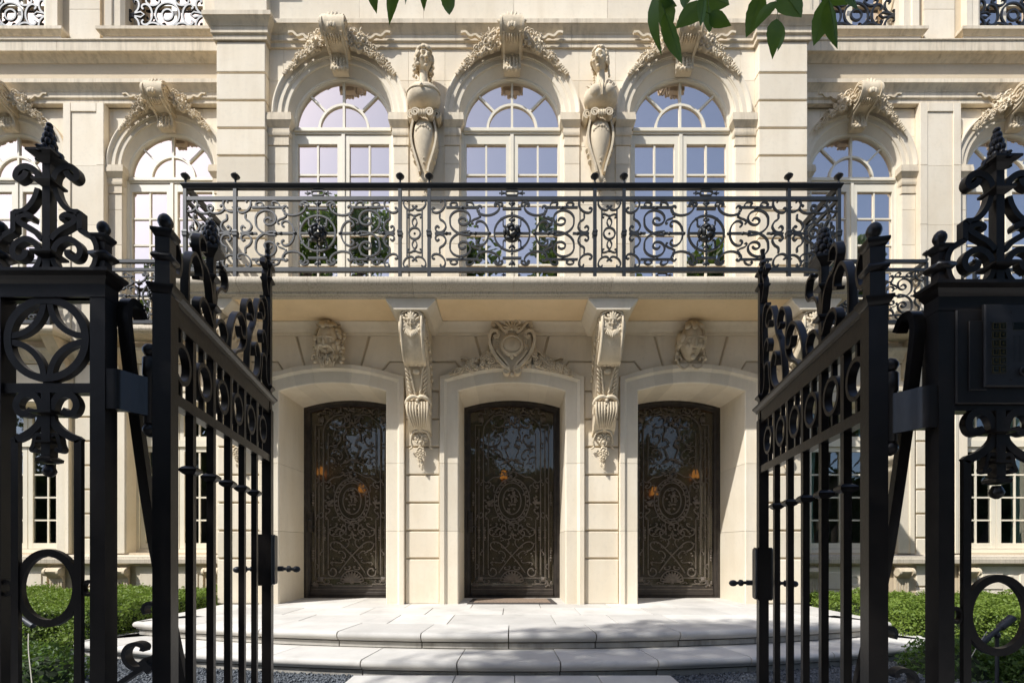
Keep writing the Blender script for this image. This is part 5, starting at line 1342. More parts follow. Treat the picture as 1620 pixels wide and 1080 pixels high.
# scrolled guards of the second floor
def guard_panel():
    L = [('ring', arc(0, 20, 27, 0, 2 * PI, 32)[:-1], 3.0, True), ('ring', arc(0, 20, 12, 0, 2 * PI, 20)[:-1], 3.0, True)]
    for sx in (-1, 1):
        f = lambda P: [(-sx * x, y) for x, y in P]
        L += [('scroll', f(scroll('C', -46, 20, 46, PI / 2, False, PI, 3.2)), 3.0, False), ('scroll', f(scroll('C', -74, 36, 34, PI * .35, False, PI, 3.6)), 3.0, False), ('scroll', f(scroll('C', -74, 2, 34, PI * .65, False, PI, 3.6)), 3.0, False),
              ('scroll', f(scroll('C', -33, -6, 30, PI, False, PI, 3.6)), 3.0, False), ('scroll', f(scroll('C', -33, 48, 30, 0, False, PI, 3.6)), 3.0, False), ('scroll', f(scroll('C', -76, 64, 28, 0, False, PI, 3.6)), 3.0, False), ('bar', f([(-90, 20), (-60, 26), (-52, 20), (-60, 14), (-90, 20)]), 2.4, False)]
    return L
for s in (-1, 1):
    for c in WINGW:
        m = MB(); m.box(-0.63, 0.63, -0.012, 0.012, -0.15, -0.12); m.box(-0.63, 0.63, -0.012, 0.012, 0.60, 0.63); m.box(-0.63, -0.61, -0.012, 0.012, -0.12, 0.60); m.box(0.61, 0.63, -0.012, 0.012, -0.12, 0.60)
        o = part('window_guard', m, 'rail', mansion, (s * c, 7.18, 8.72))
        panel('guard', guard_panel(), o, (0, 0, 0.05), s=0.9, orn=False)

# ------------------------------------------------------------------ doors
YD = 7.0
def D(zx, zy): return ((zx / 3.083 + 720 - 804) * YD / 765, CAM_Z + (865 - 620 - zy / 3.083) * YD / 765)
def door():
    m = MB(); path = [(-0.66, 0.28)] + seg_arc(0.66, DSP + 0.005, DRI, 14) + [(0.66, 0.28)]
    m.run_v(path, [(0.05, -0.02), (0.0, 0.02), (-0.035, 0.02), (-0.045, 0.005), (-0.075, 0.0), (-0.085, -0.015), (-0.085, -0.06), (0.05, -0.06)], 0, side=1)
    root = part('entrance_door', m, 'bronze', mansion, smooth=30)
    m = MB(); m.box(-0.572, 0.572, -0.01, 0.05, 0.285, 0.40); m.box(-0.572, 0.572, -0.022, 0.05, 0.315, 0.365, 0.008); m.box(-0.572, 0.572, 0.0, 0.05, 0.402, 0.455, 0.004); m.box(-0.60, 0.60, -0.03, 0.05, 0.2815, 0.30)
    part('kick_rail', m, 'bronze', root)
    gp = [(-0.575, 0.45)] + seg_arc(0.575, DSP - 0.07, DRI * .8, 10) + [(0.575, 0.45)]
    part('glass_pane', MB().prism(gp, 0.032, 0.038), 'glass_door', root)
    B = 0.013
    def put(name, P, w=B, closed=False, depth=0.016, y=0.0):
        m = MB(); m.ribbon(P, w, depth, XZ(y), 0, closed); return part(name, m, 'grille', root, smooth=50)
    C0 = 259
    for s in (-1, 1):
        f = lambda P: [(lambda q: (s * q[0], q[1]))(D(x, y)) for x, y in P]
        def sc2(kind, zx, zy, size, ang, flip=False, body=PI, ends=3.4, sy=1.0):
            c = D(zx, zy); P = scroll(kind, c[0], c[1], size, ang, flip, body, ends, 3.0, sy); return [(s * x, z) for x, z in P]
        put('bar', f([(88, 905), (88, 160), (120, 160), (120, 118)]), 0.011)
        put('bar', f([(105, 905), (105, 180)]), 0.009)
        put('bar', f(catmull([(126, 890), (126, 600), (126, 300), (126, 190), (140, 150), (175, 118), (215, 112), (245, 140), (250, 165), (232, 172)], 6)), 0.013)
        put('bar', f([(148, 860), (148, 620)]), 0.010); put('bar', f([(148, 400), (148, 200)]), 0.010)
        put('bar', f([(70, 935), (165, 935), (165, 945), (259, 945)]), 0.012); put('bar', f([(100, 905), (215, 905)]), 0.012); put('bar', f([(70, 960), (259, 960)]), 0.010)
        put('scroll', sc2('C', 150, 92, 0.12, 2.6)); put('scroll', sc2('C', 192, 92, 0.11, .5, True)); put('scroll', sc2('S', 120, 105, 0.10, .4))
        put('scroll', sc2('C', 205, 150, 0.18, .8)); put('scroll', sc2('C', 190, 235, 0.16, 1.2)); put('scroll', sc2('S', 225, 200, 0.20, 1.9)); put('scroll', sc2('C', 195, 300, 0.17, 2.2)); put('scroll', sc2('S', 235, 300, 0.24, 1.3, True))
        put('scroll', f(catmull([(126, 430), (140, 440), (160, 425), (175, 415), (200, 412), (230, 395), (259, 385)], 5)), 0.012)
        put('scroll', sc2('C', 150, 455, 0.10, 1.0)); put('scroll', sc2('S', 145, 590, 0.13, 1.4)); put('scroll', sc2('C', 195, 680, 0.24, .35)); put('scroll', sc2('C', 225, 700, 0.17, -.5)); put('scroll', sc2('S', 170, 660, 0.16, 1.0))
        put('scroll', f(catmull([(190, 775), (170, 765), (158, 745), (170, 730), (200, 735), (240, 775), (275, 815), (300, 850), (320, 880)], 5)), 0.014)
        put('scroll', f(catmull([(148, 868), (152, 890), (170, 897), (185, 885), (182, 865), (165, 858), (158, 872)], 5)), 0.014)
        put('scroll', sc2('C', 238, 858, 0.08, .2))
        for a in ((232, 250, .14, 1.6, 0), (170, 265, .12, .4, 1), (165, 330, .12, 2.4, 0), (225, 345, .15, .9, 1), (175, 200, .11, 2.0, 1), (240, 130, .10, 1.2, 0), (215, 630, .12, 2.3, 0), (180, 610, .10, .8, 1), (230, 740, .14, 1.0, 0), (190, 830, .16, .5, 1), (215, 790, .12, 2.2, 0), (175, 470, .11, 2.1, 1), (120, 260, .07, 1.5, 0), (118, 440, .08, 1.5, 1), (116, 600, .08, 1.4, 0), (116, 780, .08, 1.5, 1), (140, 925, .08, 0.1, 0), (205, 930, .09, .2, 1), (95, 230, .07, 1.5, 1), (95, 430, .07, 1.5, 0), (95, 610, .07, 1.5, 1), (95, 850, .07, 1.5, 0)):
            put('scroll', sc2('S' if a[4] else 'C', a[0], a[1], a[2], a[3]), 0.010)
        m = MB()
        def bl(zx, zy, rx, rz, rot=0): q = D(zx, zy); m.blob((s * q[0], -0.004, q[1]), (rx, 0.016, rz), Matrix.Rotation(s * rot, 3, 'Y'), 1)
        for zx, zy in ((115, 135), (112, 912)):
            q = D(zx, zy); m.box(s * q[0] - .035, s * q[0] + .035, -.012, .012, q[1] - .035, q[1] + .035, .006); bl(zx, zy, .02, .02)
        for zx, zy in ((105, 350), (105, 690), (78, 520), (78, 790), (132, 690)):
            for dz, r in ((-30, .012), (-18, .02), (-6, .014), (6, .014), (18, .02), (30, .012)): bl(zx, zy + dz, r * .9, r)
        for k in range(16):
            a = random.uniform(0, 6.28); bl(150 + 26 * math.cos(a) * random.random(), 540 + 30 * math.sin(a) * random.random(), .022, .013, random.uniform(0, 3))
        for k in range(7): bl(142 + 4 * math.sin(k), 455 + 27 * k, .020, .012, k)
        for k in range(12): bl(88 + random.uniform(-14, 14), 935 + random.uniform(-16, 12), .018, .012, k)
        for k in range(9): bl(175 + k * 7, 690 - 25 * math.sin(k / 8 * PI), .018, .011, k)
        for k in range(8): bl(165 + k * 11, 130 - 35 * math.sin(k / 7 * PI), .016, .010, k)
        for k in range(60): bl(random.uniform(150, 255), random.choice((random.uniform(110, 380), random.uniform(640, 840))), .013, .008, random.uniform(0, 3))
        part('leafwork', m, 'grille', root, smooth=60)
    c = D(C0, 530); el = lambda rx, rz: [(rx * math.cos(a), c[1] + rz * math.sin(a)) for a in np.linspace(0, 2 * PI, 41)[:-1]]
    put('medallion_ring', el(0.245, 0.325), 0.014, True); put('medallion_ring', el(0.19, 0.265), 0.012, True); put('medallion_ring', el(0.125, 0.19), 0.012, True)
    m = MB()
    for k in range(28):
        a = k * 2 * PI / 28; m.blob((0.217 * math.cos(a), -.004, c[1] + .295 * math.sin(a)), (.026, .014, .013), Matrix.Rotation(-a + PI / 2 + .5 * (-1) ** k, 3, 'Y'), 1)
    for k in range(34):
        m.blob((random.gauss(0, .035), -.006, c[1] + random.uniform(-.17, .17)), (.018, .016, .012), Matrix.Rotation(random.uniform(0, 3), 3, 'Y'), 1)
    for k in range(14): m.blob((random.gauss(0, .075), -.006, c[1] + random.gauss(0.04, .03)), (.018, .016, .010), Matrix.Rotation(random.uniform(0, 3), 3, 'Y'), 1)
    for zy, n, sp in ((90, 16, .045), (160, 12, .03), (330, 12, .05), (400, 20, .06), (640, 12, .04), (680, 12, .03)):
        q = D(C0, zy)
        for k in range(n): m.blob((random.gauss(0, sp), -.006, q[1] + random.gauss(0, .035)), (.018, .016, .011), Matrix.Rotation(random.uniform(0, 3), 3, 'Y'), 1)
    part('medallion', m, 'grille', root, smooth=60)
    m = MB(); q = D(255, 925); scallop(m, (0, -.005, q[1]), 0.15, 11, 3.0, 1, .016); m.ribbon(arc(0, q[1] + .01, .155, 0, PI, 20), .014, .016, XZ(0))
    part('shell', m, 'grille', root, smooth=60)
    m = MB(); q = D(65, 625); m.box(q[0] - .035, q[0] + .03, -0.02, 0.03, q[1] - .17, q[1] + .12, .004); part('lock_plate', m, 'bronze', root)
    m = MB(); m.lathe((q[0], -.02, q[1] + .01), [(.018, 0), (.018, .006), (.008, .01), (.008, .03), (.02, .036), (.022, .05), (.012, .06)], 14, axis=Matrix.Rotation(PI / 2, 3, 'X'))
    part('door_knob', m, 'steel', root, smooth=40)
    part('door_handle', MB().box(q[0], q[0] + .10, -.055, -.043, q[1] - .10, q[1] - .085).join(MB().box(q[0], q[0] + .012, -.043, -.02, q[1] - .10, q[1] - .085)), 'steel', root)
    return root
d0 = door(); d0.location = (DOORS[0], YD, 0); d0.scale = (1.046, 1, 1)
for c in DOORS[1:]: copy_tree(d0, mansion, (c, YD, 0))
# lamps inside the hall
for px, py in ((507, 743), (572, 771), (797, 749), (1035, 775), (1100, 748)):
    Yl = 9.1; x = (px - 810) * Yl / 765; z = CAM_Z + (865 - py) * Yl / 765
    m = MB().lathe((x, Yl, z - .16), [(.01, -.08), (.05, -.06), (.03, 0), (.012, .02), (.012, .06), (.03, .07)], 12); m.box(x - .01, x + .01, Yl, 9.3, z - .13, z - .11); m.box(x - .05, x + .05, 9.28, 9.3, z - .25, z + .02)
    o = part('wall_lamp', m, 'brass', mansion, smooth=40)
    part('lamp_shade', MB().lathe((x, Yl, z - .09), [(.075, 0), (.06, .07), (.04, .15)], 14), 'bulb', o, smooth=60)
part('hall_wall', MB().box(-3.6, -0.55, 9.3, 9.4, 0.26, 3.85).join(MB().box(0.55, 3.6, 9.3, 9.4, 0.26, 3.85)).join(MB().box(-0.55, 0.55, 9.3, 9.4, 2.7, 3.85)), 'room', mansion)
part('hall_floor', MB().box(-3.64, 3.64, 7.06, 11.4, 0.24, 0.27), 'room_floor', mansion)
# ------------------------------------------------------------------ iron gate piers and gate leaves
YP = 1.30; K = YP / 765.0
def gpx(x, y): return ((x - 810) * K, CAM_Z + (865 - y) * K)
def gpts(L): return [gpx(x, y) for x, y in L]
def zz1(L): return [(x / 3.6, 170 + y / 3.6) for x, y in L]            # top ornament, read off an enlargement
def zz2(L): return [(x / 3.086, 430 + y / 3.086) for x, y in L]
CXP = 71.5                                                         # axis of the left pier, photo px
PC = gpx(CXP, 0)[0]
def gate_side(s):
    dy, dz = (0.0, 0.0) if s < 0 else (-0.06, -0.065)
    MXM = Matrix.Translation((0, dy, dz)) @ Matrix.Diagonal((-s, 1, 1, 1))   # pier is drawn for the left side
    side = 'left' if s < 0 else 'right'
    pier = thing('gate_pier', (-s * PC, YP + dy, 0), 'openwork black iron pier of ringed bars and scrolls left of the open gate' if s < 0 else 'black iron gate pier carrying the keypad box right of the open gate', 'gate pier', 'iron gate piers')
    FR = (Vector((0, YP + 0.011, 0)), Vector((1, 0, 0)), Vector((0, 0, 1)), Vector((0, 1, 0)))
    def put(name, m, mat='iron', smooth=None):
        m.xf(MXM); m.v = [(x, y, max(0.005, z)) for x, y, z in m.v]; return part(name, m, mat, pier, smooth=smooth)
    def both(name, L, w, depth=0.018, smooth=50, mat='iron', closed=False):
        """bar and its mirror about the pier axis; L in photo px"""
        for q in (1, -1):
            P = [(PC + q * (x - PC), z) for x, z in gpts(L)]
            put(name, MB().ribbon(P, w, depth, (Vector((0, YP + .002 + depth / 2, 0)),) + FR[1:], 0, closed), mat, smooth)
    # posts
    zt = gpx(0, 470)[1]
    for q in (1, -1):
        m = MB(); xc = PC + q * ((gpx(154, 0)[0]) - PC); m.box(xc - 0.0205, xc + 0.0205, YP, YP + 0.041, 0.0, zt + .06); m.box(xc - 0.0125, xc + 0.0125, YP + .008, YP + .033, zt + .06, gpx(0, 372)[1])
        c = (xc, YP + 0.0205, gpx(0, 372)[1])
        m.sq((xc, YP + 0.0205, gpx(0, 402)[1]), [(0.0127, -.012), (0.0235, 0.0), (0.0235, 0.008), (0.0127, 0.018)])
        m.sq(c, [(0.0127, -0.012), (0.020, 0.002), (0.020, 0.008), (0.010, 0.012)])
        m.lathe(c, [(0.010, 0.008), (0.0085, 0.014), (0.0125, 0.019), (0.0155, 0.027), (0.0155, 0.034), (0.0125, 0.042), (0.007, 0.048), (0.002, 0.050)], 18)
        put('post', m, 'iron', 65)
    x0, x1 = PC - (gpx(166, 0)[0] - PC), gpx(166, 0)[0]
    prof = [(-0.02, zt), (0.0, zt), (0.0, zt + 0.035), (0.008, zt + 0.042), (0.014, zt + 0.05), (0.028, zt + 0.056), (0.028, zt + 0.064), (-0.02, zt + 0.066)]
    m = MB(); m.run_h([(x0 - .002, YP + 0.043), (x0 - .002, YP - .002), (x1 + .002, YP - .002), (x1 + .002, YP + 0.043)], prof); m.box(x0 + 0.002, x1 - 0.002, YP + 0.004, YP + 0.037, zt, zt + 0.064)
    put('top_rail', m)
    px0, px1 = PC - (gpx(142, 0)[0] - PC), gpx(142, 0)[0]
    zr = gpx(0, 620)[1]; put('middle_rail', MB().box(px0, px1, YP + 0.006, YP + 0.035, zr, zr + 0.026))
    put('bottom_rail', MB().box(px0, px1, YP + 0.004, YP + 0.037, 0.10, 0.15))
    # spindle above the cap with pine-cone finial
    m = MB(); zb = gpx(0, 434)[1]; xs = PC; yc = YP + 0.0125
    m.sq((xs, yc, 0), [(0.0105, zb), (0.0105, gpx(0, 250)[1])])
    for y, r in ((402, 0.028), (288, 0.026)): m.sq((xs, yc, gpx(0, y)[1]), [(0.0107, -.010), (r * .8, -.004), (r, 0.0), (r, 0.006), (0.0107, 0.014)])
    m.sq((xs, yc, gpx(0, 250)[1]), [(0.0107, -.012), (0.022, 0.0), (0.034, 0.006), (0.034, 0.012), (0.018, 0.018)])
    put('spindle', m)
    m = MB(); z0 = gpx(0, 247)[1]
    for r_ in range(5):
        zz = z0 + 0.008 + r_ * 0.017; rr = (0.010, 0.0125, 0.011, 0.008, 0.004)[r_]
        for k in range(6):
            a = k * PI / 3 + r_ * .52; m.blob((xs + rr * math.cos(a), yc + rr * math.sin(a), zz), (0.0075, 0.0075, 0.011), None, 1)
    for k in range(4):
        a = k * PI / 2; m.tube([(xs, yc, z0), (xs + .022 * math.cos(a), yc + .022 * math.sin(a), z0 + .018), (xs + .031 * math.cos(a), yc + .031 * math.sin(a), z0 + .010), (xs + .031 * math.cos(a), yc + .031 * math.sin(a), z0 - .002)], 0.0075, 6)
    m.blob((xs, yc, z0 + .045), (.012, .012, .05), None, 1); m.blob((xs, yc, z0 + .092), .008, None, 1)
    put('pine_cone', m, 'iron', 60)
    d0 = 262 / 3.6
    fx = lambda L: [(x / 3.6 - d0 + CXP, 170 + y / 3.6) for x, y in L]
    both('scroll', catmull(fx([(296, 850), (318, 900), (370, 944), (430, 955), (490, 940), (530, 895), (548, 830)]), 5), 0.013)
    both('scroll', catmull(fx([(548, 830), (546, 780), (522, 735), (480, 708), (452, 694)]), 5) + fx([(452, 592)]) + catmull(fx([(440, 590), (400, 585), (360, 555), (328, 505), (312, 455)]), 5), 0.014)
    both('scroll', catmull(fx([(300, 838), (312, 790), (345, 755), (390, 745), (438, 772), (455, 812), (440, 848), (408, 852), (384, 832), (382, 806)]), 5), 0.016)
    both('scroll', catmull(fx([(288, 745), (330, 700), (395, 662), (422, 640), (412, 612), (375, 606), (352, 618), (356, 636)]), 5), 0.015)
    both('scroll', catmull(fx([(300, 418), (314, 372), (345, 342), (388, 330), (425, 350), (438, 385), (420, 402), (388, 384), (376, 358)]), 5), 0.016)
    if s < 0:
        cz = gpx(0, 535)[1]; R = 62 * K
        put('ring', MB().ribbon([(PC + R * math.cos(a), cz + R * math.sin(a)) for a in np.linspace(0, 2 * PI, 49)[:-1]], 0.020, 0.017, FR, 0, True), 'iron', 50)
        for qx in (1, -1):
            for qz in (1, -1):
                c0 = (PC + qx * R * .98, cz + qz * R * .98); a0 = math.atan2(-qz, -qx)
                put('ring_petal', MB().ribbon([(c0[0] + R * .90 * math.cos(a), c0[1] + R * .90 * math.sin(a)) for a in np.linspace(a0 - PI / 4 * .98, a0 + PI / 4 * .98, 18)], 0.016, 0.015, FR), 'iron', 50)
        put('collar', MB().box(PC - .014, PC + .014, YP + .008, YP + .033, zr + .026, cz - R), 'iron'); put('collar', MB().box(PC - .012, PC + .012, YP + .009, YP + .032, cz + R, zt), 'iron')
    else:
        zb0 = gpx(0, 615)[1]
        put('call_box', MB().box(px0 + .001, px1 - .001, YP - 0.004, YP + 0.10, zb0 + .0265 - .02, zt + .001, .003)); put('cover_panel', MB().box(gpx(97, 0)[0], gpx(124, 0)[0], YP - 0.0075, YP - .0035, zb0 + .04, zt - .03, .0015))
    # pendant ornament under the middle rail and the arched inner frame
    d2 = 228 / 3.086; fy = lambda L: [(x / 3.086 - d2 + CXP, 430 + y / 3.086) for x, y in L]
    both('scroll', catmull(fy([(252, 690), (262, 640), (285, 604), (322, 592), (358, 608), (376, 645), (362, 682), (330, 690), (304, 672)]), 5), 0.018)
    both('scroll', catmull(fy([(250, 700), (262, 735), (300, 775), (350, 805), (388, 818)]), 5) + [(121.5, 697), (121.5, 1380)], 0.020, 0.011)
    both('scroll', catmull(fy([(245, 800), (270, 790), (285, 805), (292, 840), (302, 866), (285, 872), (272, 858)]), 4), 0.010)
    m = MB(); m.sq((PC, yc, 0), [(0.012, gpx(0, 722)[1]), (0.012, zr)])
    m.sq((PC, yc, gpx(0, 652)[1]), [(0.013, -.006), (.03, -.004), (.03, .004), (.013, .006)]); m.sq((PC, yc, gpx(0, 698)[1]), [(0.013, -.004), (.022, -.003), (.022, .003), (.013, .004)])
    m.sq((PC, yc, gpx(0, 727)[1]), [(0.012, -.008), (.020, -.004), (.021, .004), (.013, .010)]); m.lathe((PC, yc, gpx(0, 744)[1]), [(.004, -.016), (.013, -.010), (.0165, 0.0), (.013, .010), (.009, .018)], 14)
    put('pendant', m, 'iron', 40)
    oz = gpx(0, 930)[1]
    put('oval_ring', MB().ribbon([(PC + 46 * K * math.cos(a), oz + 56 * K * math.sin(a)) for a in np.linspace(0, 2 * PI, 49)[:-1]], 0.020, 0.013, FR, 0, True), 'iron', 50)
    for q in (1, -1):
        xc = PC + q * 65 * K; put('link_ring', MB().ribbon([(xc + q * 10 * K * math.sin(a), oz + 11 * K * math.cos(a)) for a in np.linspace(0, PI, 14)] if False else [(xc + 9 * K * math.cos(a), oz + 11 * K * math.sin(a)) for a in np.linspace(0, 2 * PI, 21)[:-1]], 0.008, 0.014, FR, 0, True), 'iron', 50)
    # hinge carrier
    zh0, zh1 = gpx(0, 648)[1], gpx(0, 582)[1]
    m = MB(); a = gpx(166, 0)[0]; b = -1.045
    pl = catmull([(a - .001, YP + .016), (a + .03, YP + .020), (b - .004, YP + .055), (b + .015, YP + .085)], 4)
    m.add([(x, y - .014, zh0 + .004) for x, y in pl] + [(x, y - .014, zh1) for x, y in pl] + [(x, y + .02, zh1) for x, y in pl] + [(x, y + .02, zh0 + .004) for x, y in pl], [((k * len(pl)) + i, (k * len(pl)) + i + 1, (((k + 1) % 4) * len(pl)) + i + 1, (((k + 1) % 4) * len(pl)) + i) for k in range(4) for i in range(len(pl) - 1)] + [(0, len(pl), 2 * len(pl), 3 * len(pl)), tuple(k * len(pl) + len(pl) - 1 for k in (3, 2, 1, 0))])
    put('hinge_arm', m, 'iron', 50)
    m = MB(); hx, hy = -1.036, YP + 0.085; zA, zB = gpx(0, 655)[1] - .006, gpx(0, 545)[1]
    m.lathe((hx, hy, 0), [(.014, zA), (.0165, zA + .003), (.0165, zh1 + .005), (.019, zh1 + .008), (.019, zB - .006), (.0165, zB - .002), (.008, zB + .002)], 16)
    for z, sg in ((zB + .018, 1), (zA - .016, -1)): m.lathe((hx, hy, z), [(.004, -.020), (.014, -.014), (.0195, -.004), (.0195, .004), (.014, .014), (.004, .020)], 16); m.lathe((hx, hy, z - sg * .020), [(.008, -.006), (.008, .006)], 10)
    put('hinge', m, 'iron', 65)
    # back stay with its curled top and foot
    SFx = (Vector((-1.078, 0, 0)), Vector((0, 1, 0)), Vector((0, 0, 1)), Vector((1, 0, 0)))
    put('back_stay', MB().ribbon(catmull([(1.405, 1.672), (1.385, 1.70), (1.358, 1.70), (1.346, 1.665), (1.352, 1.60), (1.385, 1.40), (1.46, 1.02), (1.585, .57), (1.73, .01)], 6), 0.018, 0.030, SFx), 'iron', 50)
    YS = 1.5; fpx = lambda L: [((x - 810) * YS / 765, CAM_Z + (865 - y) * YS / 765) for x, y in L]
    FSF = (Vector((0, YS, 0)), Vector((1, 0, 0)), Vector((0, 0, 1)), Vector((0, 1, 0)))
    put('foot_scroll', MB().ribbon(catmull(fpx([(236, 1053), (216, 1055), (203, 1044), (201, 1030), (208, 1020), (220, 1017), (230, 1021), (229, 1028)]), 6), 0.013, 0.030, FSF), 'iron_worn', 50)
    put('foot_bar', MB().ribbon(catmull(fpx([(150, 1130), (180, 1090), (212, 1066), (236, 1050), (254, 1028), (272, 1000)]), 6), 0.014, 0.028, FSF), 'iron_worn', 50)
    put('foot_collar', MB().ribbon(fpx([(229, 1042), (243, 1060)]), 0.024, 0.036, FSF), 'iron_worn')
    put('foot_scroll', MB().ribbon(catmull(fpx([(252, 975), (251, 960), (243, 953), (234, 955), (231, 963), (233, 970)]), 6), 0.010, 0.028, FSF), 'iron_worn', 50)

    # ---------------- swinging leaf, hinge at local origin, t along x
    hx0, hy0 = s * 1.003, 1.40 + dy
    ang = math.atan2(0.98, s * 0.205)
    LM = Matrix.Translation((hx0, hy0, dz)) @ Matrix.Rotation(ang, 4, 'Z')
    leaf = thing('gate_leaf', (hx0, hy0, 0), f'open black iron gate leaf with rings and scrolled cresting on the {side}', 'gate', 'open gate leaves')
    FL = (Vector((0, 0, 0)), Vector((1, 0, 0)), Vector((0, 0, 1)), Vector((0, 1, 0)))
    def lp(name, m, mat='iron', smooth=None):
        m.xf(LM); m.v = [(x, y, max(0.005, z)) for x, y, z in m.v]; return part(name, m, mat, leaf, smooth=smooth)
    Zr0, Zr1 = 1.672, 1.757
    # hinge stile
    m = MB(); m.box(-0.0235, 0.0235, -0.0235, 0.0235, 0.05, 1.750)
    m.sq((0, 0, 1.750), [(.0237, -.016), (.028, -.010), (.035, .004), (.035, .010), (.019, .014)]); m.sq((0, 0, 0), [(.019, 1.76), (.019, 1.915)])
    m.sq((0, 0, 1.842), [(.0192, -.012), (.027, -.003), (.027, .004), (.0192, .014)]); m.sq((0, 0, 1.912), [(.0192, -.014), (.028, .0), (.028, .008), (.013, .012)])
    m.lathe((0, 0, 1.926), [(.010, -.004), (.009, .004), (.015, .010), (.0195, .020), (.0195, .028), (.016, .038), (.009, .046), (.002, .049)], 18)
    lp('hinge_stile', m, 'iron', 65)
    LT = 1.02
    m = MB(); m.box(LT - .0215, LT + .0215, -.0215, .0215, .05, 1.69)
    m.sq((LT, 0, 0), [(.017, 1.69), (.017, 2.40)])
    for z in (1.80, 2.33, 2.40): m.sq((LT, 0, z), [(.0172, -.014), (.028, -.002), (.028, .005), (.0172, .016)])
    for k in range(4): m.lathe((LT, 0, 2.41 + .026 * k), [(.008, 0), (.022 - .004 * k, .010), (.012, .024)], 8)
    lp('lock_stile', m, 'iron', 40)
    m = MB(); m.box(.0235, LT - .0215, -.014, .014, Zr0, Zr1 - .012); m.sweep([(Vector((.0235, 0, 0)), Vector((0, 1, 0)), Vector((0, 0, 1))), (Vector((LT + .05, 0, 0)), Vector((0, 1, 0)), Vector((0, 0, 1)))], [(-.016, Zr1 - .026), (.016, Zr1 - .026), (.020, Zr1 - .016), (.032, Zr1 - .008), (.034, Zr1), (.026, Zr1 + .006), (-.026, Zr1 + .006), (-.034, Zr1), (-.032, Zr1 - .008), (-.020, Zr1 - .016)])
    lp('top_rail', m, 'iron', 30)
    lp('lower_rail', MB().box(.0235, LT - .0215, -.017, .017, 1.432, 1.466), 'iron'); lp('bottom_rail', MB().box(.0235, LT - .0215, -.015, .015, .08, .13))
    TB = [.164, .327, .490, .650, .815]
    for i, t in enumerate(TB):
        m = MB(); m.box(t - .0115, t + .0115, -.0115, .0115, .13, 1.432); m.box(t - .0115, t + .0115, -.0115, .0115, 1.466, Zr0)
        m.sq((t, 0, 1.258), [(.0117, -.015), (.018, -.011), (.025, -.004), (.025, .004), (.018, .011), (.0117, .015)])
        lp('bar', m, 'iron', 40)
    TR = [.082, .2455, .4085, .570, .7325, .905]
    for t in TR:
        rz = 1.570
        lp('ring', MB().ribbon([(t + .052 * math.cos(a), rz + .057 * math.sin(a)) for a in np.linspace(0, 2 * PI, 33)[:-1]], 0.014, 0.024, FL, 0, True), 'iron', 50)
        lp('short_bar', MB().box(t - .006, t + .006, -.008, .008, 1.466, rz - .062)); lp('short_bar', MB().box(t - .006, t + .006, -.008, .008, rz + .062, Zr0))
    # cresting
    sp_t = .327
    m = MB(); m.box(sp_t - .012, sp_t + .012, -.012, .012, Zr1 + .006, 2.05)
    for z, r in ((1.86, .026), (1.965, .024)): m.sq((sp_t, 0, z), [(.0122, -.012), (r, -.002), (r, .005), (.0122, .014)])
    m.sq((sp_t, 0, 2.05), [(.0122, -.016), (.022, -.004), (.036, .008), (.036, .016), (.016, .022)])
    lp('cresting_spindle', m, 'iron', 40)
    m = MB()
    for r_ in range(5):
        for k in range(6):
            a = k * PI / 3 + r_ * .52; rr = (.016, .019, .017, .012, .007)[r_]; m.blob((sp_t + rr * math.cos(a), rr * math.sin(a), 2.076 + .02 * r_), (.011, .011, .014), None, 1)
    m.blob((sp_t, 0, 2.11), (.014, .014, .05), None, 1); lp('pine_cone', m, 'iron', 60)
    def cs(P, w=.011): lp('scroll', MB().ribbon(catmull(P, 6), w, .024, FL), 'iron', 50)
    cs([(.02, 1.93), (.055, 1.92), (.075, 1.88), (.06, 1.83), (.025, 1.82)])
    cs([(.125, 1.765), (.125, 1.87), (.14, 1.93), (.175, 1.965), (.215, 1.95), (.225, 1.915), (.20, 1.90)])
    cs([(.315, 1.80), (.28, 1.84), (.235, 1.85), (.205, 1.82), (.215, 1.785), (.245, 1.785)])
    cs([(.315, 1.87), (.30, 1.93), (.265, 1.965), (.225, 1.975), (.20, 2.01), (.215, 2.05), (.25, 2.05), (.26, 2.02)])
    cs([(.339, 1.87), (.355, 1.93), (.39, 1.965), (.43, 1.975), (.455, 2.01), (.44, 2.05), (.405, 2.05)])
    cs([(.339, 1.80), (.375, 1.84), (.42, 1.85), (.45, 1.82), (.44, 1.785)])
    cs([(.48, 1.765), (.50, 1.86), (.55, 1.94), (.61, 1.975), (.66, 1.95), (.66, 1.90), (.62, 1.89), (.60, 1.92)])
    cs([(.52, 1.765), (.56, 1.80), (.62, 1.83), (.66, 1.87), (.67, 1.93), (.66, 2.00), (.68, 2.06), (.73, 2.09), (.77, 2.06), (.76, 2.02), (.73, 2.03)])
    cs([(.70, 1.765), (.71, 1.85), (.74, 1.95), (.79, 2.02), (.82, 2.10), (.86, 2.16), (.91, 2.16), (.93, 2.12), (.90, 2.09), (.88, 2.11)])
    cs([(.74, 1.765), (.80, 1.78), (.85, 1.83), (.86, 1.90), (.82, 1.94), (.785, 1.91), (.80, 1.875)])
    cs([(1.00, 1.80), (.965, 1.83), (.955, 1.90), (.97, 1.96), (.955, 2.02), (.92, 2.04), (.895, 2.01), (.91, 1.98)])
    cs([(1.00, 1.96), (.98, 2.04), (.985, 2.12), (.965, 2.20), (.93, 2.21)])
    cs([(1.00, 2.25), (.975, 2.28), (.965, 2.33), (.985, 2.37), (.95, 2.40), (.93, 2.37)])
    cs([(.86, 1.765), (.885, 1.86), (.90, 1.92), (.94, 1.93), (.955, 1.90)])
    # lock and lever handles
    m = MB(); m.box(LT - .045, LT + .024, -.034, .034, .825, 1.075, .006); lk = lp('lock_case', m, 'iron')
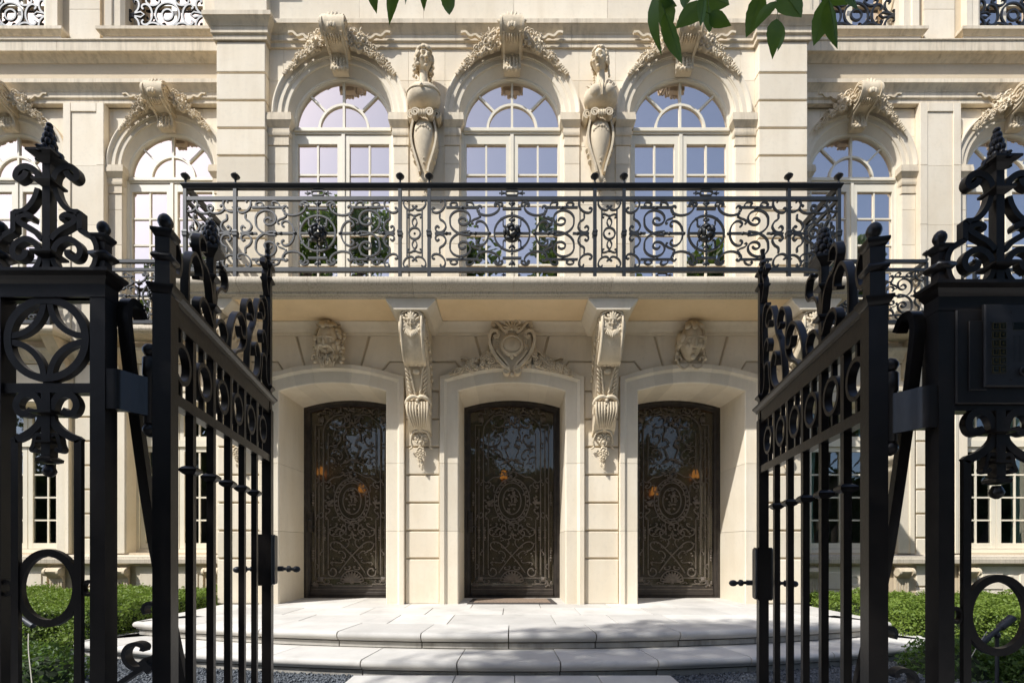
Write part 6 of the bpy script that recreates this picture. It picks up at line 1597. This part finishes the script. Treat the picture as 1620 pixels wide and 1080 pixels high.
    m = MB(); pl_ = [(LT - .036, .83), (LT + .016, .83), (LT + .020, .845), (LT + .020, 1.055), (LT + .016, 1.07), (LT - .036, 1.07), (LT - .040, 1.055), (LT - .040, .845)]
    for q in (-1, 1):
        m = MB(); m.prism(pl_, -.042, -.034, .003)
        if q > 0: m.v = [(x, -y, z) for x, y, z in m.v]
        lp('escutcheon', m, 'iron_worn')
        m = MB(); m.tube([(LT - .01, q * .05, .905), (LT - .01, q * .075, .905)], .013, 10); m.tube([(LT - .01, q * .074, .905), (LT - .01, q * .10, .905), (LT - .01, q * .125, .902)], .008, 10); m.lathe((LT - .01, q * .10, .904), [(.008, -.012), (.016, -.006), (.016, .006), (.008, .012)], 10, axis=Matrix.Rotation(PI / 2, 3, 'X')); m.blob((LT - .01, q * .135, .902), (.013, .020, .016), None, 1)
        lp('lever_handle', m, 'iron_worn', 50)
    return pier
gate_side(-1); rp = gate_side(1)

# ------------------------------------------------------------------ intercom
dyR, dzR = -0.06, -0.065
YI = YP + dyR - 0.0045
ic = thing('intercom', (1.275, YI, 1.45), 'dark grey intercom plate with twelve-button keypad and speaker slots on right pier', 'intercom')
KI = YI / 765.0
def ipx(x, y): return ((x - 810) * KI, CAM_Z + (865 - y) * KI)
a = ipx(1553, 613); b = ipx(1648, 483)
part('faceplate', MB().box(a[0], b[0], YI - .009, YI, a[1], b[1], .003), 'steel', ic)
def irect(x0, y0, x1, y1, d, h, name, mat, ch=.0008): p = ipx(x0, y1); q = ipx(x1, y0); return part(name, MB().box(p[0], q[0], YI - d - h, YI - d, p[1], q[1], ch), mat, ic)
irect(1562, 511, 1586, 593, .009, .0012, 'keypad', 'black')
km = None
keys = ['1', '2', '3', '4', '5', '6', '7', '8', '9', '0', '*', '#']
p = ipx(1564.5, 523.8); q = ipx(1573.5, 514.2); kw, kh = q[0] - p[0], q[1] - p[1]
km = MB().box(-kw / 2, kw / 2, -.0020, 0, -kh / 2, kh / 2, .0006).mesh('key', 'screen')
rim = MB().run_v([(-kw / 2, -kh / 2), (kw / 2, -kh / 2), (kw / 2, kh / 2), (-kw / 2, kh / 2)], [(-.0007, 0), (0, .0004), (0, -.0006), (-.0007, -.0006)], -.0014, closed=True).mesh('key_rim', 'keylight')
for i, ch in enumerate(keys):
    r_, c_ = divmod(i, 2); x, z = ipx(1568.6 + 11.2 * c_, 519 + 13.5 * r_)
    ko = part('key', km, None, ic, (x, YI - .0102, z)); part('key_rim', rim, None, ko)
    cu = bpy.data.curves.new('digit', 'FONT'); cu.body = ch; cu.size = kh * .75; cu.align_x = 'CENTER'; cu.align_y = 'CENTER'
    to = bpy.data.objects.new('digit', cu); link(to); dg = bpy.context.evaluated_depsgraph_get(); me = bpy.data.meshes.new_from_object(to.evaluated_get(dg)); bpy.data.objects.remove(to)
    me.transform(Matrix.Translation((0, -.0023, 0)) @ Matrix.Rotation(PI / 2, 4, 'X')); me.materials.clear(); me.materials.append(M['keylight'])
    part('digit', me, None, ko)
irect(1597, 512, 1638, 525, .009, .0006, 'display', 'screen')
for k in range(5):
    irect(1598 + 8.2 * k, 533, 1601.6 + 8.2 * k, 574, .009, .0004, 'speaker_slot', 'black')
x, z = ipx(1613, 589); part('call_button', MB().lathe((x, YI - .009, z), [(.012, 0), (.012, .003), (.009, .005), (.0085, .003), (.006, .003), (.0055, .006)], 18, axis=Matrix.Rotation(PI / 2, 3, 'X')), 'steel', ic, smooth=40)
for px_, py_ in ((1595, 496), (1595, 602)):
    x, z = ipx(px_, py_); part('screw', MB().lathe((x, YI - .009, z), [(.0035, 0), (.003, .0012)], 10, axis=Matrix.Rotation(PI / 2, 3, 'X')), 'black', ic)
# ------------------------------------------------------------------ hedges, shrubs, trees
def leaf_cloud(P, size, N=None, jit=0.6, width=0.42, smin=.7, smax=1.3):
    """diamond leaves at points P (n x 3) facing roughly N"""
    n = len(P); P = np.asarray(P, float)
    if N is None: N = rng.normal(size=(n, 3))
    N = np.asarray(N, float) + rng.normal(size=(n, 3)) * jit; N /= np.linalg.norm(N, axis=1)[:, None] + 1e-9
    t = rng.normal(size=(n, 3)); U = np.cross(N, t); U /= np.linalg.norm(U, axis=1)[:, None] + 1e-9; W = np.cross(N, U)
    s = (size * rng.uniform(smin, smax, n))[:, None]
    V = np.stack([P - U * s * .5, P + W * s * width * .5 + N * s * .06, P + U * s * .5, P - W * s * width * .5 + N * s * .06], 1).reshape(-1, 3)
    m = MB(); m.v = V.tolist(); m.f = [(4 * i, 4 * i + 1, 4 * i + 2, 4 * i + 3) for i in range(n)]; return m
def box_shell(x0, x1, y0, y1, z0, z1, n, wob=.05):
    pts = []; nrm = []
    areas = [((x1 - x0) * (y1 - y0), 'z'), ((x1 - x0) * (z1 - z0), 'yf'), ((y1 - y0) * (z1 - z0), 'x0'), ((y1 - y0) * (z1 - z0), 'x1'), ((x1 - x0) * (z1 - z0) * .3, 'yb')]
    tot = sum(a for a, _ in areas)
    for a, k in areas:
        c = int(n * a / tot); u = rng.uniform(0, 1, c); v = rng.uniform(0, 1, c); d = rng.normal(0, wob * .35, c)
        def bumpy(p, q): return .03 * np.sin(p * 5.1 + q * 3.3) + .022 * np.sin(p * 11.7 - q * 9.1) + .02 * np.sin(q * 17 + p * 2)
        if k == 'z': X = x0 + u * (x1 - x0); Yv = y0 + v * (y1 - y0); pts.append(np.stack([X, Yv, z1 + d + bumpy(X, Yv)], 1)); nn = (0, 0, 1)
        elif k in ('yf', 'yb'): X = x0 + u * (x1 - x0); Z = z0 + v * (z1 - z0); yy = y0 if k == 'yf' else y1; pts.append(np.stack([X, yy + d + bumpy(X, Z), Z], 1)); nn = (0, -1 if k == 'yf' else 1, .4)
        else: Yv = y0 + u * (y1 - y0); Z = z0 + v * (z1 - z0); xx = x0 if k == 'x0' else x1; pts.append(np.stack([xx + d + bumpy(Yv, Z), Yv, Z], 1)); nn = (-1 if k == 'x0' else 1, 0, .4)
        nrm.append(np.tile(nn, (c, 1)))
    return np.concatenate(pts), np.concatenate(nrm)
def hedge(x0, x1, y0, y1, z1, n, label, mat='hedge', size=.030, cat='hedge', name='hedge', grp=None):
    e = thing(name, ((x0 + x1) / 2, (y0 + y1) / 2, 0), label, cat, grp)
    part('dark_core', MB().box(x0 + .07, x1 - .07, y0 + .07, y1 - .07, 0.0, z1 - .07), 'hedge_core', e)
    P, N = box_shell(x0, x1, y0, y1, 0.02, z1, n)
    f = part('foliage', leaf_cloud(P, size, N, .75, .6), mat, e); f['kind'] = 'stuff'
hedge(-8.6, -3.90, 4.75, 6.75, .42, 80000, 'clipped bright green box hedge along the left wing', grp='clipped hedges')
hedge(3.90, 8.6, 4.75, 6.75, .36, 80000, 'clipped bright green box hedge along the right wing', grp='clipped hedges')
def shrub_bed(x0, x1, y0, y1, h, n, label):
    e = thing('shrub_bed', ((x0 + x1) / 2, (y0 + y1) / 2, 0), label, 'shrubs', 'low shrubs inside the fence')
    pts = []; core = MB()
    k = 0
    for i in range(26):
        cx, cy = random.uniform(x0 + .2, x1 - .2), random.uniform(y0 + .2, y1 - .2); r = random.uniform(.22, .36); hh = h * random.uniform(.75, 1.1)
        d = rng.normal(size=(n // 26, 3)); d /= np.linalg.norm(d, axis=1)[:, None]; d[:, 2] = np.abs(d[:, 2]); rad = rng.uniform(.72, 1.04, n // 26)[:, None]
        pts.append(np.array([cx, cy, .02]) + d * rad * np.array([r, r, hh]))
        core.blob((cx, cy, .0), (r * .75, r * .75, hh * .72), None, 1)
    part('dark_core', core, 'hedge_core', e)
    f = part('foliage', leaf_cloud(np.concatenate(pts), .04, None, 1.0, .5), 'shrub', e); f['kind'] = 'stuff'
shrub_bed(-5.6, -3.15, 2.5, 4.25, .30, 26000, 'loose low green shrubs behind the left iron pier')
shrub_bed(3.25, 5.7, 2.5, 4.25, .30, 26000, 'loose low green shrubs behind the right iron pier')

# street tree overhanging the gate: trunk behind the photographer, twigs with single leaves in view
tr = thing('street_tree', (-3.1, -1.6, 0), 'leafy street tree whose hanging twigs reach in at the top', 'tree')
m = MB(); m.tube([(-3.1, -1.6, 0), (-3.05, -1.55, 1.2), (-3.12, -1.5, 2.6), (-3.0, -1.4, 4.0), (-3.1, -1.1, 5.4), (-3.2, -.9, 6.6)], [.20, .165, .15, .13, .09, .04], 12)
LIMBS = [[(-3.0, -1.4, 4.0), (-2.2, -.6, 4.4), (-1.2, .1, 4.2), (-.2, .7, 3.4), (.35, .95, 2.75), (.75, 1.15, 2.50)], [(-1.2, .1, 4.2), (-.7, .6, 3.4), (-.35, .95, 2.7), (-.22, 1.1, 2.48)], [(-3.05, -1.3, 4.6), (-3.4, -.2, 5.3), (-3.3, .9, 5.9)], [(-3.0, -1.4, 4.2), (-2.0, -.2, 5.2), (-1.6, 1.0, 5.8)], [(-3.1, -1.1, 5.2), (-4.2, -.8, 5.8), (-4.8, .2, 6.2)], [(-3.0, -1.4, 3.8), (-3.4, -2.2, 5.0), (-3.6, -2.9, 6.0)], [(.35, .95, 2.75), (.45, 1.05, 2.50), (.36, 1.1, 2.42)]]
for L in LIMBS: q = catmull(L, 4); m.tube(q, [.07 - .058 * i / (len(q) - 1) if L[0][2] > 3 else .012 for i in range(len(q))], 8)
part('trunk', m, 'bark', tr, smooth=60)
cl = []
def crown_pts(c, r, n):
    d = rng.normal(size=(n, 3)); d /= np.linalg.norm(d, axis=1)[:, None]; return np.array(c) + d * (rng.uniform(0, 1, n) ** .45)[:, None] * np.array(r)
CROWN = [((-3.2, -1.2, 6.2), (1.7, 1.5, 1.2), 1400), ((-1.7, -.2, 5.0), (1.1, .9, .6), 900), ((-4.5, -1.6, 5.8), (1.2, 1.2, 1.0), 700), ((-2.0, -2.0, 5.8), (1.3, 1.2, 1.0), 800), ((-.9, -.4, 4.6), (.8, .7, .5), 450), ((-3.6, -.2, 6.0), (1.0, .8, .7), 500)]
for c, r, n in CROWN: cl.append(crown_pts(c, r, n))
f = part('crown', leaf_cloud(np.concatenate(cl), .15, None, 1.0, .42), 'leaf', tr); f['kind'] = 'stuff'
def big_leaf(base, tip, w, curve=.0, fold=.25, roll=0.0):
    b, t = Vector(base), Vector(tip); ax = (t - b); L = ax.length; ax.normalize()
    view = Vector((0, 1, 0)); side = ax.cross(view).normalized(); nrm = side.cross(ax)
    R = Matrix.Rotation(roll, 3, ax); side = R @ side; nrm = R @ nrm
    V = []; Fc = []; n = 12
    for i in range(n + 1):
        u = i / n; wd = w * (math.sin(PI * u ** .72) ** .9) * (1 - .25 * u) if 0 < i < n else .0006
        c = b + ax * L * u + nrm * curve * math.sin(PI * u) * L + side * curve * .6 * L * math.sin(PI * u)
        wv = 1 + .04 * math.sin(i * 2.7)
        for k, q in enumerate((-1, -.5, 0, .5, 1)): V.append(c + side * wd * q * .5 * wv + nrm * (abs(q) * fold * wd * .5 - (abs(q) == 1) * .04 * wd))
    for i in range(n):
        for k in range(4): Fc.append((i * 5 + k, i * 5 + k + 1, (i + 1) * 5 + k + 1, (i + 1) * 5 + k))
    m = MB().add(V, Fc); tw = b - ax * .02; m.tube([tuple(tw), tuple(b), tuple(b + ax * L * .9)], .0009, 5, .0004); return m
LEAVES = [(1036, -8, 1047, 88, 15, .9), (1050, -12, 1056, 62, 24, .3), (1052, 20, 1079, 101, 24, -.2), (1045, -6, 1071, 10, 16, .5), (1113, 2, 1068, 46, 30, .2), (1116, -10, 1108, 42, 18, -.8), (1118, -6, 1154, 8, 26, .4), (1121, 8, 1122, 52, 18, -.5), (1122, 22, 1157, 41, 20, .4),
          (1205, -14, 1180, 60, 25, .2), (1227, 2, 1192, 50, 17, .5), (1229, 30, 1222, 94, 21, .1), (1232, 34, 1230, 82, 10, 1.0), (1238, -14, 1268, 28, 32, .3), (1240, -20, 1262, 20, 26, -.4), (1310, -4, 1287, 73, 25, .2), (1311, 0, 1325, 78, 24, -.15), (1296, -18, 1352, 6, 22, .5), (1340, -18, 1358, 16, 18, -.3),
          (1088, -20, 1082, 14, 16, .6), (1090, -6, 1080, 12, 7, .1), (586, -26, 596, 22, 15, .2), (626, -34, 616, 40, 17, -.1), (672, -30, 671, 18, 13, .3), (700, -24, 711, 24, 18, .2), (640, -40, 641, 8, 10, .9)]
for i, (x0, y0, x1, y1, w, roll) in enumerate(LEAVES):
    Yl = 1.12 + .10 * math.sin(i * 2.3); W = lambda x, y, Yq: ((x - 810) * Yq / 765, Yq, CAM_Z + (865 - y) * Yq / 765)
    part('leaf', big_leaf(W(x0, y0, Yl), W(x1, y1, Yl - .02 * math.cos(i)), w * 1.3 * Yl / 765, random.uniform(-.10, .10), random.uniform(.1, .4), roll * .7), 'leaf', tr, smooth=60)
m = MB()
for P in ([(.75, 1.15, 2.50), (.72, 1.14, 2.40), (.735, 1.13, 2.335)], [(.62, 1.1, 2.60), (.63, 1.12, 2.42), (.62, 1.13, 2.31)], [(.45, 1.05, 2.50), (.44, 1.12, 2.38), (.45, 1.12, 2.30)], [(.36, 1.1, 2.42), (.34, 1.12, 2.34), (.345, 1.12, 2.28)], [(-.22, 1.1, 2.48), (-.27, 1.1, 2.40), (-.32, 1.12, 2.345)], [(-.22, 1.1, 2.48), (-.18, 1.1, 2.38), (-.16, 1.12, 2.335)]): m.tube([tuple(q) for q in catmull(P, 4)], .0022, 5, .001)
part('twigs', m, 'bark', tr, smooth=60)['kind'] = 'stuff'

# a taller tree farther left whose crown dapples the steps
tt = thing('plane_tree', (-7.4, -4.6, 0), 'tall broad street tree left of the gate, shading the steps', 'tree')
m = MB(); m.tube([(-7.4, -4.6, 0), (-7.3, -4.5, 2.5), (-7.4, -4.3, 5), (-7.2, -4.1, 8), (-7.0, -3.8, 10.5), (-6.8, -3.4, 12)], [.34, .28, .25, .2, .12, .04], 12)
for L in ([(-7.2, -4.1, 8), (-6.6, -3.0, 9.6), (-5.8, -2.2, 10.8)], [(-7.3, -4.2, 7), (-8.0, -3.0, 9), (-7.8, -1.8, 10.6)], [(-7.1, -4, 9), (-5.2, -3.6, 10.2), (-3.4, -2.8, 10.8)], [(-7.3, -4.2, 7), (-8.6, -4.8, 9), (-9.4, -5.2, 10.5)], [(-7.2, -4.1, 8), (-6.4, -5.4, 9.8), (-6.0, -6.2, 10.8)]): m.tube(catmull(L, 4), [.11 - .012 * i for i in range(9)], 8)
part('trunk', m, 'bark', tt, smooth=60)
cl2 = [crown_pts(c, r, n) for c, r, n in (((-6.2, -2.7, 11.0), (1.7, 1.3, 1.0), 2600), ((-4.6, -2.4, 10.8), (1.3, 1.0, .8), 1700), ((-7.6, -3.2, 11.4), (1.3, 1.3, 1.0), 700), ((-3.0, -2.3, 10.8), (1.1, .8, .6), 900), ((-5.2, -1.5, 10.9), (1.2, .5, .5), 420), ((-8.6, -4.8, 10.6), (1.5, 1.3, 1.1), 700), ((-6.0, -5.6, 10.8), (1.6, 1.3, 1.0), 800), ((-1.7, -2.0, 10.8), (.7, .5, .4), 170))]
part('crown', leaf_cloud(np.concatenate(cl2), .17, None, 1.0, .5), 'leaf', tt)['kind'] = 'stuff'
# trees across the street: they only show mirrored in the window panes
for i, (x, y, h, r) in enumerate(((-16, -10, 16, 4.0), (-9.5, -9.5, 15.6, 3.4), (-3.0, -9, 15.2, 3.2), (3.6, -9.8, 16.6, 3.4), (9.6, -9.2, 15.4, 3.2), (16, -10, 17, 4.2), (24, -11, 16, 4.6), (-24, -11, 16, 4.6))):
    e = thing('far_tree', (x, y, 0), 'tall leafy tree across the street, mirrored in the window panes', 'tree', 'trees mirrored in the windows')
    m = MB(); m.tube([(x, y, 0), (x + .1, y, h * .3), (x - .1, y + .1, h * .6), (x, y, h * .9)], [.35, .28, .2, .05], 9)
    P = []
    for k in range(26):
        a = random.uniform(0, 6.28); q = random.random() ** .6; zc = h * random.uniform(.30, .93); rr = r * (1 - abs(zc / h - .50) * 1.3) * q
        c = (x + rr * math.cos(a), y + rr * math.sin(a), zc); P.append(crown_pts(c, (1.25, 1.25, 1.0), 230)); m.tube([(x, y, zc * .72), tuple(c)], [.07, .02], 5)
    part('trunk', m, 'bark', e, smooth=60)
    f = part('crown', leaf_cloud(np.concatenate(P), .42, None, 1.0, .6), 'leaf_far', e); f['kind'] = 'stuff'

# unseen hedge added across the street to darken door glass and gate fronts
P, N = box_shell(-40, 40, -13.2, -12.4, 0.02, 5.2, 20000, .3)
P[:, 1] *= 1.0
e = thing('darkening_hedge', (0, -12.8, 0), 'tall dark hedge added unseen across the street to darken the door glass', 'hedge')
part('dark_core', MB().box(-40, 40, -13.1, -12.5, 0, 5.0), 'hedge_core', e)
N[:, 1] *= -1
f = part('foliage', leaf_cloud(P * np.array([1, 1, 1]) if False else np.stack([P[:, 0], -25.6 - P[:, 1], P[:, 2]], 1), .35, N, .8, .6), 'leaf_far', e); f['kind'] = 'stuff'
# ------------------------------------------------------------------ small things
dm = thing('doormat', (0.02, 6.6, P_Z), 'brown woven doormat with dark border before the middle door', 'doormat')
part('border', slab([(-.58, 6.20), (.58, 6.20), (.55, 6.80), (-.55, 6.80)], P_Z + .003, P_Z + .013, .003), 'mat_edge', dm)
part('pile', slab([(-.50, 6.27), (.50, 6.27), (.48, 6.74), (-.48, 6.74)], P_Z + .0135, P_Z + .021, .003), 'mat', dm)
def spotlight(x, y, z, label, aim):
    e = thing('garden_spotlight', (x, y, 0), label, 'garden light', 'garden spotlights')
    part('stake', MB().tube([(x, y, 0), (x, y, z - .05)], .012, 8), 'grey', e, smooth=50)
    d = Vector(aim).normalized(); R = fmat(d)
    part('lamp_head', MB().lathe((x, y, z), [(.010, -.16), (.022, -.15), (.022, -.09), (.016, -.085), (.016, .02), (.026, .03), (.028, .15), (.024, .15), (.022, .10)], 16, axis=R), 'grey', e, smooth=40)
    part('knuckle', MB().blob((x, y, z - .035), (.02, .02, .028), None, 1), 'grey', e, smooth=60)
spotlight(3.46, 3.45, .42, 'grey garden spotlight on a stake seen through the right oval ring', (1, .1, .72))
spotlight(-3.52, 3.45, .52, 'grey garden spotlight on a stake behind the left oval ring', (-1, .2, .5))
def cable(P, label): tag(part('cable', MB().tube([tuple(q) for q in catmull(P, 6)], .0028, 6), 'cable', smooth=60), label, 'cable', 'pale cables')
cable([(-3.42, 3.42, .40), (-3.2, 3.2, .33), (-2.98, 3.0, .18), (-2.86, 2.9, .01)], 'thin pale cable running down right of the left oval ring')
cable([(-3.62, 3.2, .34), (-3.42, 3.0, .22), (-3.30, 2.9, .10), (-3.26, 2.86, .01)], 'thin pale cable dropping left of the left oval ring')
cable([(3.34, 3.40, .42), (3.1, 3.25, .30), (2.88, 3.1, .16), (2.75, 3.0, .01)], 'thin pale cable falling from the right garden spotlight')
